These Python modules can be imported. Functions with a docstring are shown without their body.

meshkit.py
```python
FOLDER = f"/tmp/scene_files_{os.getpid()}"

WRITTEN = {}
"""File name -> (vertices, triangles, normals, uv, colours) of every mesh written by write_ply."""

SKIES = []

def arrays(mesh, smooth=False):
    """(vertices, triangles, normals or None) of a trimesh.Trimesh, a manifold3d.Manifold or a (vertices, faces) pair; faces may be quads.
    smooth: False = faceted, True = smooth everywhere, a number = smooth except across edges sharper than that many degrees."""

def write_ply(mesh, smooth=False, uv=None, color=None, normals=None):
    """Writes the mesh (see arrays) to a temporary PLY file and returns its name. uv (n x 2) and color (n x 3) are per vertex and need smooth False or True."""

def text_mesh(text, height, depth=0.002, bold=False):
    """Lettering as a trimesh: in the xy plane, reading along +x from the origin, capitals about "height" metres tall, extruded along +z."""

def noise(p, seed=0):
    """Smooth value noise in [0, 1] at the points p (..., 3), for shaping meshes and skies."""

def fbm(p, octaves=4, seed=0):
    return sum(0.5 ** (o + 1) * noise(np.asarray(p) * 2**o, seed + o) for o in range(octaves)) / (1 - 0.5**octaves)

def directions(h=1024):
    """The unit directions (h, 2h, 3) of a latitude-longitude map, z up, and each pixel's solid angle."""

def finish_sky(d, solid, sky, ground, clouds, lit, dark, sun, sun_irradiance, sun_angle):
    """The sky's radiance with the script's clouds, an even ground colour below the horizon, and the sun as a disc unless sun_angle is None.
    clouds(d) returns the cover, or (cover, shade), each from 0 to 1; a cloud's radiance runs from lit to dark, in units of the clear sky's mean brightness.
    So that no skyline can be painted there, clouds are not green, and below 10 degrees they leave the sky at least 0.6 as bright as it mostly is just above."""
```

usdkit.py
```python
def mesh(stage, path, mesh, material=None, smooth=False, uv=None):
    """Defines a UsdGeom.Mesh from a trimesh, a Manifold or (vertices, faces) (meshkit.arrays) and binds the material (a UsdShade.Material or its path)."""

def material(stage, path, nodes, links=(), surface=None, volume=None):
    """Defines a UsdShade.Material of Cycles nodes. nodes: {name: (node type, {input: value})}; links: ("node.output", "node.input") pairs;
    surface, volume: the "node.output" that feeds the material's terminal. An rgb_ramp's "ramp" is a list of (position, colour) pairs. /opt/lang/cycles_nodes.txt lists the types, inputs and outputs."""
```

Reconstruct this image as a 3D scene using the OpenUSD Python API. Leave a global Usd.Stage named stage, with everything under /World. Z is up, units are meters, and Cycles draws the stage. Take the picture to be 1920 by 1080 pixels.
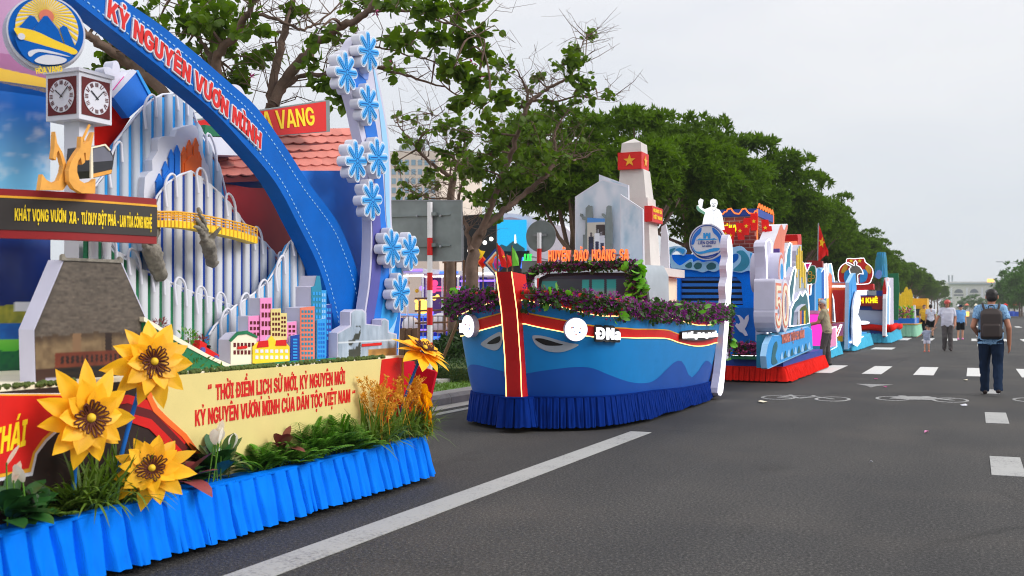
import math, random, glob, numpy as np, trimesh, usdkit, meshkit, shapely
from shapely.geometry import Polygon, Point, LineString, MultiPolygon, box as rect
from shapely.ops import unary_union
from shapely import affinity
from pxr import Usd, UsdGeom, UsdLux, UsdShade, Sdf, Gf, Vt
import manifold3d as m3

stage = Usd.Stage.CreateInMemory()
UsdGeom.SetStageUpAxis(stage, UsdGeom.Tokens.z)
UsdGeom.SetStageMetersPerUnit(stage, 1.0)
UsdGeom.Xform.Define(stage, '/World'); UsdGeom.Scope.Define(stage, '/World/Looks')

# ---------------------------------------------------------------- camera, sky, sun, exposure
CAM_H, FPX, VPX, HOR = 1.38, 2000.0, 1825.0, 581.0
YAW = math.atan((VPX - 960) / FPX)
cam = UsdGeom.Camera.Define(stage, '/World/camera')
cam.AddTranslateOp().Set((0, 0, CAM_H)); cam.AddRotateZOp().Set(math.degrees(YAW)); cam.AddRotateXOp().Set(90)
cam.CreateFocalLengthAttr(36 * FPX / 1920); cam.CreateHorizontalApertureAttr(36.0); cam.CreateVerticalApertureAttr(20.25)
cam.CreateVerticalApertureOffsetAttr((HOR - 540) / 1920 * 36); cam.CreateClippingRangeAttr((0.1, 4000))
cam.CreateFStopAttr(3.2); cam.CreateFocusDistanceAttr(11.0)
cam.CreateExposureAttr(0.80)
SUN = np.array([0.85, 0.16, 0.58]); SUN /= np.linalg.norm(SUN)
SUN_EL, SUN_ROT = math.asin(SUN[2]), math.atan2(SUN[0], SUN[1])
usdkit.material(stage, '/World/Looks/sky_material', {
    'tc': ('texture_coordinate', {}),
    'sky': ('sky_texture', {'sky_type': 'single_scattering', 'sun_disc': False, 'sun_elevation': SUN_EL, 'sun_rotation': SUN_ROT}),
    'sep': ('separate_xyz', {}),
    'ramp': ('rgb_ramp', {'ramp': [(0, (.57, .605, .64)), (.06, (.60, .635, .675)), (.3, (.735, .745, .775)), (.6, (.86, .865, .88)), (1, (1, 1, 1))]}),
    'map': ('mapping', {'scale': (1.0, 1.0, 3.5)}),
    'n': ('noise_texture', {'scale': 2.3, 'detail': 5.0, 'roughness': .5}),
    'nr': ('rgb_ramp', {'ramp': [(.34, (.91, .925, .955)), (.64, (1.05, 1.035, 1.02))]}),
    'mul': ('vector_math', {'math_type': 'multiply'}),
    'sc': ('vector_math', {'math_type': 'scale', 'scale': 7.1}),
    'mix': ('mix', {'mix_type': 'mix', 'fac': .96}),
    'bg': ('background_shader', {'strength': .1}),
}, [('tc.generated', 'sep.vector'), ('sep.z', 'ramp.fac'), ('tc.generated', 'map.vector'), ('map.vector', 'n.vector'), ('n.fac', 'nr.fac'),
    ('ramp.color', 'mul.vector1'), ('nr.color', 'mul.vector2'), ('mul.vector', 'sc.vector1'), ('sky.color', 'mix.color1'), ('sc.vector', 'mix.color2'), ('mix.color', 'bg.color')], surface='bg.background')
dome = UsdLux.DomeLight.Define(stage, '/World/sky'); dome.CreateIntensityAttr(1.0)
UsdShade.MaterialBindingAPI.Apply(dome.GetPrim()).Bind(UsdShade.Material.Get(stage, '/World/Looks/sky_material'))
dome.GetPrim().SetCustomDataByKey('kind', 'structure')
sun = UsdLux.DistantLight.Define(stage, '/World/sun'); sun.CreateIntensityAttr(.40); sun.CreateAngleAttr(30.0); sun.CreateNormalizeAttr(True); sun.CreateColorAttr((1, .97, .93))
sun.AddRotateZOp().Set(math.degrees(math.atan2(SUN[0], -SUN[1]))); sun.AddRotateXOp().Set(math.degrees(math.acos(SUN[2])))

# ---------------------------------------------------------------- helpers
SN, CS = math.sin(YAW), math.cos(YAW)
rng = np.random.default_rng(7)
def ray(u, v):
    a, b = (u - 960) / FPX, (HOR - v) / FPX
    return np.array([-SN + CS * a, CS + SN * a, b])
def GP(u, v, z=0.0):
    d = ray(u, v); return np.array([0, 0, CAM_H]) + d * ((z - CAM_H) / d[2])
def DP(u, v, t): return np.array([0, 0, CAM_H]) + ray(u, v) * t
def lin(c):
    c = np.asarray(c, float) / 255
    return tuple(np.where(c <= .04045, c / 12.92, ((c + .055) / 1.055) ** 2.4))

class Plane:
    """A vertical plane through (x, y) whose front faces azimuth (nx, ny); local coordinates a along it (to the viewer's right), b up."""
    def __init__(s, x, y, nx, ny):
        s.o = np.array([x, y, 0.0]); n = np.array([nx, ny, 0.0]); s.n = n / np.linalg.norm(n); s.a = np.array([-s.n[1], s.n[0], 0])
    def px(s, u, v, f=0.0):
        d = ray(u, v); p0 = np.array([0, 0, CAM_H]); o = s.o + s.n * f
        p = p0 + d * ((o - p0) @ s.n / (d @ s.n)); return np.array([(p - s.o) @ s.a, p[2]])
    def pts(s, l, f=0.0): return [s.px(u, v, f) for u, v in l]
    def poly(s, l, f=0.0): return Polygon(s.pts(l, f)).buffer(0)
    def w(s, v, f=0.0):
        v = np.asarray(v, float); z = v[:, 2] if v.shape[1] > 2 else 0
        return s.o + np.outer(v[:, 0], s.a) + np.outer(v[:, 1], [0, 0, 1]) + np.outer(np.broadcast_to(z, len(v)) + f, s.n)
    def ext(s, poly, thick, f=0.0):
        m = extrude(poly, thick); m.vertices[:, 2] -= thick
        return trimesh.Trimesh(s.w(m.vertices, f), m.faces, process=False)
    def cut(s, l, thick, f=0.0): return s.ext(s.poly(l, f), thick, f)
def PX(x): return Plane(x, 0, 1, 0)
def PY(y): return Plane(0, y, 0, -1)
def extrude(poly, h):
    gs = [g for g in getattr(poly, 'geoms', [poly]) if g.area > 1e-9 and g.geom_type == 'Polygon']
    return trimesh.util.concatenate([trimesh.creation.extrude_polygon(g, h, engine='earcut') for g in gs])
def smooth_line(l, n=6, closed=False):
    p = np.asarray(l, float); out = []
    N = len(p)
    for i in range(N if closed else N - 1):
        if closed: q = [p[(i + k - 1) % N] for k in range(4)]
        else: q = [p[max(i - 1, 0)], p[i], p[i + 1], p[min(i + 2, N - 1)]]
        for t in np.arange(n) / n:
            out.append(.5 * ((2 * q[1]) + (-q[0] + q[2]) * t + (2 * q[0] - 5 * q[1] + 4 * q[2] - q[3]) * t * t + (-q[0] + 3 * q[1] - 3 * q[2] + q[3]) * t ** 3))
    if not closed: out.append(p[-1])
    return [tuple(x) for x in out]
def bb(x0, x1, y0, y1, z0, z1):
    return trimesh.creation.box(bounds=[(min(x0, x1), min(y0, y1), min(z0, z1)), (max(x0, x1), max(y0, y1), max(z0, z1))])
def tube(pts, r, n=8, caps=True):
    p = np.asarray(pts, float); k = len(p); r = np.broadcast_to(np.asarray(r, float), k)
    t = np.gradient(p, axis=0); t /= np.maximum(np.linalg.norm(t, axis=1, keepdims=True), 1e-9)
    ref = np.array([0, 0, 1.0]) if abs(t[0, 2]) < .9 else np.array([1.0, 0, 0])
    u = np.cross(t[0], ref); u /= np.linalg.norm(u); vs = []
    for i in range(k):
        u = u - t[i] * (u @ t[i]); u /= max(np.linalg.norm(u), 1e-9); w = np.cross(t[i], u)
        a = np.arange(n) / n * 2 * np.pi
        vs.append(p[i] + r[i] * (np.outer(np.cos(a), u) + np.outer(np.sin(a), w)))
    v = np.vstack(vs); f = []
    for i in range(k - 1):
        for j in range(n):
            a, b = i * n + j, i * n + (j + 1) % n
            f += [(a, b, b + n), (a, b + n, a + n)]
    if caps:
        for base, flip in ((0, True), ((k - 1) * n, False)):
            for j in range(1, n - 1): f.append((base, base + j + 1, base + j) if flip else (base, base + j, base + j + 1))
    return trimesh.Trimesh(v, f, process=False)
def cat(*ms):
    ms = [m for m in (ms[0] if len(ms) == 1 and isinstance(ms[0], (list, tuple)) else ms) if m is not None]
    return trimesh.util.concatenate(ms) if len(ms) > 1 else ms[0]
def rot_align(z, up=(0, 0, 1)):
    """A 3x3 matrix whose columns are local x, y, z with local z along z."""
    z = np.asarray(z, float); z = z / np.linalg.norm(z); x = np.cross(up, z)
    if np.linalg.norm(x) < 1e-6: x = np.array([1.0, 0, 0])
    x /= np.linalg.norm(x); return np.stack([x, np.cross(z, x), z], 1)
def xf(m, R=None, t=(0, 0, 0), s=1.0):
    v = np.asarray(m.vertices) * s
    if R is not None: v = v @ np.asarray(R).T
    return trimesh.Trimesh(v + np.asarray(t), m.faces, process=False)
def lathe(prof, n=24):
    prof = np.asarray(prof, float); a = np.arange(n) / n * 2 * np.pi; k = len(prof)
    v = np.stack([np.outer(prof[:, 0], np.cos(a)), np.outer(prof[:, 0], np.sin(a)), np.repeat(prof[:, 1:2], n, 1)], -1).reshape(-1, 3); f = []
    for i in range(k - 1):
        for j in range(n):
            p, q = i * n + j, i * n + (j + 1) % n; f += [(p, q, q + n), (p, q + n, p + n)]
    return trimesh.Trimesh(v, f, process=False)
def gridmesh(P):
    P = np.asarray(P, float); h, w = P.shape[:2]; i = np.arange(h * w).reshape(h, w)
    q = np.stack([i[:-1, :-1], i[:-1, 1:], i[1:, 1:], i[1:, :-1]], -1).reshape(-1, 4)
    return trimesh.Trimesh(P.reshape(-1, 3), np.vstack([q[:, [0, 1, 2]], q[:, [0, 2, 3]]]), process=False)

# ---------------------------------------------------------------- prims
USED, OFF = {}, {'/World': np.zeros(3)}
def path_for(name, parent):
    key = parent + '/' + name; k = USED.get(key, -1) + 1; USED[key] = k
    return key if k == 0 else f'{key}_{k:03d}'
def meta(prim, label=None, cat_=None, group=None, kind=None):
    for k, v in (('label', label), ('category', cat_), ('group', group), ('kind', kind)):
        if v: prim.SetCustomDataByKey(k, v)
def thing(name, label, cat_, group=None, loc=(0, 0, 0), M=None):
    p = path_for(name, '/World'); x = UsdGeom.Xform.Define(stage, p)
    if M is not None: x.AddTransformOp().Set(Gf.Matrix4d(np.asarray(M, float).T.tolist())); OFF[p] = np.zeros(3)
    else: x.AddTranslateOp().Set(Gf.Vec3d(*map(float, loc))); OFF[p] = np.asarray(loc, float)
    meta(x.GetPrim(), label, cat_, group); return p
def obj(name, mesh, mat, parent='/World', smooth=False, label=None, cat_=None, group=None, kind=None, col=None):
    p = path_for(name, parent); OFF[p] = OFF[parent]
    if not hasattr(mesh, 'vertices'): mesh = trimesh.Trimesh(*meshkit.arrays(mesh)[:2], process=False)
    if np.any(OFF[parent]): mesh = trimesh.Trimesh(np.asarray(mesh.vertices) - OFF[parent], mesh.faces, process=False)
    if col is not None: smooth = bool(smooth)
    m = usdkit.mesh(stage, p, mesh, mat if not isinstance(mat, str) else MAT[mat], smooth=smooth)
    if col is not None:
        pv = UsdGeom.PrimvarsAPI(m).CreatePrimvar('tint', Sdf.ValueTypeNames.Color3fArray, 'vertex'); pv.Set(Vt.Vec3fArray.FromNumpy(np.asarray(col, np.float32)))
    meta(m.GetPrim(), label, cat_, group, kind); return p
def dup(src, label, M, group=None, name=None):
    name = name or src.rsplit('/', 1)[1].rstrip('0123456789').rstrip('_')
    pr = stage.GetPrimAtPath(src); p = path_for(name, '/World'); x = UsdGeom.Xform.Define(stage, p)
    x.GetPrim().GetReferences().AddInternalReference(src)
    xo = UsdGeom.Xformable(x.GetPrim()); xo.ClearXformOpOrder(); xo.MakeMatrixXform().Set(Gf.Matrix4d(np.asarray(M, float).T.tolist()))
    x.GetPrim().SetInstanceable(True)
    meta(x.GetPrim(), label, pr.GetCustomDataByKey('category'), group or pr.GetCustomDataByKey('group')); return p
def mat4(R=None, t=(0, 0, 0), s=1.0):
    M = np.eye(4); M[:3, :3] = (np.eye(3) if R is None else np.asarray(R)) * s; M[:3, 3] = t; return M
def rz(a): c, s = math.cos(a), math.sin(a); return np.array([[c, -s, 0], [s, c, 0], [0, 0, 1.0]])
def rx(a): c, s = math.cos(a), math.sin(a); return np.array([[1, 0, 0], [0, c, -s], [0, s, c.real]])
def ry(a): c, s = math.cos(a), math.sin(a); return np.array([[c, 0, s], [0, 1, 0], [-s, 0, c]])

# ---------------------------------------------------------------- materials
MAT = {}
def mk(name, c, rough=.55, var=.1, scale=3.0, bump=0.0, bscale=60.0, spec=.4, rnd=0.0, island=0.0, metal=0.0, trans=0.0, sheen=0.0, linear=False):
    c = np.array(c if linear else lin(c)); nodes = {
        'g': ('geometry', {}), 'n': ('noise_texture', {'scale': scale, 'detail': 5.0, 'roughness': .6}),
        'r': ('rgb_ramp', {'ramp': [(.25, tuple(c * (1 - var))), (.75, tuple(np.minimum(c * (1 + var), 1)))]}),
        'p': ('principled_bsdf', {'roughness': rough, 'specular_ior_level': spec, 'metallic': metal})}
    links = [('g.position', 'n.vector'), ('n.fac', 'r.fac')]; out = 'r.color'
    for key, src, amt in (('oi', ('object_info', 'random'), rnd), ('is', ('geometry', 'random_per_island'), island)):
        if amt:
            nodes[key] = (src[0], {}); nodes[key + 'm'] = ('map_range', {'to_min': 1 - amt, 'to_max': 1 + amt}); nodes[key + 'h'] = ('hsv', {'hue': .5})
            links += [(f'{key}.{src[1]}', key + 'm.value'), (key + 'm.result', key + 'h.value'), (out, key + 'h.color')]; out = key + 'h.color'
    links.append((out, 'p.base_color'))
    if bump:
        nodes['bn'] = ('noise_texture', {'scale': bscale, 'detail': 4.0}); nodes['b'] = ('bump', {'strength': bump, 'distance': .01})
        links += [('g.position', 'bn.vector'), ('bn.fac', 'b.height'), ('b.normal', 'p.normal')]
    surf = 'p.BSDF'
    if trans:
        nodes['tr'] = ('translucent_bsdf', {}); nodes['mx'] = ('mix_closure', {'fac': trans})
        nodes['th'] = ('hsv', {'saturation': 1.15, 'value': 1.5}); links += [(out, 'th.color'), ('th.color', 'tr.color'), ('p.BSDF', 'mx.closure1'), ('tr.BSDF', 'mx.closure2')]; surf = 'mx.closure'
    MAT[name] = usdkit.material(stage, '/World/Looks/' + name, nodes, links, surface=surf); return MAT[name]
def glow(name, c, strength, linear=False):
    MAT[name] = usdkit.material(stage, '/World/Looks/' + name, {'e': ('emission', {'color': tuple(c) if linear else lin(c), 'strength': strength})}, [], surface='e.emission')
def tinted(name, rough=.5, spec=.4, trans=0.0):
    nodes = {'a': ('attribute', {'attribute': 'tint'}), 'p': ('principled_bsdf', {'roughness': rough, 'specular_ior_level': spec})}
    links = [('a.color', 'p.base_color')]; surf = 'p.BSDF'
    if trans:
        nodes['tr'] = ('translucent_bsdf', {}); nodes['mx'] = ('mix_closure', {'fac': trans}); links += [('a.color', 'tr.color'), ('p.BSDF', 'mx.closure1'), ('tr.BSDF', 'mx.closure2')]; surf = 'mx.closure'
    MAT[name] = usdkit.material(stage, '/World/Looks/' + name, nodes, links, surface=surf)

# ---------------------------------------------------------------- lettering
_F, _G = {}, {}
def font(wght):
    from PIL import ImageFont
    if wght not in _F:
        f = ImageFont.truetype(glob.glob('/opt/blender-*/*/datafiles/fonts/Inter.woff2')[0], 120)
        f.set_variation_by_axes([32, wght]); _F[wght] = f
    return _F[wght]
def glyph(text, wght=800):
    """Outline of a string in units of the capital height, from the origin along +x, and its advance."""
    from PIL import Image, ImageDraw
    if (text, wght) in _G: return _G[text, wght]
    f = font(wght); adv = f.getlength(text); x0, y0, x1, y1 = f.getbbox(text, anchor='ls')
    if x1 - x0 < 1: _G[text, wght] = (Polygon(), adv / 87.3); return _G[text, wght]
    x0 -= 4; y0 -= 4; im = Image.new('L', (int(x1 - x0 + 8), int(y1 - y0 + 8)))
    ImageDraw.Draw(im).text((-x0, -y0), text, 255, f, anchor='ls')
    on = np.pad(np.asarray(im) > 127, ((0, 0), (1, 1))).astype(np.int8)
    rows, st = np.nonzero(np.diff(on, axis=1) == 1); en = np.nonzero(np.diff(on, axis=1) == -1)[1]
    g = unary_union(shapely.box(st, -rows - 1, en, -rows)).buffer(.7).buffer(-.7).simplify(.9)
    g = affinity.affine_transform(g, [1 / 87.3, 0, 0, 1 / 87.3, x0 / 87.3, -y0 / 87.3]); _G[text, wght] = (g, adv / 87.3); return _G[text, wght]
def letters(text, wght=800, track=0.0):
    """(outline, x) of every letter with the total width, in capital heights."""
    out, x = [], 0.0
    for ch in text:
        g, a = glyph(ch, wght)
        if not g.is_empty: out.append(affinity.translate(g, x, 0))
        x += a + track
    return out, x
def line_of_text(pl, text, p0, p1, h, thick, f, wght=800, track=0.0, slant=0.0, each=False):
    """Text on the plane from local point p0 to p1 (baseline), capitals h high. Returns meshes (one, or one per letter)."""
    ls, w = letters(text, wght, track); p0, p1 = np.array(p0, float), np.array(p1, float); d = p1 - p0; L = np.linalg.norm(d); d /= L; n = np.array([-d[1], d[0]])
    ms = []
    for g in ls:
        e = affinity.affine_transform(g, [d[0] * L / w, n[0] * h + slant * h * d[0], d[1] * L / w, n[1] * h + slant * h * d[1], p0[0], p0[1]])
        ms.append(pl.ext(e, thick, f))
    return ms if each else cat(ms)
# ---------------------------------------------------------------- palette
mk('white_board', (214, 214, 224), .5, .05, 4)
mk('lavender_board', (196, 194, 214), .55, .07, 3)
mk('cream_board', (236, 226, 200), .55, .05, 4)
mk('grey_board', (160, 168, 176), .5, .12, 2.5)
mk('arch_blue', (0, 92, 182), .5, .10, 5, bump=.12, bscale=40, spec=.15)
mk('skirt_blue', (2, 116, 232), .62, .10, 6, bump=.15, bscale=140, spec=.04)
mk('navy_cloth', (0, 38, 116), .65, .15, 6, bump=.15, bscale=140, spec=.04)
mk('red_cloth', (214, 30, 20), .65, .14, 6, bump=.15, bscale=140, spec=.04)
mk('teal_cloth', (70, 170, 205), .65, .10, 6, spec=.04); mk('mint_cloth', (150, 205, 175), .65, .1, 6, spec=.04)
mk('yellow_panel', (220, 202, 132), .5, .05, 3); mk('red_paint', (206, 22, 18), .45, .08, 4); mk('dark_red', (140, 16, 20), .5, .12, 4)
mk('crimson_cloth', (188, 24, 46), .6, .12, 3, spec=.04); mk('maroon', (92, 14, 18), .55, .15, 4); mk('dark_brown', (38, 20, 16), .6, .3, 8)
mk('gold_paint', (232, 168, 40), .4, .12, 8); mk('gold_letter', (250, 214, 30), .45, .05, 5); mk('red_letter', (208, 26, 22), .5, .05, 5)
mk('ornament_gold', (226, 160, 70), .4, .18, 12)
mk('sky_blue', (40, 150, 222), .5, .08, 4); mk('mid_blue', (20, 110, 205), .48, .08, 4); mk('deep_blue', (18, 60, 150), .5, .12, 4); mk('violet_blue', (84, 84, 160), .5, .1, 3)
mk('pale_blue', (150, 198, 236), .5, .08, 4); mk('periwinkle', (120, 150, 222), .5, .08, 4); mk('teal_paint', (34, 128, 160), .5, .12, 5); mk('dark_teal', (26, 96, 110), .5, .15, 6)
mk('hull_blue', (6, 124, 194), .42, .07, 2.5, bump=.05, bscale=30); mk('hull_dark', (10, 74, 162), .45, .08, 2.5)
mk('black_paint', (16, 16, 18), .45, .2, 5); mk('band_black', (52, 46, 44), .45, .08, 6); mk('orange_paint', (240, 108, 40), .45, .08, 5)
mk('pink_paint', (232, 140, 190), .5, .08, 5); mk('magenta_paint', (230, 40, 150), .5, .08, 5); mk('green_paint', (26, 112, 72), .5, .15, 6); mk('lime_paint', (110, 190, 60), .5, .1, 6)
mk('yellow_paint', (248, 206, 40), .45, .08, 5); mk('salmon_paint', (220, 120, 96), .5, .1, 4); mk('purple_paint', (96, 70, 150), .5, .15, 3)
mk('statue_white', (244, 244, 248), .5, .03, 6); mk('stem_red', (176, 18, 20), .45, .1, 4); mk('rib_white', (206, 208, 214), .35, .06, 3); mk('rib_grey', (184, 192, 204), .4, .06, 3)
mk('galvanised', (128, 136, 136), .42, .28, 2.2, bump=.1, bscale=30, metal=.4); mk('steel', (150, 152, 156), .35, .15, 8, metal=.8); mk('pole_white', (225, 225, 228), .4, .08, 6); mk('pole_red', (200, 26, 26), .4, .08, 6)
mk('concrete', (176, 172, 168), .8, .16, 3, bump=.35, bscale=50); mk('kerb_stone', (150, 146, 146), .85, .2, 4, bump=.5, bscale=50); mk('monument_stone', (206, 200, 196), .7, .10, 3, bump=.2, bscale=60)
mk('timber', (112, 84, 62), .75, .3, 9, bump=.4, bscale=40); mk('bark', (104, 84, 72), .85, .32, 7, bump=.8, bscale=45); mk('stone_hand', (128, 122, 112), .85, .45, 16, bump=.8, bscale=40)
mk('leaf_bauhinia', (120, 158, 44), .5, .25, 3, island=.6, trans=.42, spec=.25); mk('leaf_dense', (128, 172, 34), .55, .3, .9, island=.65, trans=.34, spec=.18); mk('leaf_far', (84, 132, 42), .5, .3, .6, island=.4, trans=.2)
mk('leaf_lily', (40, 84, 36), .3, .25, 8, rnd=.35, spec=.6); mk('leaf_fern', (92, 140, 48), .45, .25, 8, rnd=.35, trans=.2); mk('leaf_grass', (116, 150, 52), .5, .3, 9, island=.4, trans=.2); mk('leaf_red', (128, 62, 62), .4, .25, 9, rnd=.25)
mk('leaf_garland', (70, 112, 42), .45, .25, 9, island=.5, trans=.25); mk('leaf_vivid', (112, 180, 60), .4, .15, 9, rnd=.25, trans=.25); mk('bougainvillea', (178, 70, 172), .6, .25, 12, island=.5, trans=.35); mk('moss', (78, 92, 40), .9, .4, 30, bump=.8)
mk('hedge_leaf', (58, 92, 36), .5, .3, 5, island=.5, trans=.15); mk('turf', (96, 132, 50), .8, .35, 7, bump=.6, bscale=90); mk('wheat', (246, 178, 52), .55, .15, 9, island=.25, trans=.2); mk('spathe', (240, 236, 224), .45, .05, 9, trans=.2)
mk('petal', (248, 186, 26), .5, .12, 7, rnd=.14, trans=.22); mk('stamen', (84, 34, 18), .7, .25, 20); mk('flower_eye', (236, 190, 40), .6, .1, 20)
mk('orchid_flower', (190, 60, 130), .6, .2, 9, island=.3)
mk('roof_tile', (196, 116, 104), .6, .16, 5, rnd=.12); mk('brick', (140, 62, 52), .75, .25, 9, rnd=.18); mk('mortar', (206, 188, 176), .8, .1, 9)
mk('plaza_paving', (168, 132, 128), .75, .18, 1.2); mk('skin', (196, 144, 116), .55, .1, 12); mk('skin_dark', (178, 122, 96), .55, .1, 12); mk('hair', (22, 18, 18), .5, .2, 20)
mk('cloth_white', (206, 206, 220), .8, .05, 6, spec=.04); mk('cloth_beige', (158, 148, 122), .8, .08, 9, spec=.04); mk('cloth_grey', (84, 80, 80), .85, .12, 9, spec=.04); mk('cloth_navy', (30, 44, 66), .85, .15, 9, spec=.04); mk('cloth_light_blue', (112, 164, 220), .8, .1, 9, spec=.04); mk('cloth_black', (24, 26, 30), .85, .2, 9, spec=.04); mk('cloth_mist', (150, 158, 178), .8, .2, 14, spec=.04)
mk('bag_dark', (54, 44, 42), .6, .15, 20, bump=.3, bscale=200); mk('shoe', (44, 32, 32), .5, .2, 9); mk('sandal', (190, 90, 80), .6, .1, 9); mk('helmet_red', (186, 78, 70), .3, .12, 9); mk('far_wall', (206, 204, 200), .8, .05, .3); mk('far_window', (96, 104, 116), .4, .1, .3); mk('tower_wall', (206, 196, 184), .8, .06, .4); mk('tower_glass', (126, 158, 178), .25, .15, .6)
mk('truck_yellow', (232, 176, 30), .35, .08, 3); mk('truck_glass', (34, 44, 48), .12, .2, 3, spec=.8); mk('rubber', (22, 22, 22), .8, .2, 9); mk('dark_underside', (14, 14, 15), .9, .2, 4); mk('plastic_blue', (30, 90, 210), .4, .1, 3); mk('screen_net', (20, 26, 28), .8, .4, 20)
mk('flag_red', (216, 26, 24), .6, .1, 5, trans=.3); mk('flag_green', (126, 204, 80), .6, .1, 5, trans=.3); mk('flag_yellow', (246, 204, 30), .6, .1, 5, trans=.3)
mk('gondola_glass', (104, 104, 118), .18, .25, 4, spec=.6); mk('gondola_dark', (24, 22, 28), .2, .2, 5, spec=.7)
glow('warm_strip', (255, 216, 140), 1.35); glow('white_glow', (250, 248, 255), 1.05); glow('white_neon', (246, 248, 255), 1.25); glow('orange_neon', (255, 122, 64), 1.0); glow('statue_glow', (246, 247, 252), .80); glow('yellow_neon', (255, 226, 30), .9)
glow('purple_light', (150, 110, 255), 1.3); glow('blue_light', (70, 120, 255), 1.3); glow('pink_light', (255, 70, 130), 1.0); glow('green_neon', (60, 230, 90), 1.0); glow('screen_blue', (40, 168, 226), .8); glow('bulb_white', (255, 250, 240), 2.0); glow('magenta_glow', (255, 60, 190), .8); glow('teal_screen', (80, 190, 180), .45); glow('amber_light', (255, 190, 90), 1.5)
tinted('print_matt', .5); tinted('print_gloss', .25, .5)
# glass of the boat's truck cab
MAT['glass'] = usdkit.material(stage, '/World/Looks/glass', {'f': ('fresnel', {'IOR': 1.5}), 't': ('transparent_bsdf', {'color': (.55, .66, .66)}), 'g': ('glossy_bsdf', {'roughness': .03, 'color': (.9, .9, .9)}), 'm': ('mix_closure', {})},
    [('f.fac', 'm.fac'), ('t.BSDF', 'm.closure1'), ('g.BSDF', 'm.closure2')], surface='m.closure')
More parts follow.
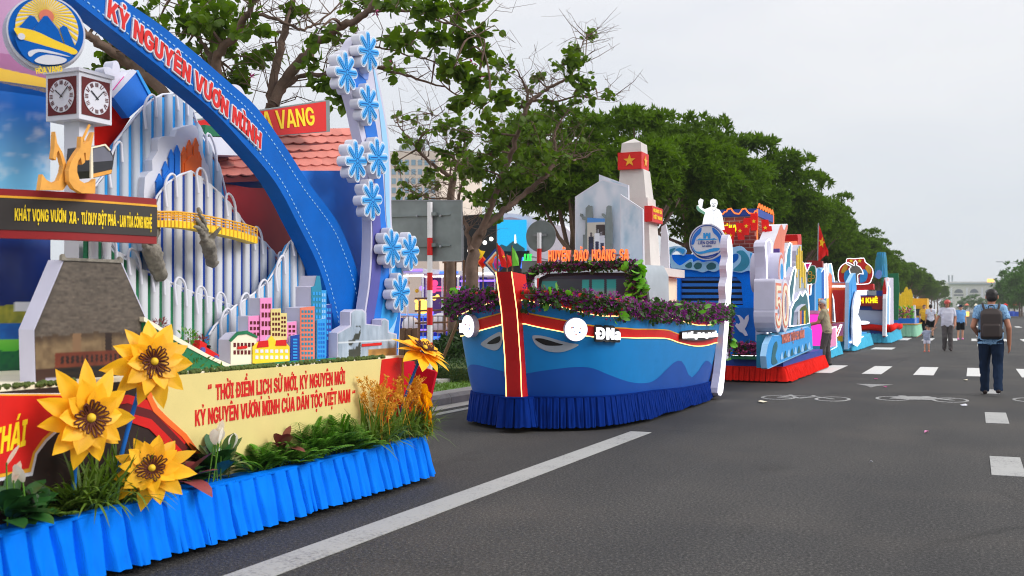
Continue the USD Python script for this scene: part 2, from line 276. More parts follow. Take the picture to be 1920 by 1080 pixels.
# asphalt: grey aggregate with pale chips, worn wheel tracks and dusty stains
MAT['asphalt'] = usdkit.material(stage, '/World/Looks/asphalt', {
    'g': ('geometry', {}), 'fine': ('noise_texture', {'scale': 50.0, 'detail': 4.0, 'roughness': .9}), 'fr': ('rgb_ramp', {'ramp': [(.36, (.007, .007, .008)), (.46, (.024, .024, .025)), (.54, (.049, .0485, .0483)), (.61, (.112, .110, .107)), (.68, (.24, .23, .22))]}),
    'mp': ('mapping', {'scale': (1.0, .12, 1.0)}), 'track': ('noise_texture', {'scale': .75, 'detail': 4.0}), 'tr': ('rgb_ramp', {'ramp': [(.3, (.74, .74, .76)), (.7, (1.24, 1.21, 1.18))]}),
    'big': ('noise_texture', {'scale': .35, 'detail': 6.0}), 'br': ('rgb_ramp', {'ramp': [(.35, (.80, .80, .82)), (.65, (1.18, 1.13, 1.07))]}),
    'm1': ('mix', {'mix_type': 'multiply', 'fac': 1.0}), 'm2': ('mix', {'mix_type': 'multiply', 'fac': 1.0}),
    'dw': ('noise_texture', {'scale': 1.6, 'detail': 4.0}), 'dv': ('mix', {'mix_type': 'linear_light', 'fac': .16}), 'ck': ('voronoi_texture', {'feature': 'distance_to_edge', 'scale': .17}), 'cr': ('rgb_ramp', {'ramp': [(.0, (.42, .42, .42)), (.004, (.55, .55, .55)), (.009, (1, 1, 1))]}), 'cm': ('noise_texture', {'scale': .22, 'detail': 2.0}), 'cmr': ('rgb_ramp', {'ramp': [(.50, (0, 0, 0)), (.60, (.8, .8, .8))]}), 'm3': ('mix', {'mix_type': 'multiply'}),
    'oi': ('mapping', {'scale': (.9, .35, 1.0)}), 'on': ('noise_texture', {'scale': 1.1, 'detail': 5.0, 'roughness': .7}), 'orr': ('rgb_ramp', {'ramp': [(.60, (1, 1, 1)), (.72, (.62, .60, .58))]}), 'm4': ('mix', {'mix_type': 'multiply', 'fac': 1.0}),
    'du': ('noise_texture', {'scale': .55, 'detail': 4.0}), 'dur': ('rgb_ramp', {'ramp': [(.52, (0, 0, 0)), (.72, (.18, .18, .18))]}), 'm5': ('mix', {'mix_type': 'mix', 'color2': (.135, .112, .092)}),
    'v': ('voronoi_texture', {'scale': 120.0}), 'b': ('bump', {'strength': .55, 'distance': .006}), 'p': ('principled_bsdf', {'roughness': .78, 'specular_ior_level': .35})},
    [('g.position', 'fine.vector'), ('fine.fac', 'fr.fac'), ('g.position', 'mp.vector'), ('mp.vector', 'track.vector'), ('track.fac', 'tr.fac'), ('g.position', 'big.vector'), ('big.fac', 'br.fac'),
     ('fr.color', 'm1.color1'), ('tr.color', 'm1.color2'), ('m1.color', 'm2.color1'), ('br.color', 'm2.color2'), ('g.position', 'dw.vector'), ('g.position', 'dv.color1'), ('dw.color', 'dv.color2'), ('dv.color', 'ck.vector'), ('ck.distance', 'cr.fac'), ('g.position', 'cm.vector'), ('cm.fac', 'cmr.fac'), ('m2.color', 'm3.color1'), ('cr.color', 'm3.color2'), ('cmr.color', 'm3.fac'), ('g.position', 'oi.vector'), ('oi.vector', 'on.vector'), ('on.fac', 'orr.fac'), ('m3.color', 'm4.color1'), ('orr.color', 'm4.color2'), ('g.position', 'du.vector'), ('du.fac', 'dur.fac'), ('m4.color', 'm5.color1'), ('dur.color', 'm5.fac'), ('m5.color', 'p.base_color'), ('g.position', 'v.vector'), ('v.distance', 'b.height'), ('b.normal', 'p.normal')], surface='p.BSDF')
def worn(name, c, lo):
    MAT[name] = usdkit.material(stage, '/World/Looks/' + name, {'g': ('geometry', {}), 'n': ('noise_texture', {'scale': 42.0, 'detail': 6.0, 'roughness': .75}), 'n2': ('noise_texture', {'scale': 2.5, 'detail': 3.0}), 'ad': ('math', {'math_type': 'multiply_add', 'value2': .35}),
        'r': ('rgb_ramp', {'ramp': [(lo - .1, (.10, .10, .10)), (lo, (c * .6,) * 3), (lo + .12, (c, c, c * .98))]}), 'p': ('principled_bsdf', {'roughness': .7})},
        [('g.position', 'n.vector'), ('g.position', 'n2.vector'), ('n2.fac', 'ad.value1'), ('n.fac', 'ad.value3'), ('ad.value', 'r.fac'), ('r.color', 'p.base_color')], surface='p.BSDF')
worn('road_paint', .37, .54); worn('worn_paint', .36, .64); worn('fresh_paint', .62, .48)

# ---------------------------------------------------------------- setting: ground, road, plaza, kerb, markings
def struct(name, mesh, mat, label=None, kind='structure', **k): return obj(name, mesh, mat, kind=kind, label=label, **k)
struct('ground', bb(-400, 400, -50, 880, -.6, -.02), 'turf')
struct('road', bb(-7.0, 60, -40, 870, -.3, 0), 'asphalt')
KX = -7.02
struct('plaza', bb(-120, -10.2, -10, 420, -.2, .14), 'plaza_paving')
verge = struct('verge_soil', bb(-10.2, KX - .34, -5, 420, -.2, .13), 'turf')
kerb = UsdGeom.Xform.Define(stage, '/World/kerb').GetPrim(); kerb.SetCustomDataByKey('kind', 'structure'); OFF['/World/kerb'] = np.zeros(3)
for i, y in enumerate(np.arange(6.0, 46, 1.0)):
    j = rng.uniform(-.004, .004); m = m3.Manifold.cube((.34, .985, .2)).translate((KX - .34 + j, y, -.05))
    pts = [(KX - .34, 0), (KX, 0), (KX, .10), (KX - .05, .155), (KX - .34, .16)]
    e = extrude(Polygon([(a, b) for a, b in pts]), .985); v = e.vertices; m = trimesh.Trimesh(np.stack([v[:, 0] + j, v[:, 2] + y, v[:, 1]], 1), e.faces[:, ::-1], process=False)
    obj('kerb_stone', m, 'kerb_stone', '/World/kerb')
obj('kerb_run', bb(KX - .34, KX, 46, 420, -.05, .155), 'kerb_stone', '/World/kerb', kind='stuff')
struct('gutter', bb(KX - .001, KX + .28, -5, 420, -.1, .004), 'concrete')
def mark(name, x0, x1, y0, y1, mat='road_paint', label=None): return struct(name, bb(x0, x1, y0, y1, .001, .006), mat, label)
mark('edge_line', -6.56, -6.42, -2, 420)
mark('lane_line', -3.56, -3.32, 2.0, 11.62)
for y0, y1 in ((9.75, 11.0), (14.2, 15.7), (19.2, 20.2), (44, 47), (52, 55), (60, 63), (68, 71)): mark('lane_dash', .14, .40, y0, y1)
for k in range(5): mark('crosswalk_bar', -3.25 + 1.04 * k, -2.85 + 1.04 * k, 24.1, 27.5, 'fresh_paint')
for k in range(-1, 8): mark('far_crosswalk_bar', -3.2 + 1.04 * k, -2.75 + 1.04 * k, 51.5, 55.5, 'fresh_paint')
for k in range(8): mark('far_dash', .1 + 1.5 * k, .5 + 1.5 * k, 92, 98, 'fresh_paint')
for y0 in (39.2,): mark('stop_dash', -3.3, -2.6, y0, y0 + 2, 'fresh_paint')
def ring(cx, cy, rx_, ry_, w):
    return affinity.scale(Point(cx, cy).buffer(1, 24), rx_, ry_).difference(affinity.scale(Point(cx, cy).buffer(1, 24), rx_ - w, ry_ - w * ry_ / rx_))
def bike(cx, cy, heavy):
    # a bicycle (or motorbike) pictogram lying across the lane, wheels along x
    g = [ring(cx - .62, cy, .40, .9, .07), ring(cx + .62, cy, .40, .9, .07)]
    L = [[(-.62, 0), (-.15, -.1), (.15, .75), (-.42, .85), (-.62, 0)], [(-.15, -.1), (-.42, .85), (-.48, 1.15)], [(.62, 0), (.15, .75), (.05, 1.2)]]
    g += [LineString([(cx + x, cy + y) for x, y in l]).buffer(.05 if not heavy else .09) for l in L]
    if heavy: g += [Polygon([(cx - .7, cy + .5), (cx - .2, cy + 1.1), (cx + .3, cy + .9), (cx + .25, cy - .2), (cx - .3, cy - .3)]), Polygon([(cx + .3, cy + .2), (cx + .75, cy + .75), (cx + .5, cy + .1)])]
    return unary_union(g)
for (u, v, hv) in ((1510, 747, False), (1728, 749, True), (1990, 752, False)):
    c = GP(u, v); g = bike(0, 0, hv); g = affinity.scale(g, .66, .50, origin=(0, 0)); m = extrude(g, .005); m.vertices += np.array([c[0], c[1], .001])
    struct('bicycle_marking' if not hv else 'motorbike_marking', m, 'worn_paint')
c = GP(1637, 723); m = extrude(Polygon([(-.32, .3), (.32, .35), (.1, .0), (.0, -.55), (-.12, -.1)]), .005); m.vertices += np.array([c[0], c[1], .001]); struct('arrow_marking', m, 'worn_paint')
c = GP(1428, 756); 
for k, (u, v, s, mt, lb) in enumerate(((1643, 712, .09, 'orchid_flower', 'purple petal fallen on the asphalt nearest the crosswalk'), (1660, 727, .1, 'orchid_flower', 'purple petal fallen on the asphalt beside the faded white arrow'), (1737, 812, .07, 'pink_paint', 'tiny pink scrap of paper on the open asphalt'), (1428, 755, .16, 'cream_board', 'crumpled pale paper scrap on the road behind the boat float'), (1808, 761, .11, 'white_board', 'white paper scrap on the road near the white motorbike marking'), (1633, 870, .035, 'white_board', 'small white fleck in the middle of the empty road'), (1811, 714, .1, 'cream_board', 'pale scrap lying on the asphalt close to the walking man'))):
    p = GP(u, v); a = np.linspace(0, 2 * np.pi, 7)[:-1]; r = s * .55 * rng.uniform(.5, 1, 6)
    top = np.stack([p[0] + r * np.cos(a), p[1] + r * 1.6 * np.sin(a), .008 + rng.uniform(0, .025, 6)], 1); V = np.vstack([top, [[p[0], p[1], .03]]])
    F = [(i, (i + 1) % 6, 6) for i in range(6)]; lo = V.copy(); lo[:, 2] -= .004; m = trimesh.Trimesh(np.vstack([V, lo]), F + [(a_ + 7, c_ + 7, b_ + 7) for a_, b_, c_ in F], process=False)
    obj('litter_scrap', m, mt, label=lb, cat_='litter')

# ---------------------------------------------------------------- foliage kit
def leaf_bilobed(n=1):
    """Two-lobed leaf in the xy plane, stalk at the origin, about 1 long."""
    o = [(0, 0), (-.38, .12), (-.5, .5), (-.3, .92), (-.1, .96), (0, .74), (.1, .96), (.3, .92), (.5, .5), (.38, .12)]
    v = [(x, y, .16 * abs(x) - .12 * y * y) for x, y in o] + [(0, .4, -.03)]; k = len(o)
    return np.array(v), np.array([(i, (i + 1) % k, k) for i in range(k)])
def leaf_long():
    v = np.array([(0, 0, 0), (-.17, .45, .05), (0, 1, -.1), (.17, .45, .05), (0, .5, -.01)]); return v, np.array([(0, 4, 1), (1, 4, 2), (2, 4, 3), (3, 4, 0)])
def scatter(base, P, R, S):
    """Copies of a small mesh (v, f) at points P with rotations R (n,3,3) and sizes S, as one mesh."""
    v, f = base; n = len(P); V = np.einsum('nij,kj->nki', R, v) * np.asarray(S)[:, None, None] + np.asarray(P)[:, None, :]
    return trimesh.Trimesh(V.reshape(-1, 3), (f[None] + (np.arange(n) * len(v))[:, None, None]).reshape(-1, 3), process=False)
def rand_rot(n, g, droop=0.0, dirs=None):
    """Random frames whose y axis is the leaf's direction."""
    d = g.normal(size=(n, 3)) if dirs is None else dirs + g.normal(size=(n, 3)) * .35
    d[:, 2] -= droop; d /= np.linalg.norm(d, axis=1, keepdims=True); h = g.normal(size=(n, 3)); h[:, 2] += 1.3
    x = np.cross(d, h); x /= np.linalg.norm(x, axis=1, keepdims=True); return np.stack([x, d, np.cross(x, d)], 2)

def dense_crown(g, rx_, ry_, rz_, n, sz, lean=0):
    """Rosettes of long leaves in lobed clumps around an ellipsoid: leafy outside, gaps between the clumps."""
    k = 40; cl = g.normal(size=(k, 3)); cl /= np.linalg.norm(cl, axis=1, keepdims=True); cl *= g.uniform(.62, .92, (k, 1)); cl[:4] *= .35; cl[-7:] = np.c_[g.normal(size=(7, 2)) * .34, g.uniform(.86, 1.18, 7)]
    rad = g.uniform(.19, .31, k); rad[-7:] = g.uniform(.13, .2, 7); w = rad ** 2 / (rad ** 2).sum(); ids = g.choice(k, n, p=w)
    d = g.normal(size=(n, 3)); d /= np.linalg.norm(d, axis=1, keepdims=True); d[:, 2] = np.abs(d[:, 2]) * np.where(g.random(n) < .75, 1, -1)
    p = cl[ids] + d * (rad[ids] * g.uniform(.55, 1.12, n))[:, None]; P = p * np.array([rx_, ry_, rz_]); out = d + cl[ids] * .5; out[:, 2] += .55
    out /= np.linalg.norm(out, axis=1, keepdims=True); per = 8
    PP = np.repeat(P, per, 0); dd = np.repeat(out, per, 0) * .9 + g.normal(size=(n * per, 3)) * .62
    dd /= np.linalg.norm(dd, axis=1, keepdims=True); R = rand_rot(n * per, g, 0, dd); return scatter(leaf_long(), PP, R, g.uniform(.7, 1.25, n * per) * sz), cl * np.array([rx_, ry_, rz_])
def street_tree(label, x, y, h, w, seed, n=1500, sz=.3, cz=.71, rz_=.26):
    g = np.random.default_rng(seed); t = thing('street_tree', label, 'tree', 'dense evergreen trees along the pavement', (x, y, .1))
    cz = h * cz; rz_ = h * rz_
    cr, cl = dense_crown(g, w, w, rz_, n, sz); cr.vertices += np.array([x, y, cz + .1])
    tr = [tube([(x, y, .0), (x + .05, y + .03, h * .2), (x - .03, y, h * .36), (x, y, h * .72)], [.2, .15, .13, .05], 9)]
    for q in cl[g.choice(len(cl), 9, replace=False)]:
        b = np.array([x, y, h * g.uniform(.36, .55)]); e = np.array([x, y, cz]) + q; tr.append(tube([b, b * .5 + e * .5 + np.array([0, 0, -.15]), e], [.07, .05, .02], 6))
    obj('trunk', cat(tr), 'bark', t); obj('crown', cr, 'leaf_dense', t, kind='stuff'); return t
def place_tree(src, x, y, s, a, label): return dup(src, label, mat4(rz(a), (x, y, .1), s))
# ---------------------------------------------------------------- kit for the floats
from scipy.spatial import Delaunay
def skirt(name, parent, mat, path, z1, z0, flare=.07, period=.145, amp=.060, seed=1, nz=10, label=None, z1f=None, uneven=.008):
    g = np.random.default_rng(seed); p = np.asarray(path, float); seg = np.linalg.norm(np.diff(p, axis=0), axis=1); s = np.r_[0, np.cumsum(seg)]
    q = np.arange(0, s[-1], period / 15); x = np.interp(q, s, p[:, 0]); y = np.interp(q, s, p[:, 1]); d = np.stack([np.gradient(x), np.gradient(y)], 1); d /= np.linalg.norm(d, axis=1, keepdims=True)
    k = np.ones(7) / 7; d = np.stack([np.convolve(np.pad(d[:, i], 3, 'edge'), k, 'valid') for i in (0, 1)], 1); nrm = np.stack([d[:, 1], -d[:, 0]], 1)
    n = int(q[-1] / period) + 3; wid = g.uniform(.72, 1.28, n); cut = np.cumsum(wid); cut *= (n - 1) / cut[-1]
    ph = np.interp(q / period, np.r_[0, cut], np.arange(n + 1)); fr = ph % 1; am = g.uniform(.6, 1.35, n + 2)[ph.astype(int)]
    tilt = g.uniform(-1, 1, n + 2)[ph.astype(int)]; vw = g.uniform(.7, 1.4, n + 2)[ph.astype(int)]; vc = .5 + g.uniform(-.12, .12, n + 2)[ph.astype(int)]; drift = g.uniform(-.10, .10, n + 2)[ph.astype(int)]; lean = (g.uniform(-1, 1, n + 2)[ph.astype(int)]) * .010
    rows = []; hw = np.interp(q, np.linspace(0, q[-1], int(max(24, q[-1] * 4))), g.uniform(-uneven, uneven, int(max(24, q[-1] * 4))))
    for t in np.linspace(0, 1, nz):
        w_ = (.050 + .085 * t) * vw; v_ = fr - vc - drift * t; o = flare * t ** 1.1 + .03 - amp * am * (.62 + .55 * t) * np.exp(-(v_ / w_) ** 2) + amp * .34 * t * tilt * v_ + amp * .28 * t * np.cos(v_ * 5) + .0035 * np.sin(q * 47 + t * 7 + 3 * tilt)
        rows.append(np.stack([x + nrm[:, 0] * o + d[:, 0] * lean * t, y + nrm[:, 1] * o + d[:, 1] * lean * t, (z1f(y) if z1f else z1) + (z0 - (z1f(y) if z1f else z1) + hw + .012 * np.exp(-(v_ / w_) ** 2)) * t], 1))
    sk = obj(name, gridmesh(np.stack(rows)), mat, parent, smooth=60, label=label)
    P = np.stack([x, y], 1); zt_ = (z1f(y) if z1f else np.full(len(y), z1))
    rows = [np.c_[P + nrm * o, zt_ + z] for o, z in ((.031, -.016), (.034, -.012), (.034, .001), (-.03, .004))]
    obj('hem_band', gridmesh(np.stack(rows)), mat, sk, smooth=50); return sk
def printed(name, pl, l, fn, parent, f=0.0, step=.012, mat='print_matt', local=False):
    """A flat print on the plane inside the outline; fn(s, t) gives linear colours for s, t in 0..1 over its box."""
    poly = Polygon(l).buffer(0) if local else pl.poly(l, f)
    b = np.array(shapely.segmentize(poly.exterior, step).coords)[:-1]; x0, y0, x1, y1 = poly.bounds
    gx, gy = np.meshgrid(np.arange(x0, x1, step), np.arange(y0, y1, step)); gx = gx + (np.arange(gx.shape[0]) % 2)[:, None] * step / 2
    q = np.c_[gx.ravel(), gy.ravel()]; q = q[shapely.contains_xy(poly.buffer(-step * .4), q[:, 0], q[:, 1])]; v = np.vstack([b, q]); tri = Delaunay(v).simplices
    c = v[tri].mean(1); tri = tri[shapely.contains_xy(poly, c[:, 0], c[:, 1])]
    e = v[tri]; q1, q2 = e[:, 1] - e[:, 0], e[:, 2] - e[:, 0]; ar = q1[:, 0] * q2[:, 1] - q1[:, 1] * q2[:, 0]; tri = np.where((ar > 0)[:, None], tri, tri[:, ::-1])
    s, t = (v[:, 0] - x0) / (x1 - x0), (v[:, 1] - y0) / (y1 - y0)
    return obj(name, trimesh.Trimesh(pl.w(v, f), tri, process=False), mat, parent, smooth=True, col=np.clip(fn(s, t), 0, 1))
def nz2(s, t, f, seed=0, o=4): return meshkit.fbm(np.stack([s * f, t * f, np.zeros_like(s) + seed * 3.7], -1), o, seed)
def lerp(c0, c1, k): k = np.clip(np.asarray(k), 0, 1)[..., None]; return np.asarray(c0) * (1 - k) + np.asarray(c1) * k
def C(*c): return np.array(lin(c))
def put(base, mask, c): return np.where(np.asarray(mask)[..., None], c, base)

# ---------------------------------------------------------------- the near float
F1 = thing('parade_float', 'large blue skirted parade float with curved lettered arch and corrugated mountains', 'parade float', 'parade floats lined up along the kerb', (-5.0, 5.2, 0))
XP, ZD = -4.28, .985
f1 = PX(XP)
obj('platform', bb(-6.6, -4.09, 2.2, 7.66, .30, .352), 'skirt_blue', F1)
obj('underside', bb(-6.4, -4.45, 2.3, 7.5, .12, .299), 'dark_underside', F1)
for y in (3.6, 4.5, 6.9):
    w = trimesh.creation.cylinder(radius=.27, height=.24, sections=28); w = xf(w, ry(math.pi / 2), (-4.75, y, .27)); obj('wheel', w, 'rubber', F1, smooth=40)
skirt('skirt', F1, 'skirt_blue', [(-4.075, 2.0), (-4.085, 7.60), (-4.12, 7.68), (-4.2, 7.71), (-6.4, 7.71)], .362, .05, .085, seed=3)
# front panel with its painted fields
pn = obj('front_panel', bb(-4.45, XP, 2.2, 7.58, .353, ZD), 'dark_brown', F1)
def field(name, l, mat, f, th=.004, parent=None, sm=0, pl=f1):
    l = smooth_line(l, sm, True) if sm else l
    return obj(name, pl.cut(l, th, f), mat, parent or pn)
yl = [(300, 706), (286, 722), (284, 745), (296, 768), (322, 792), (346, 815), (372, 850), (400, 900), (723, 830), (723, 672.2)]
field('slogan_field', yl, 'yellow_panel', .004)
field('field_border', [(305, 704), (288, 722), (286, 745), (298, 767), (324, 791), (350, 814), (376, 850), (366, 850), (340, 818), (312, 794), (288, 772), (276, 746), (278, 722), (292, 706)], 'orange_paint', .008)
for k, (o, mt) in enumerate(((0, 'red_paint'), (17, 'maroon'), (34, 'red_paint'))):
    field('swoosh', [(190, 748 + o), (240, 740 + o), (284, 752 + o), (320, 788 + o), (352, 822 + o), (346, 834 + o), (314, 804 + o), (280, 770 + o), (240, 756 + o), (190, 764 + o)], mt, .005 + .001 * k)
rp = [(-60, 742), (128, 742), (120, 775), (104, 800), (80, 822), (62, 848), (54, 878), (-60, 900)]
field('name_border', [(-60, 738), (140, 737), (130, 778), (112, 806), (88, 828), (70, 852), (61, 892), (-60, 912)], 'white_board', .004); field('name_trim', [(-60, 739), (135, 739), (126, 777), (108, 803), (84, 825), (66, 850), (58, 885), (-60, 906)], 'gold_paint', .007)
field('name_field', rp, 'red_paint', .010)
m = line_of_text(f1, 'SINH THÁI', f1.px(-98, 884, .012), f1.px(48, 835, .012), .125, .004, .013, 800, slant=.28); obj('lettering', m, 'gold_letter', pn)
for txt, a, b, h in (('“', (390, 743), (398, 741), .070), ('THỜI ĐIỂM LỊCH SỬ MỚI, KỶ NGUYÊN MỚI', (404, 750.5), (647, 719.5), .098), ('KỶ NGUYÊN VƯƠN MÌNH CỦA DÂN TỘC VIỆT NAM', (365, 799.5), (657, 754), .098), ('“', (660, 746), (666, 745), .055)):
    obj('lettering', line_of_text(f1, txt, f1.px(*a, .005), f1.px(*b, .005), h, .004, .008, 800), 'red_letter', pn)
# red rounded end of the panel, a gold edge, crimson cloth behind
a = np.linspace(0, np.pi / 2, 10); prof = [(XP - .001, 7.581)] + [(XP - .10 + .10 * math.cos(x), 7.60 + .10 * math.sin(x)) for x in a] + [(-4.45, 7.70), (-4.45, 7.581)]
e = extrude(Polygon(prof).buffer(0), ZD - .353); e.vertices[:, 2] += .353; cp = obj('corner_panel', e, 'red_paint', pn, smooth=35)
field('red_field', [(716, 674), (748.5, 670.2), (748.5, 850), (712, 860), (708, 760)], 'red_paint', .007)
obj('corner_edge', tube([(XP - .03, 7.695, .36), (XP - .03, 7.695, ZD)], .012), 'gold_paint', cp)
obj('side_cloth', cat(bb(-6.2, -4.5, 7.72, 8.25, .3, .93), xf(bb(-.4, .4, -.02, .02, -.35, .35), ry(.25), (-4.78, 8.3, .6))), 'crimson_cloth', F1)
obj('deck', bb(-6.5, XP - .02, 2.2, 7.70, ZD + .001, ZD + .022), 'cream_board', F1)
g = np.random.default_rng(11); ms = []
for i in range(420):
    y = g.uniform(4.7, 7.4) if i % 3 else g.uniform(3.2, 4.2); s_ = g.uniform(.008, .022); ms.append(xf(trimesh.creation.icosphere(subdivisions=0, radius=1), rz(g.uniform(0, 6)), (XP - .02 + g.uniform(-.02, .012), y, ZD + .022 + g.uniform(-.004, .006)), s_))
obj('moss_trim', cat(ms), 'moss', F1, kind='stuff')

# corrugated mountains: a coloured board, half-round ribs, white hoops and a rim along the crest
def mountain(name, x, top, vb, gapmat, ribmat, pitch=.105, w=.068, hoop=4, label=None):
    pl = PX(x); P = pl.pts(top); zb = min(pl.px(top[0][0], vb)[1], pl.px(top[-1][0], vb)[1], 1.0); A = np.array([q[0] for q in P]); Z = np.array([q[1] for q in P]); o = np.argsort(A); A, Z = A[o], Z[o]
    bd = obj(name, pl.ext(Polygon(list(zip(A, Z - .02)) + [(A[-1], zb), (A[0], zb)]).buffer(0), .03), gapmat, F1, label=label)
    k = 0
    for a0 in np.arange(A[0] + .01, A[-1] - w, pitch):
        t = np.linspace(0, np.pi, 8); aa = a0 + w * (.5 - .5 * np.cos(t)); hh = .027 * np.sin(t) ** .7; zt = np.interp(aa, A, Z)
        if zt.min() - zb < .04: continue
        lo = pl.w(np.stack([aa, np.full(8, zb), hh], 1), .001); up = pl.w(np.stack([aa, zt, hh], 1), .001); m = gridmesh(np.stack([lo, up])); capf = [(8, 8 + i + 1, 8 + i) for i in range(1, 7)]
        m = trimesh.Trimesh(m.vertices, np.vstack([m.faces, capf]), process=False); obj('corrugated_rib', m, ribmat, bd, smooth=50)
        if k % hoop == 1:
            c = a0 + w / 2; zc = np.interp(c, A, Z); sl = np.clip(np.interp(c + .05, A, Z) - zc, -.08, .08); s = np.linspace(0, np.pi, 9)
            hp = [(c - .055 * math.cos(x_), zc - .02 + sl * -math.cos(x_) + .075 * math.sin(x_), .012) for x_ in s]; hp = [(hp[0][0], hp[0][1] - .12, .03)] + hp + [(hp[-1][0], hp[-1][1] - .10, .02)]
            obj('edge_hoop', tube(pl.w(np.array(hp), .02), .009, 6), 'white_board', bd, smooth=True)
        k += 1
    obj('crest_rim', tube(pl.w(np.c_[A, Z, np.zeros(len(A))], .01), .008, 6), 'white_board', bd, smooth=True); return bd
mountain('back_mountain', -5.10, [(176, 350), (205, 312), (213, 267), (245, 227), (262, 206), (283, 187), (303, 177), (330, 175), (355, 195), (368, 232), (385, 262), (403, 300), (414, 330), (424, 372)], 470, 'sky_blue', 'rib_grey', hoop=3)
mountain('middle_mountain', -4.95, [(283, 402), (292, 368), (312, 343), (335, 328), (356, 321), (378, 336), (398, 352), (420, 373), (440, 397), (457, 420), (472, 437), (497, 457), (520, 484), (545, 520)], 640, 'deep_blue', 'rib_white', hoop=3)
mountain('green_mountain', -4.86, [(163, 443), (200, 450), (217, 473), (247, 487), (263, 507), (290, 513), (323, 533), (362, 550), (400, 560), (436, 575), (450, 600)], 680, 'green_paint', 'rib_white', hoop=2)
mountain('blue_mountain', -4.79, [(390, 628), (400, 611), (437, 575), (473, 551), (500, 528), (523, 490), (540, 455), (553, 444), (567, 464), (583, 498), (600, 535), (612, 580)], 692, 'sky_blue', 'rib_white', hoop=2)

# arch
pa = PX(-4.62)
outer = [(20, -150), (147, -66), (233, 0), (300, 46), (367, 100), (425, 150), (480, 200), (533, 272), (577, 340), (627, 407), (650, 452), (673, 520), (686, 590), (692, 690)]
inner = [(632, 690), (628, 610), (600, 507), (560, 423), (515, 340), (450, 262), (395, 204), (331, 151), (256, 91), (150, 8), (60, -65), (-40, -135)]
ar = obj('arch', pa.ext(Polygon([tuple(q) for q in pa.pts(smooth_line(outer, 5) + smooth_line(inner, 5))]).buffer(0), .13), 'arch_blue', F1)
def dashes(pts, pl, f, L=.018, gap=.022, w=.0035):
    P = np.array(pl.pts(smooth_line(pts, 8), f)); s = np.r_[0, np.cumsum(np.linalg.norm(np.diff(P, axis=0), axis=1))]; ms = []
    for q in np.arange(0, s[-1] - L, L + gap):
        a_, b_ = [np.array([np.interp(z_, s, P[:, 0]), np.interp(z_, s, P[:, 1])]) for z_ in (q, q + L)]; ms.append(pl.ext(LineString([a_, b_]).buffer(w, cap_style=2), .003, f))
    return cat(ms)
off = lambda l, d: [(u + d[0], v + d[1]) for u, v in l]
obj('stitching', cat(dashes(off(outer[1:], (-9, 11)), pa, .004), dashes(off(inner, (7, -10)), pa, .004)), 'pale_blue', ar, kind='stuff')
base = np.array(pa.pts(smooth_line([(199, 30), (244, 66), (298, 110), (357, 158), (412, 208), (456, 248), (489, 281)], 8), .01)); bs = np.r_[0, np.cumsum(np.linalg.norm(np.diff(base, axis=0), axis=1))]
ls, tw = letters('KỶ NGUYÊN VƯƠN MÌNH', 900, .03); kx = bs[-1] / tw
for gl in ls:
    cx = (gl.bounds[0] + gl.bounds[2]) / 2; q = cx * kx; o = np.array([np.interp(q, bs, base[:, i]) for i in (0, 1)]); o2 = np.array([np.interp(q + .03, bs, base[:, i]) for i in (0, 1)]); d = (o2 - o) / np.linalg.norm(o2 - o)
    h = .112; up = np.array([.10, 1.0]); up /= np.linalg.norm(up); gg = affinity.affine_transform(affinity.translate(gl, -cx, 0), [d[0] * kx, up[0] * h, d[1] * kx, up[1] * h, o[0], o[1]])
    lt = obj('letter', pa.ext(gg.buffer(.010), .012, .013), 'white_board', ar); obj('letter_face', pa.ext(gg, .003, .017), 'red_letter', lt)

# wave pillar with its snowflake flowers
pw = PX(-4.50)
wl = [(652, 160), (664, 200), (674, 245), (684, 290), (691, 345), (695, 400), (695, 467), (691, 530), (684, 580), (676, 640), (672, 690)]
wr = [(746, 690), (750, 613), (754, 560), (756, 500), (745, 455), (735, 423), (733, 333), (730, 267), (722, 213), (708, 140), (690, 80), (670, 68), (650, 100)]
wp = obj('wave_pillar', pw.cut(smooth_line(wl, 4) + smooth_line(wr, 4), .085), 'lavender_board', F1)
for nm, L, R, mt in (('wave_stripe', [(686, 345), (697, 400), (699, 467), (695, 530), (688, 580), (680, 640), (676, 689)], [(690, 689), (694, 640), (704, 580), (712, 530), (716, 470), (712, 400), (702, 340)], 'violet_blue'),
                     ('wave_stripe', [(660, 160), (676, 205), (694, 290), (702, 340), (712, 400), (716, 470), (712, 530), (704, 580), (694, 640), (690, 689)], [(704, 689), (712, 640), (722, 580), (730, 520), (728, 460), (722, 400), (718, 330), (706, 240), (686, 150), (668, 90)], 'mid_blue'),
                     ('wave_stripe', [(690, 82), (700, 130), (712, 215), (720, 300), (724, 400), (730, 460), (732, 520), (724, 580), (714, 640), (706, 689)], [(744, 689), (748, 613), (752, 560), (753, 500), (742, 455), (732, 423), (730, 333), (727, 267), (719, 213), (705, 140)], 'pale_blue'),
                     ('wave_stripe', [(719, 560), (710, 620), (700, 660), (722, 630), (742, 600), (752, 560), (753, 505)], [(745, 470), (738, 500)], 'sky_blue'),
                     ('wave_stripe', [(735, 640), (728, 689)], [(744, 689), (749, 612), (752, 565), (744, 600)], 'mid_blue'),
                     ('wave_stripe', [(660, 96), (668, 130), (690, 150), (688, 110), (676, 84)], [], 'periwinkle')):
    obj(nm, pw.cut(smooth_line(L, 3) + (smooth_line(R, 3) if len(R) > 1 else R), .003, .004 + .001 * USED.get(wp + '/wave_stripe', 0)), mt, wp)
def flake_shape(r, w): return unary_union([LineString([(0, 0), (r * math.cos(a), r * math.sin(a))]).buffer(w, 6) for a in np.arange(8) * np.pi / 4 + .12])
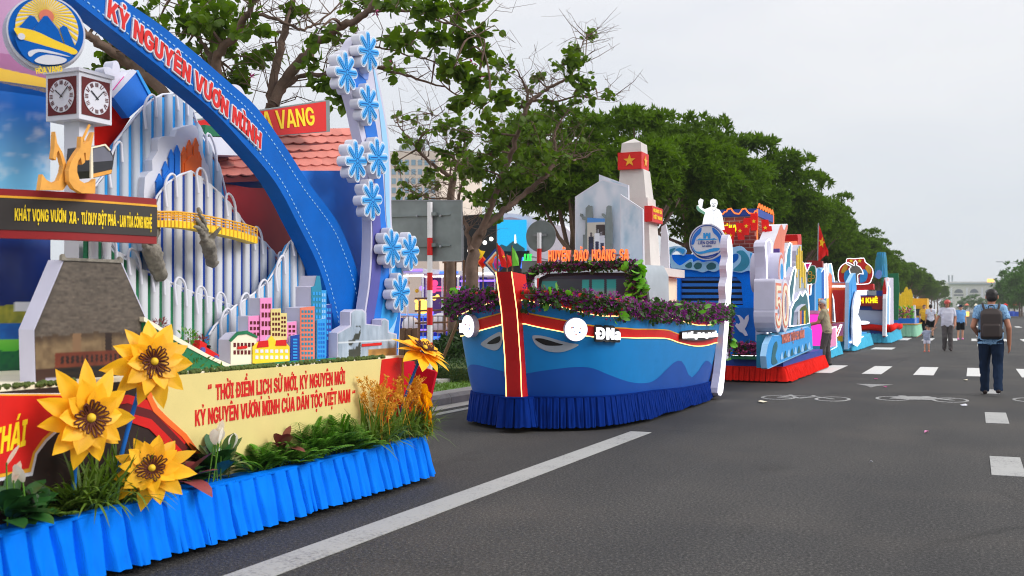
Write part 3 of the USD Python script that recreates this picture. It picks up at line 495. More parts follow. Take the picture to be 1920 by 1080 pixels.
for u, v, f in ((687, 97, .06), (645, 136, .02), (687, 196, .05), (664, 302, .05), (704, 296, .07), (693, 375, .05), (731, 465, .07), (765, 472, .06), (747, 549, .07)):
    c = pw.px(u, v, f); tr = lambda g_: affinity.translate(g_, c[0], c[1])
    fl = obj('snowflake', pw.ext(tr(flake_shape(.128, .040)), .075, f + .02), 'white_board', wp)
    obj('flake_trim', pw.ext(tr(flake_shape(.126, .030)), .003, f + .024), 'pale_blue', fl); obj('flake_star', pw.ext(tr(flake_shape(.128, .017)), .006, f + .031), 'sky_blue', fl)
    obj('flake_lights', pw.ext(tr(unary_union([Point(r_ * math.cos(a), r_ * math.sin(a)).buffer(.004, 3) for a in np.arange(8) * np.pi / 4 + .12 for r_ in np.arange(.02, .125, .017)])), .003, f + .035), 'deep_blue', fl, kind='stuff')
obj('blue_backing', PX(-4.75).cut([(560, 320), (690, 320), (690, 690), (600, 690)], .05), 'mid_blue', F1)
# cloth, house and name board behind the arch
pb = PX(-5.35); obj('red_banner', pb.cut(smooth_line([(400, 340), (425, 344), (470, 352), (520, 352), (545, 350), (575, 420), (590, 500), (520, 490), (470, 470), (440, 420)], 3, True), .05), 'dark_red', F1)
ph = PX(-5.55); hs = obj('house_body', ph.cut([(400, 322), (690, 322), (690, 600), (400, 600)], .7), 'mid_blue', F1)
rf0, rf1 = ph.px(395, 331, .25), ph.px(690, 322, .25); rt0, rt1 = ph.px(400, 246, -.12), ph.px(684, 240, -.12)
A_ = [ph.w([[rf0[0], rf0[1]]], .25)[0], ph.w([[rf1[0], rf1[1]]], .25)[0], ph.w([[rt1[0], rt1[1]]], -.12)[0], ph.w([[rt0[0], rt0[1]]], -.12)[0]]
roof = obj('roof', trimesh.Trimesh(np.vstack([A_, np.array(A_) - [0, 0, .05]]), [(0, 1, 2), (0, 2, 3), (4, 6, 5), (4, 7, 6), (0, 4, 5), (0, 5, 1), (1, 5, 6), (1, 6, 2), (3, 7, 4), (3, 4, 0)], process=False), 'maroon', F1)
nr_, nc_ = 6, 13; A0, A1, A2, A3 = map(np.array, A_); nrm = np.cross(A1 - A0, A3 - A0); nrm /= np.linalg.norm(nrm)
def onroof(s, t, h): return A0 * (1 - s) * (1 - t) + A1 * s * (1 - t) + A2 * s * t + A3 * (1 - s) * t + nrm * h
for r in range(nr_):
    for c in range(nc_ + 1):
        s0 = (c - (.5 if r % 2 else 0)) / nc_; s1 = s0 + 1 / nc_; t0 = r / nr_; o = []
        for k in range(7):
            x = k / 6; o.append((np.clip(s0 + (s1 - s0) * x, 0, 1), max(t0 - .035 * math.sin(math.pi * x), -.03), .022))
        if o[-1][0] - o[0][0] < .01: continue
        top = [(o[-1][0], min(t0 + 1.05 / nr_, 1), .004), (o[0][0], min(t0 + 1.05 / nr_, 1), .004)]; V = np.array([onroof(*q) for q in o + top]); V2 = V - nrm * .012; n_ = len(V)
        F = [(0, i, i + 1) for i in range(1, n_ - 1)] + [(i + n_, i, (i + 1) % n_ + 0) for i in range(n_)] + [(i + n_, (i + 1) % n_, (i + 1) % n_ + n_) for i in range(n_)]
        obj('roof_tile', trimesh.Trimesh(np.vstack([V, V2]), F, process=False), 'roof_tile', roof)
sg = PX(-5.3); nb = obj('name_board', sg.cut([(362, 225), (618, 187), (619, 247), (362, 268)], .09), 'galvanised', F1); obj('board_face', sg.cut([(364, 227.5), (611, 190), (612, 246), (364, 267)], .004, .005), 'red_paint', nb)
obj('lettering', line_of_text(sg, 'HÒA VANG', sg.px(452, 250, .01), sg.px(592, 234, .01), .152, .004, .010, 700), 'gold_letter', nb)
pc = PX(-5.2); obj('canopy', pc.cut([(378, 256), (440, 258), (470, 262), (470, 292), (398, 290), (384, 272)], .35), 'white_board', F1); obj('canopy_top', pc.cut([(385, 234), (420, 240), (428, 256), (384, 255)], .3), 'green_paint', F1)
obj('blue_post', tube([pc.w([pc.px(406, 282)], -.15)[0], pc.w([pc.px(406, 330)], -.15)[0]], .05, 14), 'deep_blue', F1, smooth=40)
obj('white_petal', PX(-5.25).cut(smooth_line([(425, 165), (435, 158), (450, 162), (460, 178), (464, 200), (450, 215), (425, 190)], 4, True), .08), 'white_board', F1)
# tilted blue box, red cloth and white blossom behind the clock
pq = PX(-5.2); tb = obj('tilted_box', pq.cut([(212, 182), (256, 134), (283, 184), (241, 221)], .12, .06), 'mid_blue', F1)
obj('box_edge', pq.cut([(204, 176), (250, 130), (257, 134), (212, 183)], .1, .07), 'white_board', tb); obj('box_edge', pq.cut([(256, 134), (259, 131), (287, 181), (283, 185)], .1, .07), 'sky_blue', tb); obj('pink_line', pq.cut([(212, 168), (232, 143), (233, 144), (213, 169)], .004, .076), 'magenta_paint', tb)  # white strip paints the top side of the box as brightly lit
obj('red_sheet', pq.cut([(130, 236), (178, 228), (213, 190), (244, 222), (226, 250), (206, 282), (140, 292)], .04, .0), 'red_cloth', F1)
wb = unary_union([affinity.rotate(affinity.scale(Point(0, .055).buffer(1, 12), .034, .055), k * 72, origin=(0, 0)) for k in range(5)]); c = pq.px(229, 144, .1); obj('white_blossom', pq.ext(affinity.translate(wb, c[0], c[1]), .08, .05), 'white_board', F1)

# printed column, logo disc, curved slogan band
def arcwall(name, P2, z0, z1, fn, parent, n=70, nzv=60, mat='print_gloss'):
    p = np.array(smooth_line(P2, 8)); s = np.r_[0, np.cumsum(np.linalg.norm(np.diff(p, axis=0), axis=1))]; q = np.linspace(0, s[-1], n); x, y = np.interp(q, s, p[:, 0]), np.interp(q, s, p[:, 1])
    S, T = np.meshgrid(np.linspace(0, 1, n), np.linspace(0, 1, nzv)); G = np.stack([np.tile(x, (nzv, 1)), np.tile(y, (nzv, 1)), z0 + (z1 - z0) * T], -1)
    return obj(name, gridmesh(G), mat, parent, smooth=True, col=np.clip(fn(S.ravel(), T.ravel()), 0, 1))
def bandpts(p, z0, z1, th):
    p = np.array(smooth_line(p, 8)); d = np.gradient(p, axis=0); d /= np.linalg.norm(d, axis=1, keepdims=True); nn = np.stack([d[:, 1], -d[:, 0]], 1); q = Polygon(np.vstack([p, (p - nn * th)[::-1]])).buffer(0)
    e = extrude(q, z1 - z0); e.vertices[:, 2] += z0; return e
col2 = [(1.055 * x_, 1.055 * y_) for x_, y_ in ((-5.80, 3.45), (-5.52, 3.92), (-5.32, 4.25), (-5.16, 4.55), (-5.08, 4.77))]
tgt = ray(97, 300); 
def colfn(s, t):
    n = nz2(s * 4.2, t * 2.4, 3.0, 5); cl = np.clip((n - .45) * 4.5, 0, 1) * np.clip(1.35 - np.abs(t - .42) * 3.2, 0, 1)
    b = lerp(C(120, 196, 238), C(12, 110, 206), np.clip((t - .25) * 1.8, 0, 1)); b = lerp(b, C(238, 246, 252), cl)
    b = lerp(b, C(10, 60, 140), np.clip((.12 - t) * 9, 0, 1)); return b
colbase = obj('column_core', bandpts(col2, ZD + .02, 3.4, .25), 'mid_blue', F1)
fr = [(x + .008, y - .006) for x, y in col2]
arcwall('column_print', fr, 2.02, 2.78, colfn, colbase); 
arcwall('column_gold', fr, 2.72, 2.95, lambda s, t: put(put(np.tile(C(12, 110, 206), (len(s), 1)), t > .12 + (1 - s) * .45, C(246, 200, 70)), t > .5 + (1 - s) * .5, C(170, 110, 150)), colbase)
arcwall('column_head', fr, 2.95, 3.4, lambda s, t: lerp(C(186, 140, 176), C(200, 30, 30), (t - .3 + (.4 - s)) * 3), colbase)
bnd = [(-5.45, 3.6), (-4.92, 4.22), (-4.68, 4.55), (-4.53, 4.90), (-4.49, 5.02)]
bz1, bz0 = 2.045, 1.775
band = obj('slogan_band', bandpts(bnd, bz0, bz1, .06), 'dark_red', F1)
def curve_at(P2, o):
    p = np.array(smooth_line(P2, 8)); d = np.gradient(p, axis=0); d /= np.linalg.norm(d, axis=1, keepdims=True); nn = np.stack([d[:, 1], -d[:, 0]], 1); p = p + nn * o
    s = np.r_[0, np.cumsum(np.linalg.norm(np.diff(p, axis=0), axis=1))]; return p, nn, s
def wrap(mesh2d, P2, o):
    """Bends a flat mesh (x along the curve, y up, z outward) onto the curved wall."""
    p, nn, s = curve_at(P2, o); v = np.asarray(mesh2d.vertices); q = v[:, 0]; b = np.stack([np.interp(q, s, p[:, 0]), np.interp(q, s, p[:, 1])], 1); n2 = np.stack([np.interp(q, s, nn[:, 0]), np.interp(q, s, nn[:, 1])], 1)
    return trimesh.Trimesh(np.c_[b + n2 * v[:, 2:3], v[:, 1]], mesh2d.faces, process=False)
def strip(P2, o, z0, z1, th=.004):
    p, nn, s = curve_at(P2, o); G = np.stack([np.c_[p + nn * h, np.full(len(p), z)] for h, z in ((0, z0), (th, z0), (th, z1), (0, z1))]); return gridmesh(G)
obj('band_field', strip(bnd, .001, bz0 + .045, bz1 - .05), 'band_black', band, smooth=50); obj('band_line', strip(bnd, .001, bz1 - .05, bz1 - .038, .006), 'gold_paint', band)
p_, n_, s_ = curve_at(bnd, 0); L_ = s_[-1]
def s_of(u):
    k = np.arange(len(p_)); uu = 960 + FPX * ((p_[:, 0] * CS + p_[:, 1] * SN) / (-p_[:, 0] * SN + p_[:, 1] * CS)); return float(np.interp(u, uu, s_))
for txt, u0, u1 in (('KHÁT VỌNG VƯƠN', 27, 124), ('XA', 129, 143), ('-', 144.5, 148), ('TƯ DUY ĐỘT PHÁ', 152, 217), ('-', 219, 222.5), ('LAN TỎA CÔNG NGHỆ', 224, 284)):
    ls, w = letters(txt, 800); x0, x1 = s_of(u0), s_of(u1)
    m = cat([extrude(affinity.affine_transform(g_, [(x1 - x0) / w, 0, 0, .068, x0, bz0 + .098 - .012 * (u0 / 284)]), .004) for g_ in ls]); obj('lettering', wrap(m, bnd, .006), 'gold_letter', band)
# lower landscape print under the band
def landfn(s, t):
    s = s * 3.4; n = nz2(s, t, 7, 2); b = lerp(C(14, 40, 110), C(6, 26, 86), n); b = lerp(b, C(50, 90, 170), np.clip((t - .84) * 5, 0, .5))
    b = put(b, t < .42 + .05 * n, lerp(C(60, 90, 40), C(190, 180, 60), nz2(s, t, 22, 3))); b = put(b, (t < .47) & (t > .41) & (np.abs(s - 3.05) < .14), C(220, 220, 226)); b = put(b, t < .33, lerp(C(20, 60, 140), C(30, 110, 190), nz2(s, t * 4, 9, 4))); b = put(b, t < .215, lerp(C(70, 170, 40), C(120, 200, 70), (t - .12) * 9)); b = put(b, t < .12 + .03 * n, lerp(C(10, 50, 60), C(30, 120, 50), nz2(s, t, 30, 6))); return b
arcwall('landscape_print', [(x + .016, y - .012) for x, y in col2], ZD + .022, 1.9, landfn, colbase, 90, 110)
# logo disc on the column head, facing the street corner
dl = Plane(-4.93, 4.05, .72, -.69); cc = dl.px(87, 60); cu = (cc[0], cc[1]); R_ = dl.px(160, 60)[0] - cc[0]
T = lambda g_: affinity.translate(affinity.scale(g_, R_, R_, origin=(0, 0)), *cu)
D1 = Point(0, 0).buffer(1, 40)
ld = obj('logo_disc', dl.ext(T(D1), .07), 'white_board', F1); obj('disc_back', dl.ext(T(affinity.translate(D1, -.12, 0)), .05, -.072), 'lavender_board', ld)
lay = [('disc_field', Point(0, 0).buffer(.955, 40), 'arch_blue'), ('sun_field', affinity.translate(affinity.scale(Point(0, 0).buffer(1, 40), .80, .84), .02, .08), 'white_board')]
rays = unary_union([Polygon([(0, .5), (1.5 * math.cos(a - .045), .5 + 1.5 * math.sin(a - .045)), (1.5 * math.cos(a + .045), .5 + 1.5 * math.sin(a + .045))]) for a in np.arange(0, 2 * np.pi, .165)]).intersection(affinity.translate(affinity.scale(Point(0, 0).buffer(1, 40), .80, .84), .02, .08))
lay += [('sun_rays', rays, 'yellow_paint'), ('sun', Point(.0, .42).buffer(.19, 16), 'salmon_paint'),
        ('mountain', Polygon([(-.72, .0), (-.42, .40), (-.3, .38), (-.2, .22), (-.36, .0)]), 'arch_blue'), ('mountain', Polygon([(-.38, -.05), (-.06, .42), (.03, .43), (.3, .08), (.46, -.35)]), 'arch_blue'), ('mountain', Polygon([(.34, .12), (.42, .2), (.52, .18), (.78, -.45), (.5, -.4)]), 'arch_blue'),
        ('hill', Polygon(smooth_line([(-.78, .02), (-.3, -.02), (.2, -.22), (.76, -.44), (.7, -.58), (.3, -.5), (-.1, -.4), (-.55, -.3), (-.74, -.15)], 4, True)), 'yellow_paint'),
        ('swirl', Polygon(smooth_line([(-.78, -.25), (-.55, -.3), (0, -.42), (.68, -.6), (.45, -.85), (-.2, -.95), (-.6, -.7)], 4, True)), 'arch_blue'), ('swirl', Polygon(smooth_line([(-.45, -.62), (-.2, -.52), (.2, -.56), (.62, -.66), (.2, -.62), (-.2, -.6), (-.4, -.75)], 4, True)), 'white_board'), ('swirl', Polygon(smooth_line([(-.3, -.85), (0, -.66), (.5, -.72), (.4, -.86), (0, -.93)], 4, True)), 'white_board'), ('dot', Point(-.62, -.22).buffer(.09), 'white_board')]
for k, (nm, g_, mt) in enumerate(lay): obj(nm, dl.ext(T(g_.buffer(0)), .003, .003 + .0025 * k), mt, ld)
obj('lettering', line_of_text(dl, 'HÒA VANG', dl.px(68, 139, .03), dl.px(118, 134, .03), .032, .006, .036, 800), 'gold_letter', ld)
# gold ornaments standing on the band
po = PX(-4.62); cv = lambda l: [(60 + x / 6, 220 + y / 6) for x, y in l]
obj('horn_ornament', po.cut(smooth_line(cv([(262, 160), (285, 290), (345, 400), (398, 560), (410, 640), (392, 760), (350, 822), (90, 818), (118, 640), (160, 700), (230, 740), (300, 712), (338, 620), (350, 540), (325, 440), (300, 372), (286, 392), (272, 482), (236, 462), (252, 350), (256, 250)]), 1, True), .03), 'ornament_gold', F1)
obj('horn_ornament', po.cut(smooth_line(cv([(552, 215), (572, 222), (580, 300), (640, 268), (688, 165), (700, 170), (668, 330), (645, 480), (608, 484), (604, 396), (585, 404), (598, 505), (566, 532), (548, 450), (522, 490), (508, 560), (510, 622), (540, 712), (600, 745), (680, 722), (716, 690), (712, 858), (560, 852), (470, 800), (418, 720), (412, 600), (440, 500), (500, 400), (545, 340)]), 1, True), .03, .04), 'ornament_gold', F1)

# ---------------------------------------------------------------- things standing on the near float
def corner(u, v, x): q = PX(x).px(u, v); return q[0], q[1]
xe = -4.86; ye, zt = corner(148, 132, xe); zb = corner(148, 222, xe)[1]; e_ = .262
ct = thing('clock_tower', 'white cube clock with maroon faces on a square white pillar', 'clock', None, (xe - .13, ye + .13, ZD))
obj('clock_case', bb(xe - e_, xe, ye, ye + e_, zb, zt), 'white_board', ct)
obj('case_cap', bb(xe - e_ - .012, xe + .012, ye - .012, ye + e_ + .012, zt - .003, zt + .018), 'white_board', ct)
obj('pillar', bb(xe - .19, xe - .07, ye + .07, ye + .19, ZD + .023, zb), 'white_board', ct)
for pl, c0 in ((PY(ye), xe - e_ / 2), (PX(xe), ye + e_ / 2)):
    zc = (zb + zt) / 2; q = lambda g_: affinity.translate(g_, c0, zc)
    fc = obj('clock_panel', pl.ext(q(rect(-.112, -.112, .112, .112)), .003, .004), 'maroon', ct); obj('dial', pl.ext(q(Point(0, 0).buffer(.098, 32)), .003, .008), 'white_board', fc)
    num = [affinity.rotate(affinity.translate(g_, 0, .080), -30 * k, origin=(0, 0)) for k in range(12) for g_ in ([rect(-.011, -.012, -.007, .012), rect(-.002, -.012, .002, .012), rect(.007, -.012, .011, .012)] if k % 3 != 1 else [rect(-.011, -.012, -.006, .012), LineString([(0, -.012), (.01, .012)]).buffer(.002)])]
    obj('numerals', pl.ext(q(unary_union(num)), .002, .011), 'maroon', fc)
    obj('hands', pl.ext(q(unary_union([LineString([(.01, -.006), (-.045, .036)]).buffer(.003), LineString([(-.008, -.01), (.056, .052)]).buffer(.0025)])), .002, .014), 'black_paint', fc)
gx = -4.66; gp = PX(gx); gd = thing('cable_car', 'small dark cable car gondola with gold base hanging in front of the corrugated sheets', 'cable car', None, (gx, gp.px(190, 300)[0], 2.1))
go = [(173, 275), (198, 271), (207, 282), (213, 294), (213, 304), (209, 326), (175, 334), (172, 320), (171, 296)]
obj('cabin', gp.cut(go, .19), 'gondola_dark', gd); obj('window', gp.cut([(175, 278), (197, 274), (205, 284), (211, 294), (211, 301), (173, 304)], .004, .004), 'gondola_glass', gd); obj('base_strip', gp.cut([(175, 326), (210, 318), (209, 325), (175, 333)], .01, .01), 'ornament_gold', gd); obj('frame', gp.cut([(171, 276), (198, 270), (208, 281), (206, 283), (197, 273), (174, 278), (175, 334), (171, 334)], .012, .012), 'cream_board', gd)
obj('hanger', tube([gp.w([gp.px(185, 273)], -.1)[0], gp.w([gp.px(180, 258)], -.1)[0], gp.w([gp.px(192, 232)], -.1)[0]], .008, 6), 'ornament_gold', gd)
# stilt house cut-out with its printed photograph
hp = PX(-4.45); hl = [(118, 487), (228, 491), (281, 610), (280, 622), (256, 735), (66, 735), (63, 618)]
ho = thing('village_house', 'cut-out of a thatched stilt house with thick white edges', 'cutout', None, (-4.45, hp.px(160, 700)[0], ZD)); obj('board', hp.cut(hl, .105), 'lavender_board', ho)
def housefn(s, t):
    st = nz2(s * 1.0, t * 9.0, 9, 8); fine = nz2(s * 4, t * 26, 8, 9); th = lerp(C(26, 22, 20), C(146, 132, 118), np.clip((st * .5 + fine * .8 - .2) * 1.2, 0, 1)); th = lerp(th, C(50, 44, 40), np.clip((np.abs(s - .5) - (.62 - t * .38)) * 7, 0, .6))
    e = .455 + .035 * nz2(s, t * 0, 26, 3) - .05 * np.abs(s - .5); wall = lerp(C(96, 74, 52), C(172, 146, 108), nz2(s, t, 26, 4)); wall = lerp(wall, C(60, 40, 30), np.clip(1 - (e - t) * 14, 0, .75))
    b = put(th, t < e, wall); b = put(b, (t < e) & ((np.abs(s - .62) < .03)), C(52, 34, 26)); b = put(b, (t < e) & (np.abs(s - .34) < .035) & (t > .3), C(150, 116, 84))
    rail = (t < .33) & (s > .16); b = put(b, rail, lerp(C(96, 40, 26), C(150, 70, 40), nz2(s, t, 16, 5))); b = put(b, (t < .31) & (t > .245) & (s > .2) & (np.sin(s * 150) > .1), C(44, 24, 20))
    b = put(b, t < .22, lerp(C(22, 16, 14), C(70, 54, 36), np.clip(np.sin(t * 150) * .5 + .2, 0, 1) * nz2(s, t, 12, 2))); b = put(b, (t < .22) & (s < .16), C(70, 40, 28)); b = put(b, (t < .15) & (s > .08) & (s < .2), C(196, 190, 214)); return b
printed('photo_print', hp, [(120, 489), (227, 493), (279, 611), (278, 622), (255, 734), (68, 734), (65, 619)], lambda s, t: housefn(s, t) * .62, ho, .003, .010)
obj('roof_ridge', cat(hp.cut([(116, 488), (117, 478), (121, 476), (124, 483), (222, 487), (226, 481), (231, 486), (230, 493)], .02, .012)), 'stone_hand', ho)
# city cut-out: stacked blocks with painted windows, each block a part
cp_ = PX(-4.44); ci = thing('city_cutout', 'cut-out skyline of pink, yellow and blue toy tower blocks', 'cutout', None, (-4.45, cp_.px(530, 690)[0], ZD))
def block(l, mat, wins, wm, f, th, name='tower_block'):
    b = obj(name, cp_.cut(l, th, f), 'lavender_board', ci); obj('facade', cp_.cut(l, .004, f + .005), mat, b)
    (u0, v0), (u1, v1), nx_, ny_ = wins[:4]; sl = wins[4] if len(wins) > 4 else 0
    for i in range(nx_):
        for j in range(ny_):
            a0, b0 = u0 + (u1 - u0) * (i + .2) / nx_, v0 + (v1 - v0) * (j + .2) / ny_; a1, b1 = u0 + (u1 - u0) * (i + .8) / nx_, v0 + (v1 - v0) * (j + .75) / ny_
            obj('window', cp_.cut([(a0, b0 + sl * a0), (a1, b0 + sl * a1), (a1, b1 + sl * a1), (a0, b1 + sl * a0)], .003, f + .008), wm, b)
block([(466, 593), (490, 591), (490, 638), (466, 641)], 'pink_paint', [(468, 600), (488, 632), 3, 3], 'maroon', -.03, .09)
block([(488, 559), (510, 558), (510, 637), (488, 640)], 'pink_paint', [(490, 566), (509, 632), 3, 4], 'maroon', -.02, .09)
block([(508, 580), (527, 578), (527, 640), (508, 642)], 'yellow_panel', [(510, 584), (526, 632), 3, 5], 'maroon', -.015, .09); block([(526, 587), (538, 587), (538, 637), (526, 638)], 'yellow_panel', [(527, 592), (537, 632), 2, 5], 'maroon', -.02, .08)
block([(538, 605), (556, 602), (556, 640), (538, 642)], 'pink_paint', [(540, 608), (555, 634), 2, 3], 'maroon', -.025, .08)
block([(584, 538), (590, 536), (594, 517), (600, 517), (603, 540), (603, 688), (584, 690)], 'teal_paint', [(586, 545), (602, 600), 3, 5], 'sky_blue', -.02, .14)
block([(602, 544), (612, 544), (612, 668), (602, 668)], 'sky_blue', [(603, 548), (611, 600), 2, 5], 'pale_blue', -.03, .12); block([(610, 572), (622, 570), (622, 680), (610, 680)], 'deep_blue', [(612, 576), (621, 640), 2, 6], 'sky_blue', -.04, .12)
block([(563, 577), (590, 574), (590, 688), (563, 690)], 'salmon_paint', [(565, 580), (588, 684), 4, 12], 'teal_paint', -.005, .13); block([(595, 600), (611, 597), (611, 684), (595, 686)], 'sky_blue', [(597, 604), (610, 680), 3, 9], 'mid_blue', -.002, .06)
block([(545, 630), (561, 627), (561, 690), (545, 692)], 'deep_blue', [(547, 634), (560, 680), 1, 8], 'sky_blue', 0, .05)
block([(433, 637), (446, 624), (464, 622), (481, 630), (481, 684), (433, 688)], 'cream_board', [(437, 640), (478, 668), 6, 2], 'maroon', 0, .1, 'town_hall')
obj('roof_edge', cp_.cut([(431, 638), (446, 622), (464, 620), (483, 630), (483, 634), (464, 626), (447, 628), (434, 641)], .01, .012), 'green_paint', ci); obj('banner', cp_.cut([(446, 650), (464, 648), (464, 653), (446, 655)], .004, .014), 'red_paint', ci)
block([(474, 650), (485, 640), (500, 640), (509, 629), (518, 640), (532, 638), (543, 650), (543, 680), (474, 684)], 'yellow_paint', [(477, 653), (542, 676), 7, 2], 'white_board', .01, .08, 'villa')
obj('villa_roof', cp_.cut([(482, 652), (486, 640), (503, 638), (504, 650)], .006, .02), 'red_paint', ci); obj('villa_roof', cp_.cut([(517, 648), (519, 638), (536, 637), (538, 648)], .006, .02), 'red_paint', ci); obj('lawn_base', cp_.cut([(430, 686), (545, 677), (640, 670), (640, 684), (430, 696)], .02, .03), 'green_paint', ci); obj('blue_base', cp_.cut([(543, 680), (612, 674), (612, 684), (543, 690)], .01, .034), 'mid_blue', ci)
# grey hotel cut-out
kp = PX(-4.40); kl = [(632, 686), (632, 624), (646, 616), (656, 610), (656, 585), (664, 580), (680, 580), (687, 586), (687, 607), (715, 610), (715, 600), (722, 597), (729, 601), (729, 622), (744, 626), (744, 672)]
ht = thing('hotel_cutout', 'grey photographic cut-out of stepped hotel blocks with red banner', 'cutout', None, (-4.4, kp.px(690, 680)[0], ZD)); obj('board', kp.cut(kl, .09), 'lavender_board', ht)
def hotelfn(s, t):
    n = nz2(s, t, 10, 3); b = lerp(C(96, 112, 130), C(190, 204, 220), nz2(s * 4, t * .7, 5, 7)); b = lerp(b, C(150, 166, 184), np.clip(np.sin(s * 60) * .5, 0, .5)); b = lerp(b, C(190, 204, 218), np.clip((t - .72) * 4 * n, 0, .8))
    b = put(b, (t < .26) & (s > .5), lerp(C(70, 50, 30), C(190, 140, 70), n * 1.2)); b = put(b, (np.abs(s - .27) < .1) & (t < .72) & (n > .45), C(56, 60, 52)); b = put(b, (t < .12) & (s < .5), lerp(C(50, 60, 40), C(90, 100, 70), n)); b = put(b, (np.abs(t - .40) < .012), C(210, 216, 222)); return b
printed('photo_print', kp, [(634, 685), (634, 626), (648, 618), (659, 612), (659, 587), (665, 582), (679, 582), (685, 588), (685, 609), (716, 612), (717, 601), (722, 599), (727, 603), (727, 624), (742, 628), (742, 671)], hotelfn, ht, .003, .010)
obj('banner', kp.cut([(679, 645), (716, 642), (716, 647), (679, 650)], .004, .01), 'red_letter', ht)
# white stepped board with blue and orange towers
sp = PX(-5.02); st_ = thing('tower_cutout', 'white stepped board with blue and orange toy spires before the tallest corrugated sheets', 'cutout', None, (-5.02, sp.px(330, 350)[0], 1.5))
obj('board', sp.cut(smooth_line([(272, 470), (270, 400), (272, 332), (286, 320), (285, 300), (296, 283), (296, 262), (312, 255), (328, 256), (332, 243), (350, 236), (368, 236), (374, 262), (386, 305), (394, 330), (395, 470)], 2, True), .10), 'white_board', st_)
def spires(l, mat, f):
    for u, v, w, vb in l:
        b = obj('spire', sp.cut([(u - w, vb), (u - w, v + 16), (u - w - 1.2, v + 16), (u, v), (u + w + 1.2, v + 16), (u + w, v + 16), (u + w, vb)], .012, f), mat, st_); f += .002
spires([(300, 325, 6, 400), (311, 302, 5, 400), (322, 280, 4, 395), (333, 272, 4.5, 390), (317, 318, 10, 400)], 'mid_blue', .014); spires([(346, 275, 4, 330), (356, 262, 4.5, 330), (368, 258, 4.5, 330), (374, 284, 4, 330), (361, 290, 14, 330)], 'orange_paint', .014)
# golden footbridge carried by stone hands
gb = thing('golden_footbridge', 'curved golden model footbridge held by two grey stone hands', 'model bridge', None, (-4.72, PX(-4.72).px(380, 430)[0], 1.6))
dk = [(262, 424), (297, 426), (330, 426), (367, 430), (417, 440), (453, 448), (482, 457)]; xs = [-4.74, -4.66, -4.63, -4.64, -4.70, -4.76, -4.82]
def onb(i, f, dv=0):
    u, v = np.interp(i, range(7), [q[0] for q in dk]), np.interp(i, range(7), [q[1] for q in dk]); x = np.interp(i, range(7), xs); q = PX(x).px(u, v + dv); return np.array([x + f, q[0], q[1]])
ii = np.linspace(0, 6, 40)
G = np.stack([[onb(i, f, d) for i in ii] for f, d in ((0, 0), (.0, -13), (-.09, -13), (-.09, 0), (0, 0))]); obj('bridge_deck', gridmesh(G), 'yellow_paint', gb, smooth=30)
for f in (0, -.09):
    for d in (-29, -24, -19): obj('handrail', tube([onb(i, f, d) for i in ii], .0035 if d > -29 else .006, 5), 'gold_paint', gb, smooth=True)
for i in np.linspace(0.1, 6, 30): obj('baluster', tube([onb(i, 0, -12), onb(i, 0, -29)], .0045, 5), 'gold_paint', gb); obj('beam', tube([onb(i, .002, -1), onb(i, .002, -12)], .005, 4), 'gold_paint', gb)
def hull_chain(J):
    out = []
    for (p, r), (q, s) in zip(J[:-1], J[1:]):
        a_ = m3.Manifold.sphere(r, 14).translate(tuple(map(float, p))); b_ = m3.Manifold.sphere(s, 14).translate(tuple(map(float, q))); out.append(m3.Manifold.batch_hull([a_, b_]))
    return out
def smooth_body(parts, edge=.02, it=8):
    m = m3.Manifold.batch_boolean(parts, m3.OpType.Add).refine_to_length(edge); v, f, _ = meshkit.arrays(m); t = trimesh.Trimesh(v, f, process=True)
    trimesh.smoothing.filter_taubin(t, iterations=it); return t
def stone_hand(wrist, palm, tips, thumb, r=.05):
    w, p = np.array(wrist), np.array(palm); P = hull_chain([(w, r * .8), (p, r)])
    for q in tips: q = np.array(q); P += hull_chain([(p + (q - p) * .25, r * .42), (p + (q - p) * .65 + np.array([.015, 0, 0]), r * .32), (q, r * .22)])
    q = np.array(thumb); P += hull_chain([(p + (q - p) * .1, r * .4), (p + (q - p) * .6, r * .33), (q, r * .2)]); t = smooth_body(P, .012, 3); v = t.vertices; t.vertices = v + (meshkit.fbm(v * 30, 3) - .5)[:, None] * .02; return t
W = lambda u, v, x: np.array([x, *PX(x).px(u, v)])
obj('stone_hand', stone_hand(W(398, 492, -4.80), W(390, 455, -4.70), [W(368, 410, -4.62), W(374, 398, -4.61), (W(371, 392, -4.68)), W(366, 425, -4.6)], W(412, 428, -4.62), .050), 'stone_hand', gb, smooth=True)
obj('stone_hand', stone_hand(W(300, 515, -4.80), W(284, 470, -4.72), [W(285, 400, -4.66), W(291, 398, -4.7), W(278, 430, -4.66), W(296, 405, -4.74)], W(268, 455, -4.68), .060), 'stone_hand', gb, smooth=True)
lp = PX(-4.42); lw = thing('lawn_board', 'sloping green lawn board with a white rim beside the toy skyline', 'board', None, (-4.42, lp.px(370, 690)[0], ZD)); obj('board', lp.cut([(272, 598), (335, 638), (390, 668), (442, 692), (272, 702)], .05), 'green_paint', lw); obj('rim', lp.cut([(270, 594), (336, 634), (391, 665), (446, 690), (440, 695), (389, 671), (334, 642), (270, 602)], .055, .006), 'cream_board', lw)
g = np.random.default_rng(4); q = np.array([lp.px(u, v) for u, v in ((300, 690), (350, 690), (380, 685), (340, 655), (310, 650), (405, 688))]); k = q[g.integers(0, 6, 160)] + g.normal(size=(160, 2)) * .04; msk = shapely.contains_xy(lp.poly([(272, 602), (335, 642), (388, 672), (430, 690), (272, 700)]), k[:, 0], k[:, 1]); k = k[msk]
obj('grass_tufts', scatter(leaf_long(), lp.w(np.c_[k, np.full(len(k), .002)]), rand_rot(len(k), g, -.6), g.uniform(.02, .045, len(k))), 'leaf_grass', lw, kind='stuff')
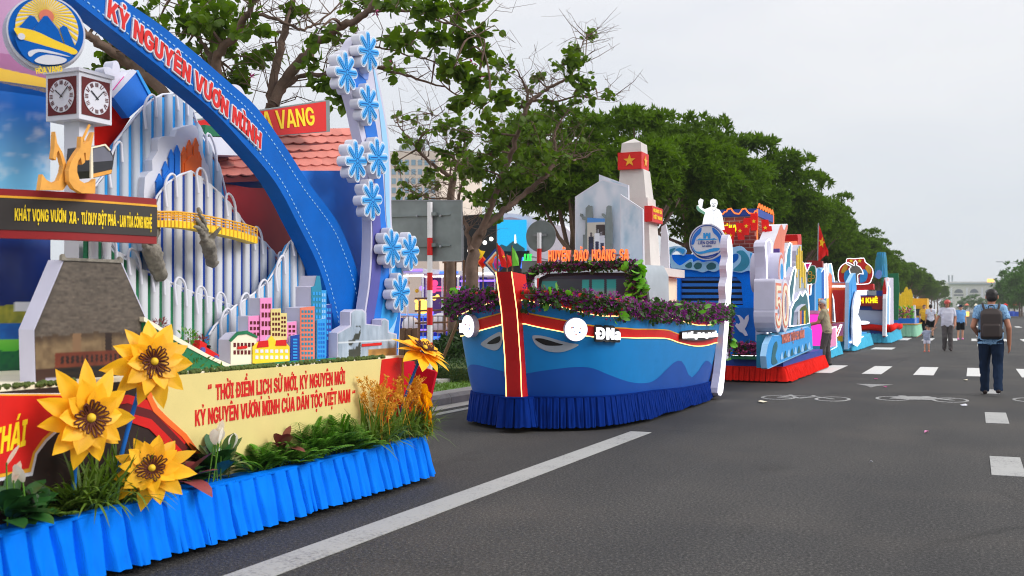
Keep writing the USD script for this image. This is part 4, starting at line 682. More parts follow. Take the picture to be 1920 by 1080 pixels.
# toy racing cart and toy shrubs on the slope
tc = thing('toy_cart', 'little red racing cart going down the white-rimmed slope', 'toy car', None, W(385, 662, -4.45)); ax = W(405, 676, -4.45) - W(365, 652, -4.45); ax /= np.linalg.norm(ax); sd = np.array([1.0, 0, 0]); up = np.cross(ax, sd); up = up if up[2] > 0 else -up; o = W(385, 661, -4.47)
Rm = np.stack([sd, ax, up], 1)
obj('body', cat(xf(bb(-.03, .03, -.10, .10, -.012, .022), Rm, o), xf(bb(-.022, .022, -.10, -.03, .02, .045), Rm, o)), 'red_paint', tc)
for k in (-.07, .07):
    for s in (-.035, .035): obj('wheel', xf(xf(trimesh.creation.cylinder(.02, .016, sections=12), ry(math.pi / 2)), Rm, o + Rm @ np.array([s, k, -.012])), 'violet_blue', tc)
obj('seat', xf(bb(-.02, .02, .0, .012, .02, .05), Rm, o), 'dark_brown', tc)
for (u, v, s, mt, lb) in ((301, 612, .055, 'leaf_red', 'brownish red toy shrub beside the thatched cut-out'), (353, 634, .07, 'leaf_fern', 'green toy shrub on the slope above the red cart'), (374, 640, .05, 'leaf_red', 'dark toy shrub between green shrub and red cart'), (384, 650, .035, 'leaf_fern', 'smallest toy shrub touching the back of the cart')):
    p = W(u, v, -4.5); t = thing('toy_shrub', lb, 'shrub', None, p - np.array([0, 0, s])); n = 120; d = g.normal(size=(n, 3)); d /= np.linalg.norm(d, axis=1, keepdims=True)
    obj('foliage', scatter(leaf_long(), p + d * s * g.uniform(.3, .9, (n, 1)), rand_rot(n, g, -.3, d), g.uniform(.3, .55, n) * s), mt, t, kind='stuff'); obj('stem', tube([p - [0, 0, s * 1.3], p], .006, 5), 'bark', t)
# ---------------------------------------------------------------- sunflowers and plants along the near float
def petal_mesh(L, w, cup, g):
    t = np.linspace(0, 1, 6); ww = w * np.sin(np.pi * np.clip(t * .86 + .14, 0, 1)) ** .8 * (1 - t ** 4 * .2); ww[-1] = .01 * w; rows = []
    b = g.uniform(-.10, .10)
    for tt, a in zip(t, ww):
        z = cup * tt - .22 * L * tt ** 2 + b * L * tt; rows.append([(-a, L * tt, z), (-a * .5, L * tt, z - .05 * a), (0, L * tt, z - .22 * a), (a * .5, L * tt, z - .05 * a), (a, L * tt, z)])
    return gridmesh(np.array(rows))
def sunflower(label, c, nrm, R, seed, stem_to=None):
    g = np.random.default_rng(seed); c = np.array(c); B = rot_align(nrm); t = thing('sunflower', label, 'flower', None, c)
    for n, L, w, r0, lift in ((11, R, .20 * R, .10, -.02), (10, R * .70, .19 * R, .08, .035)):
        for k in range(n):
            a = 2 * np.pi * (k + g.uniform(-.12, .12) + (.5 if n == 10 else 0)) / n; m = petal_mesh(L * g.uniform(.84, 1.1) - r0 * R, w * g.uniform(.85, 1.15), .22 * R * (.3 if n == 11 else .8), g); m = xf(m, None, (0, r0 * R, lift * R * 2)); m = xf(m, B @ rz(a) @ ry(g.uniform(-.25, .25)), c); obj('petal', m, 'petal', t, smooth=60)
    for k in range(18):
        a = 2 * np.pi * k / 18 + g.uniform(-.1, .1); r = R * g.uniform(.20, .34); s = np.linspace(0, 1, 8); wd = R * .035
        P = np.stack([wd * np.sin(2 * np.pi * s), .06 * R + r * np.sin(np.pi * s), R * (.08 + .10 * np.sin(np.pi * s) * g.uniform(.6, 1.4))], 1); obj('stamen_loop', xf(tube(P, R * .017, 5), B @ rz(a), c), 'stamen', t, smooth=True)
    e = trimesh.creation.icosphere(subdivisions=2, radius=R * .085); obj('flower_eye', xf(e, B, c + B @ np.array([0, 0, R * .1])), 'flower_eye', t, smooth=True)
    if stem_to is not None:
        b = np.array(stem_to); mid = (c + b) / 2 - B[:, 2] * .06; obj('stem', tube(smooth_line([c, c - B[:, 2] * .05, mid, b], 5), .012, 7), 'mid_blue', t, smooth=True)
    return t
vd = lambda u: -ray(u, HOR)
RT = np.array([CS, SN, 0])
sunflower('tall yellow sunflower in front of the red and gold name panel', DP(166, 783, 5.30), vd(182) + RT * .75 + np.array([0, 0, .05]), .27, 1, GP(190, 870, .36) * 0 + np.array([-4.2, DP(182, 781, 5.30)[1] + .05, .36]))
sunflower('raised yellow sunflower on a blue stem over the thatched cut-out corner', DP(286, 678, 5.65), vd(290) + RT * .55 + np.array([0, 0, .10]), .245, 2, np.array([-4.2, DP(250, 700, 5.6)[1], .36]))
sunflower('low yellow sunflower resting on the blue skirt edge', DP(286, 880, 5.62), vd(282) - RT * .15 + np.array([0, 0, .50]), .225, 3, np.array([-4.2, DP(282, 884, 5.6)[1] - .05, .36]))
sunflower('tilted pale sunflower leaning out past the grey hotel cut-out', DP(794, 657, 8.75), np.array([.50, -.05, .85]), .27, 4, np.array([-4.3, 7.6, .5]))
sunflower('sunflower turned sideways at the far end of the blue skirt', DP(796, 776, 8.72), np.array([.72, .52, .15]), .24, 5, np.array([-4.2, 7.6, .36]))
sunflower('half hidden sunflower behind the golden wheat at the skirt end', DP(786, 742, 8.9), np.array([.45, .75, .30]), .235, 6, np.array([-4.3, 7.55, .36]))
def blade(p, d, L, w, droop, n=5, fold=.15):
    d = np.asarray(d, float); d /= np.linalg.norm(d); s = np.cross(d, (0, 0, 1)); s /= max(np.linalg.norm(s), 1e-6); t = np.linspace(0, 1, n); rows = []
    for tt in t:
        q = np.asarray(p) + d * L * tt - np.array([0, 0, droop * L * tt ** 2]); a = w * math.sin(math.pi * min(tt * .9 + .08, 1)) ** .7 if tt < 1 else w * .03
        rows.append([q - s * a, q + np.array([0, 0, -fold * a]), q + s * a])
    return gridmesh(np.array(rows))
def peace_lily(label, x, y, z, s, n, ns, seed):
    g = np.random.default_rng(seed); t = thing('peace_lily', label, 'plant', None, (x, y, z))
    s *= 1.2
    for k in range(int(n * 1.3)):
        a = g.uniform(0, 6.28); el = g.uniform(.35, 1.35); d = np.array([math.cos(a) * math.cos(el), math.sin(a) * math.cos(el), math.sin(el)]); p = np.array([x, y, z]) + d * s * g.uniform(.1, .45) * [.6, 1, 1]
        obj('leaf', blade(p, d, s * g.uniform(.45, .75), s * g.uniform(.11, .165), g.uniform(.25, .7), 6), 'leaf_lily', t, smooth=60)
    for k in range(ns):
        p = np.array([x + g.uniform(-.03, .06), y + g.uniform(-.5, .5) * s, z]); h = s * g.uniform(.5, .85); q = p + np.array([g.uniform(0, .05), g.uniform(-.06, .06), h]); obj('flower_stalk', tube([p, q], .004, 5), 'leaf_fern', t)
        obj('spathe', blade(q - [0, 0, .01], (g.uniform(-.2, .3), g.uniform(-.6, .6), 1), s * .34, s * .085, .15, 6, .5), 'spathe', t, smooth=60)
    return t
def fern(label, x, y, z, s, n, seed, mat='leaf_fern', flat=1.0):
    g = np.random.default_rng(seed); t = thing('fern', label, 'plant', None, (x, y, z)); s *= 1.22; n = int(n * 1.6)
    for k in range(n):
        a = g.uniform(0, 6.28); el = g.uniform(.6, 1.45) * flat; d = np.array([math.cos(a) * math.cos(el), math.sin(a) * math.cos(el), math.sin(el)]); L = s * g.uniform(.6, 1.05); p0 = np.array([x + g.uniform(-.05, .05), y + g.uniform(-.12, .12), z]); ms = []; sd = np.cross(d, (0, 0, 1)); sd /= np.linalg.norm(sd)
        for tt in np.linspace(.15, 1, 13):
            q = p0 + d * L * tt - np.array([0, 0, .30 * L * tt ** 2])
            for sg_ in (-1, 1): ms.append(blade(q, d * .75 + sd * sg_ * 1.0, L * .30 * math.sin(math.pi * (tt * .8 + .14)) + .01, .0115, .3, 3))
        ms.append(tube([p0, p0 + d * L * .5 - np.array([0, 0, .075 * L]), p0 + d * L - np.array([0, 0, .30 * L])], .003, 4)); obj('frond', cat(ms), mat, t)
    return t
def grass(label, x, y, z, s, n, seed, spread=.16, mat='leaf_grass', ears=0):
    g = np.random.default_rng(seed); t = thing('grass_clump', label, 'plant', None, (x, y, z)); ms = []
    for k in range(n):
        a = g.uniform(0, 6.28); el = g.uniform(.55, 1.45); d = (math.cos(a) * math.cos(el), math.sin(a) * math.cos(el), math.sin(el)); ms.append(blade((x + g.normal() * spread * .35, y + g.normal() * spread * .8, z), d, s * g.uniform(.6, 1.1), .0075, g.uniform(.15, .75), 6))
    obj('blades', cat(ms), mat, t, kind='stuff')
    for k in range(ears):
        p = np.array([x + g.normal() * .04, y + g.normal() * spread * .8, z]); d = np.array([g.normal() * .12, g.normal() * .2, 1]); h = s * g.uniform(.85, 1.25); l2 = [p + d * h * q + np.array([.02, g.normal() * .05, 0]) * q ** 2 - np.array([0, 0, .12 * h * max(q - .5, 0) ** 2 * 4]) for q in np.linspace(0, 1, 8)]
        obj('stalk', tube(l2, .003, 4), 'wheat', t); pp = np.array(l2); n2 = 110; q = g.uniform(.48, 1, n2); P = np.stack([np.interp(q, np.linspace(0, 1, 8), pp[:, i]) for i in range(3)], 1) + g.normal(size=(n2, 3)) * .008
        obj('ear', scatter(leaf_long(), P, rand_rot(n2, g, -.9), g.uniform(.018, .034, n2)), 'wheat', t, kind='stuff')
    return t
def redleaf(label, x, y, z, s, n, seed):
    g = np.random.default_rng(seed); t = thing('red_leaf_plant', label, 'plant', None, (x, y, z))
    for k in range(n):
        a = g.uniform(0, 6.28); el = g.uniform(.4, 1.3); d = (math.cos(a) * math.cos(el) + .2, math.sin(a) * math.cos(el), math.sin(el)); obj('leaf', blade((x, y, z + .03), d, s * g.uniform(.7, 1.1), s * .17, g.uniform(.2, .7), 6), 'leaf_red', t, smooth=60)
    return t
yx = lambda u: PX(-4.18).px(u, 800)[0]
Zp = .355
peace_lily('dark leafed peace lily with white buds at the near end of the skirt', -4.2, yx(18), Zp, .30, 26, 3, 21); peace_lily('dark peace lily beneath the red name panel', -4.17, yx(72), Zp, .22, 16, 0, 26)
fern('pale low fern between dark lily and grass clump', -4.16, yx(130), Zp, .20, 22, 22, 'leaf_grass', .8)
grass('grass clump under the tall sunflower', -4.17, yx(200), Zp, .5, 260, 23)
grass('thin grass tuft in front of the low sunflower', -4.12, yx(245), Zp, .40, 110, 28, .10)
redleaf('dark red cordyline with upright leaves beside the low sunflower', -4.21, yx(345), Zp, .34, 9, 24)
peace_lily('peace lily with five white spathes in front of the yellow slogan', -4.19, yx(412), Zp, .29, 34, 6, 25)
fern('low green fern between peace lily and the red leafed plant', -4.16, yx(490), Zp, .24, 24, 29, flat=.85); fern('bushy fern under the red leaves', -4.15, yx(535), Zp, .22, 20, 39, flat=.8)
redleaf('red leafed plant among the ferns below the slogan', -4.19, yx(530), Zp + .08, .26, 8, 27)
fern('feathery palm fern beneath the slogan in the middle of the row', -4.18, yx(592), Zp, .33, 24, 30); fern('feathery palm fern next to the rice grass', -4.17, yx(640), Zp, .33, 24, 31); fern('short fern spilling over the skirt top', -4.13, yx(668), Zp, .22, 16, 33, flat=.7)
grass('rice grass with golden ears before the red panel end', -4.18, yx(708), Zp, .50, 300, 32, .17, ears=15)
grass('drooping rice grass with golden ears at the skirt corner', -4.15, yx(765), Zp, .46, 280, 34, .14, ears=11)
# ---------------------------------------------------------------- the boat float
from scipy.interpolate import LinearNDInterpolator
XB = -4.76
BT = thing('boat_float', 'blue fishing boat float with red stem, painted eyes and purple flower garland', 'parade float', 'parade floats lined up along the kerb', (XB, 14.2, 0))
top_w = [(11.02, .10), (11.16, .52), (11.46, .92), (11.9, 1.08), (12.6, 1.16), (13.6, 1.19), (15.5, 1.19), (16.6, 1.14), (17.35, 1.04)]
bot_w = [(11.24, .10), (11.40, .48), (11.76, .84), (12.4, 1.0), (13.2, 1.06), (14.0, 1.08), (15.6, 1.07), (16.6, .98), (17.25, .86)]
tw_, bw_ = np.array(smooth_line(top_w, 8)), np.array(smooth_line(bot_w, 8)); NS = len(tw_)
def zsheer(y): return np.interp(y, [10.9, 11.5, 12.2, 13, 14.5, 16, 16.8, 17.4], [1.60, 1.50, 1.43, 1.39, 1.375, 1.35, 1.34, 1.40])
def zkeel(y): return np.interp(y, [11.1, 12, 13, 14.5, 16, 17.3], [.385, .375, .36, .30, .27, .26])
def hull(side, s, t, o=0.0):
    """Point on the hull: s along it from the stem, t up from the skirt."""
    i = np.asarray(s, float) * (NS - 1); t = np.asarray(t, float); k = np.arange(NS); te = t ** .8
    yt, wt, yb, wb_ = [np.interp(i, k, a_) for a_ in (tw_[:, 0], tw_[:, 1], bw_[:, 0], bw_[:, 1])]
    y = yb + (yt - yb) * te; w = wb_ + (wt - wb_) * te; z = zkeel(y) + (zsheer(y) - zkeel(y)) * t; return np.stack([XB + side * (w + o), y, z + 0 * w], -1)
def hull_n(side, s, t):
    e = 1e-3; a_ = hull(side, np.clip(s + e, 0, 1), t) - hull(side, np.clip(s - e, 0, 1), t); b_ = hull(side, s, np.clip(t + e, 0, 1)) - hull(side, s, np.clip(t - e, 0, 1)); n = np.cross(a_, b_) * side; return n / np.linalg.norm(n, axis=-1, keepdims=True)
def hp_(side, s, t, o): return hull(side, s, t) + hull_n(side, s, t) * o
ss, tt = np.meshgrid(np.linspace(0, 1, 90), np.linspace(0, 1, 24))
INV = {}
for sd in (1, -1):
    P = hull(sd, ss.ravel(), tt.ravel()); x, y, z = P.T; d = -SN * x + CS * y; u = 960 + FPX * (CS * x + SN * y) / d; v = HOR - FPX * (z - CAM_H) / d
    m = np.ones(len(u), bool) if sd > 0 else (hull_n(sd, ss.ravel(), tt.ravel()) * (np.array([0, 0, CAM_H]) - P)).sum(1) > -.02
    INV[sd] = LinearNDInterpolator(np.c_[u, v][m], np.c_[ss.ravel(), tt.ravel()][m])
def st(side, pts):
    q = INV[side](np.asarray(pts, float)); q = np.where(np.isnan(q), np.nan_to_num(q, nan=.5), q); return q
for sd in (1, -1):
    G = hull(sd, ss, tt); m = gridmesh(G if sd > 0 else G[:, ::-1]); obj('hull_side', m, 'hull_blue', BT, smooth=60)
obj('transom', trimesh.Trimesh(*(lambda A: (A, [(0, 1, 2), (1, 3, 2)]))(np.array([hull(1, 1, 0), hull(1, 1, 1), hull(-1, 1, 0), hull(-1, 1, 1)])), process=False), 'hull_dark', BT)
G = np.stack([hull(1, np.linspace(0, 1, 60), .985), hull(-1, np.linspace(0, 1, 60), .985)]); obj('deck', gridmesh(G), 'red_paint', BT)
def band_between(name, sd, s, t0, t1, o, mat, n=6):
    q = np.linspace(0, 1, n)[:, None]; S = np.broadcast_to(s, (n, len(s))); T = t0 + (t1 - t0) * q; G = hp_(sd, S, T, o); return obj(name, gridmesh(G if sd > 0 else G[:, ::-1]), mat, BT, smooth=60)
def led(name, sd, s, t, o=.012, r=.0065, mat='warm_strip'): return obj(name, tube(hp_(sd, s, t, o), r, 6), mat, BT, smooth=True)
S_ = np.linspace(0, 1, 70)
def curve(pts):
    q = st(1, pts); o = np.argsort(q[:, 0]); s, t = q[o, 0], q[o, 1]; p = np.array(smooth_line(list(zip(s, t)), 6)); return np.interp(S_, p[:, 0], p[:, 1])
t_led = curve([(985, 563), (1050, 575), (1095, 586), (1130, 592), (1180, 593), (1240, 592), (1278, 602), (1304, 609), (1330, 609), (1344, 604)])
t_r1 = curve([(985, 587), (1055, 601), (1120, 613), (1180, 617), (1245, 619), (1275, 628), (1310, 634), (1338, 631)])
t_r0 = curve([(985, 607), (1055, 622), (1120, 632), (1180, 633), (1245, 634), (1275, 643), (1310, 649), (1338, 643)])
t_w = curve([(990, 700), (1040, 692), (1080, 688), (1110, 690), (1140, 702), (1180, 716), (1210, 718), (1228, 712), (1250, 692), (1268, 677), (1280, 679), (1288, 697), (1295, 708), (1308, 697), (1322, 677), (1332, 681), (1338, 698)])
t_w = np.clip(t_w, .03, .45)
for sd in (1, -1):
    band_between('gunwale', sd, S_, np.minimum(t_led, .985), np.full(70, .998), .006, 'red_paint', 4); band_between('red_stripe', sd, S_, t_r0, t_r1, .005, 'red_paint'); band_between('yellow_line', sd, S_, t_r1, t_r1 + .012, .006, 'gold_paint', 2)
    band_between('wave_band', sd, S_, np.zeros(70), t_w, .005, 'hull_dark'); led('light_strip', sd, S_, t_led); led('light_strip', sd, S_, t_r0)
obj('gunwale_cap', cat(tube(hull(1, S_, 1.0), .03, 8), tube(hull(-1, S_, 1.0), .03, 8)), 'red_paint', BT, smooth=True, kind='stuff')
# stem post
tz = np.linspace(0, 1, 14); yst = np.interp(tz, [0, .32, .7, 1], [11.07, 11.03, 10.93, 10.78]); zst = .36 + 1.44 * tz; V = []
for y, z in zip(yst, zst): V.append([(XB - .095, y, z), (XB + .095, y, z), (XB + .105, y + .36, z - .02), (XB - .105, y + .36, z - .02), (XB - .095, y, z)])
V = np.array(V); sm = gridmesh(V); k = len(V) - 1; cap_ = trimesh.Trimesh(V[k, :4], [(0, 1, 2), (0, 2, 3)], process=False); stem = obj('stem', cat(sm, cap_), 'stem_red', BT)
sd2 = V[:, 1:3].copy(); sd2[..., 0] += .004; obj('stem_side', gridmesh(sd2), 'red_paint', stem); sd3 = V[:, 2:4].copy()  # side painted a brighter red than the front, as light falls on it
for x in (-.095, .095): obj('light_strip', tube(np.c_[np.full(15, XB + x), np.r_[yst[0] + .01, yst] - .006, np.r_[.16, zst]], .0065, 6), 'warm_strip', stem, smooth=True)
# painted eyes
def patch(name, sd, pts, o, mat, parent=BT, step=2.0):
    P = Polygon(smooth_line(pts, 3, True)).buffer(0); b = np.array(shapely.segmentize(P.exterior, step).coords)[:-1]; x0, y0, x1, y1 = P.bounds; g_ = np.stack(np.meshgrid(np.arange(x0, x1, step * 1.5), np.arange(y0, y1, step * 1.5)), -1).reshape(-1, 2); g_ = g_[shapely.contains_xy(P.buffer(-.6), g_[:, 0], g_[:, 1])]
    q = np.vstack([b, g_]); tri = Delaunay(q).simplices; c_ = q[tri].mean(1); tri = tri[shapely.contains_xy(P, c_[:, 0], c_[:, 1])]; s_ = st(sd, q)
    return obj(name, trimesh.Trimesh(hp_(sd, s_[:, 0], s_[:, 1], o), tri[:, ::-1], process=False), mat, parent, smooth=True)
for sd, gy, bk in ((1, [(999, 629), (1002, 642), (1012, 652), (1030, 659), (1052, 660), (1072, 654), (1085, 646), (1068, 643), (1045, 637), (1020, 630)], [(1003, 635), (1014, 634), (1030, 638), (1046, 643), (1056, 646), (1042, 648), (1024, 647), (1012, 642)]),
                   (-1, [(902, 646), (912, 636), (928, 626), (939, 622), (943, 632), (941, 645), (934, 655), (922, 656)], [(914, 644), (926, 635), (938, 630), (938, 639), (930, 644)])):
    e = patch('eye', sd, gy, .006, 'grey_board'); patch('pupil', sd, bk, .009, 'black_paint', e)
# lit round badges
def frame_at(sd, u, v): q = st(sd, [(u, v)])[0]; return hull(sd, q[0], q[1]), hull_n(sd, q[0], q[1])
for sd, u, v, R in ((1, 1077, 617, .132), (-1, 889, 611, .132)):
    p, n = frame_at(sd, u, v); n = n * [1, 1, .25]; n /= np.linalg.norm(n); B = rot_align(n); b = obj('round_badge', xf(trimesh.creation.cylinder(R, .07, sections=40), B, p + n * .05), 'lavender_board', BT, smooth=40); obj('badge_face', xf(trimesh.creation.cylinder(R * .97, .004, sections=40), B, p + n * .089), 'white_glow', b)
    for (x, y, w_, h_, mt) in ((-.055, .02, .022, .016, 'salmon_paint'), (-.035, .025, .012, .012, 'mid_blue'), (.045, -.03, .026, .016, 'mid_blue'), (.0, -.055, .05, .008, 'salmon_paint'), (.05, .015, .01, .02, 'red_letter'), (-.02, -.02, .018, .006, 'teal_paint')):
        obj('badge_mark', xf(extrude(affinity.rotate(affinity.scale(Point(x * .9, y).buffer(1, 8), w_ * .55, h_ * .55), 20), .002), B, p + n * .092), mt, b)
def hull_text(name, sd, u0, u1, v, txt, h, off_, wght, board, lcol, tilt=0.0):
    qa, qb = st(sd, [(u0, v)])[0], st(sd, [(u1, v + tilt)])[0]; ls, w = letters(txt, wght, .09); us = np.linspace(0, 1, 30); SS = qa[0] + (qb[0] - qa[0]) * us; TT = qa[1] + (qb[1] - qa[1]) * us; base_ = hp_(sd, SS, TT, off_); nn = hull_n(sd, SS, TT); nn[:, 2] = 0; nn /= np.linalg.norm(nn, axis=1, keepdims=True); L = np.r_[0, np.cumsum(np.linalg.norm(np.diff(base_, axis=0), axis=1))]; kx = L[-1] / w
    def bend(m2):
        v_ = m2.vertices; q = v_[:, 0]; b_ = np.stack([np.interp(q, L, base_[:, i]) for i in range(3)], 1); n_ = np.stack([np.interp(q, L, nn[:, i]) for i in range(3)], 1); return trimesh.Trimesh(b_ + n_ * v_[:, 2:3] + np.outer(v_[:, 1], [0, 0, 1]), m2.faces, process=False)
    U = unary_union([affinity.affine_transform(g_, [kx, 0, 0, h, 0, 0]) for g_ in ls]).buffer(h * .22).simplify(.004); bd = obj(name, bend(extrude(Polygon(shapely.segmentize(U.convex_hull if len(txt) > 5 else max(getattr(U, 'geoms', [U]), key=lambda x: x.area), .06).exterior), .03)), board, BT)
    for g_ in ls:
        m2 = extrude(affinity.affine_transform(g_, [kx, 0, 0, h, 0, 0]), .02); m2.vertices[:, 2] += .031; obj('letter', bend(m2), lcol, bd)
hull_text('name_sign', 1, 1112, 1156, 635, 'ĐNa', .135, .02, 800, 'black_paint', 'white_glow', 2)
hull_text('name_sign', -1, 882, 865, 622, 'ĐNa', .10, .02, 800, 'black_paint', 'white_glow', 2) if False else None
p, n = frame_at(-1, 876, 614); B = rot_align(n * [1, 1, .2]); bd = obj('name_sign', xf(bb(-.14, .14, -.09, .09, -.01, .02), B, p + n * .02), 'black_paint', BT); ls, w = letters('ĐNa', 800)
for g_ in ls: obj('letter', xf(extrude(affinity.affine_transform(g_, [.22 / w, 0, 0, .11, -.11, -.055]), .015), B, p + n * .042), 'white_glow', bd)
hull_text('motto_sign', 1, 1272, 1338, 634, 'Đà Nẵng Hướng Ra Biển', .075, .02, 800, 'black_paint', 'white_glow', -3)
# skirt round the hull
path = [tuple(hull(-1, s, 0)[:2]) for s in np.linspace(1, .0, 40)] + [(XB - .15, 11.22), (XB - .13, 11.02), (XB, 11.0), (XB + .13, 11.02), (XB + .15, 11.22)] + [tuple(hull(1, s, 0)[:2]) for s in np.linspace(0, 1, 60)] + [(XB - .8, 17.27)]
p2 = np.array(path); d_ = np.gradient(p2, axis=0); d_ /= np.linalg.norm(d_, axis=1, keepdims=True)
skirt('skirt', BT, 'navy_cloth', [tuple(q) for q in p2 + np.stack([d_[:, 1], -d_[:, 0]], 1) * .004], .335, .04, .05, .088, .036, seed=8, z1f=lambda y: zkeel(y) + .012, uneven=.022)
for y in (12.4, 16.3):
    for x in (XB - .7, XB + .7): obj('wheel', xf(xf(trimesh.creation.cylinder(.30, .22, sections=28), ry(math.pi / 2)), None, (x, y, .30)), 'rubber', BT, smooth=40)
# truck cab inside the boat
YC = 13.25
cabP = PY(YC); cx0, cx1 = cabP.px(1003, 560)[0], cabP.px(1214, 560)[0]; zr = cabP.px(1100, 497)[1]
def cabsec(y, x0, x1, z0, z1, r=.14): q = [(x0, z0), (x1, z0), (x1 - .02, z1 - r), (x1 - .09, z1), (x0 + .09, z1), (x0 + .02, z1 - r)]; return np.array([(a_, y, b_) for a_, b_ in q + q[:1]])
cabm = gridmesh(np.stack([cabsec(YC + .10, cx0 + .03, cx1 - .03, 1.0, zr - .10), cabsec(YC + .22, cx0, cx1, 1.0, zr), cabsec(YC + 1.1, cx0, cx1, 1.0, zr + .02), cabsec(YC + 1.12, cx0 + .2, cx1 - .2, 1.0, zr - .2)])); obj('cab_shell', cabm, 'grey_board', BT, smooth=40)
wq = [(1012, 566), (1016, 524), (1030, 518), (1100, 515), (1170, 517), (1184, 521), (1197, 566)]
cpl = PY(YC + .05)
def cabfn(s, t):
    b = lerp(C(26, 36, 42), C(62, 80, 84), t); b = put(b, (t > .25) & (t < .78) & (s < .18), C(40, 170, 160)); 
    for a_, b_ in ((.40, .47), (.50, .62), (.65, .74)): b = put(b, (s > a_ + .04) & (s < b_ + .04) & (t > .08) & (t < .80), lerp(C(130, 170, 165), C(50, 180, 170), (t - .35) * 6))
    return put(b, t > .86, C(46, 50, 66))
printed('windscreen', cpl, wq, cabfn, BT, .0, .012, 'print_gloss');  # teal reflections and seat shapes are painted flat onto the pane
obj('screen_frame', cpl.ext(cpl.poly(wq).buffer(.035).difference(cpl.poly(wq).buffer(-.004)), .05, .012), 'black_paint', BT)
obj('door_pillar', tube([PY(YC - .02).w([PY(YC - .02).px(1216, 580)])[0], PY(YC).w([PY(YC).px(1209, 530)])[0], PY(YC + .1).w([PY(YC + .1).px(1196, 500)])[0]], .035, 8), 'band_black', BT, smooth=True)
# neon name of the islands on a rail over the cab
np_ = PY(YC - .02); ns = obj('neon_rail', np_.cut([(1030, 478), (1180, 476), (1180, 480), (1030, 482)], .03, -.02), 'steel', BT)
base0, base1 = np_.px(1029, 490.5), np_.px(1180, 488.5)
for m_, mf in zip(line_of_text(np_, 'HUYỆN  ĐẢO  HOÀNG  SA', base0, base1, .148, .05, .03, 900, .02, each=True), line_of_text(np_, 'HUYỆN  ĐẢO  HOÀNG  SA', base0, base1, .148, .004, .036, 800, .035, each=True)):
    l_ = obj('letter', m_, 'pink_light' if False else 'salmon_paint', ns); obj('letter_face', mf, 'orange_neon', l_)
# blue-grey memorial boards and the printed photograph
mp_ = PY(14.7); mb = obj('memorial_board', mp_.cut([(1078, 369), (1129, 336), (1178, 350), (1178, 520), (1078, 520)], .05), 'white_board', BT)
def skyfn(a_): return lambda s, t: lerp(lerp(C(176, 196, 214), C(214, 218, 228), t + .2), C(150, 180, 200), np.clip((nz2(s, t, 4, a_) - .4) * 3, 0, .8))
printed('board_print', mp_, [(1079.5, 370.5), (1129, 338.5), (1176.5, 352), (1176.5, 519), (1079.5, 519)], skyfn(1), mb, .004, .03)
m2 = PY(14.9); mb2 = obj('memorial_board', m2.cut([(1123, 327), (1178, 347), (1182, 520), (1123, 520)], .05), 'white_board', BT); printed('board_print', m2, [(1124, 329), (1177, 348.5), (1181, 519), (1124, 519)], skyfn(4), mb2, .004, .03)
m3_ = PY(14.45); mb3 = obj('memorial_board', m3_.cut([(1163, 364), (1205, 392), (1207, 520), (1163, 520)], .06), 'white_board', BT); printed('board_print', m3_, [(1164, 368.5), (1203, 395), (1204.5, 519), (1164, 519)], skyfn(6), mb3, .004, .03)
gp_ = PY(14.62)
for l in ([(1093, 478), (1093, 440), (1097, 440), (1098, 413), (1092, 412), (1090, 407), (1087, 405), (1088, 400), (1092, 401), (1093, 406), (1098, 406), (1098, 390), (1102, 386), (1104, 384), (1106, 386), (1110, 386), (1111, 405), (1110, 478)], [(1134, 478), (1135, 410), (1128, 404), (1128, 400), (1132, 400), (1136, 404), (1137, 388), (1141, 385), (1146, 386), (1148, 420), (1147, 478)]): obj('stone_gate', gp_.cut(l, .03), 'galvanised', mb)
def photofn(s, t):
    b = put(np.tile(C(196, 190, 180), (len(s), 1)), t > .86, C(80, 140, 210)); b = put(b, (t > .45) & (t < .80) & (s > .5), C(60, 50, 50))
    for c_, h_, cl in ((.22, .60, C(40, 40, 60)), (.55, .68, C(226, 226, 236)), (.82, .62, C(206, 206, 220))):
        w_ = np.where(t > h_ - .10, .06, .14); b = put(b, (np.abs(s - c_) < w_) & (t < h_), cl); b = put(b, (np.abs(s - c_) < .055) & (t > h_ - .10) & (t < h_), C(90, 80, 84)); b = put(b, (np.abs(s - c_) < .10) & (t < h_ * .52), C(50, 50, 80))
    return b
printed('photo_print', gp_, [(1101, 478), (1101, 408), (1134, 410), (1135, 478)], photofn, mb, .006, .012)
# monument: tapered stone pillar with the red star band
YO = 15.7; oq = PY(YO); Z = lambda v, u=1190: oq.px(u, v)[1]; X_ = lambda u, v=400: oq.px(u, v)[0]
def frust(x0, x1, z0, X0, X1, z1, y0=YO, dy0=None, dy1=None):
    a0, a1 = dy0 or (x1 - x0), dy1 or (X1 - X0); e = ((x1 - x0) - (X1 - X0)) / 2
    V = np.array([(x0, y0, z0), (x1, y0, z0), (x1, y0 + a0, z0), (x0, y0 + a0, z0), (X0, y0 + e, z1), (X1, y0 + e, z1), (X1, y0 + e + a1, z1), (X0, y0 + e + a1, z1)])
    return trimesh.Trimesh(V, [(0, 2, 1), (0, 3, 2), (4, 5, 6), (4, 6, 7), (0, 1, 5), (0, 5, 4), (1, 2, 6), (1, 6, 5), (2, 3, 7), (2, 7, 6), (3, 0, 4), (3, 4, 7)], process=False)
mo = thing('monument', 'pale stone memorial pillar with red star band behind the boat cab', 'monument', None, ((X_(1160) + X_(1210)) / 2, YO + .2, 1.3))
obj('pedestal', frust(X_(1196), X_(1241, 540), 1.0, X_(1196), X_(1241, 540), Z(520), YO - .25, 1.15, 1.15), 'cream_board', mo); obj('base_slab', frust(X_(1190), X_(1256, 510), Z(519), X_(1190), X_(1256, 510), Z(504), YO - .35, 1.25, 1.25), 'monument_stone', mo)
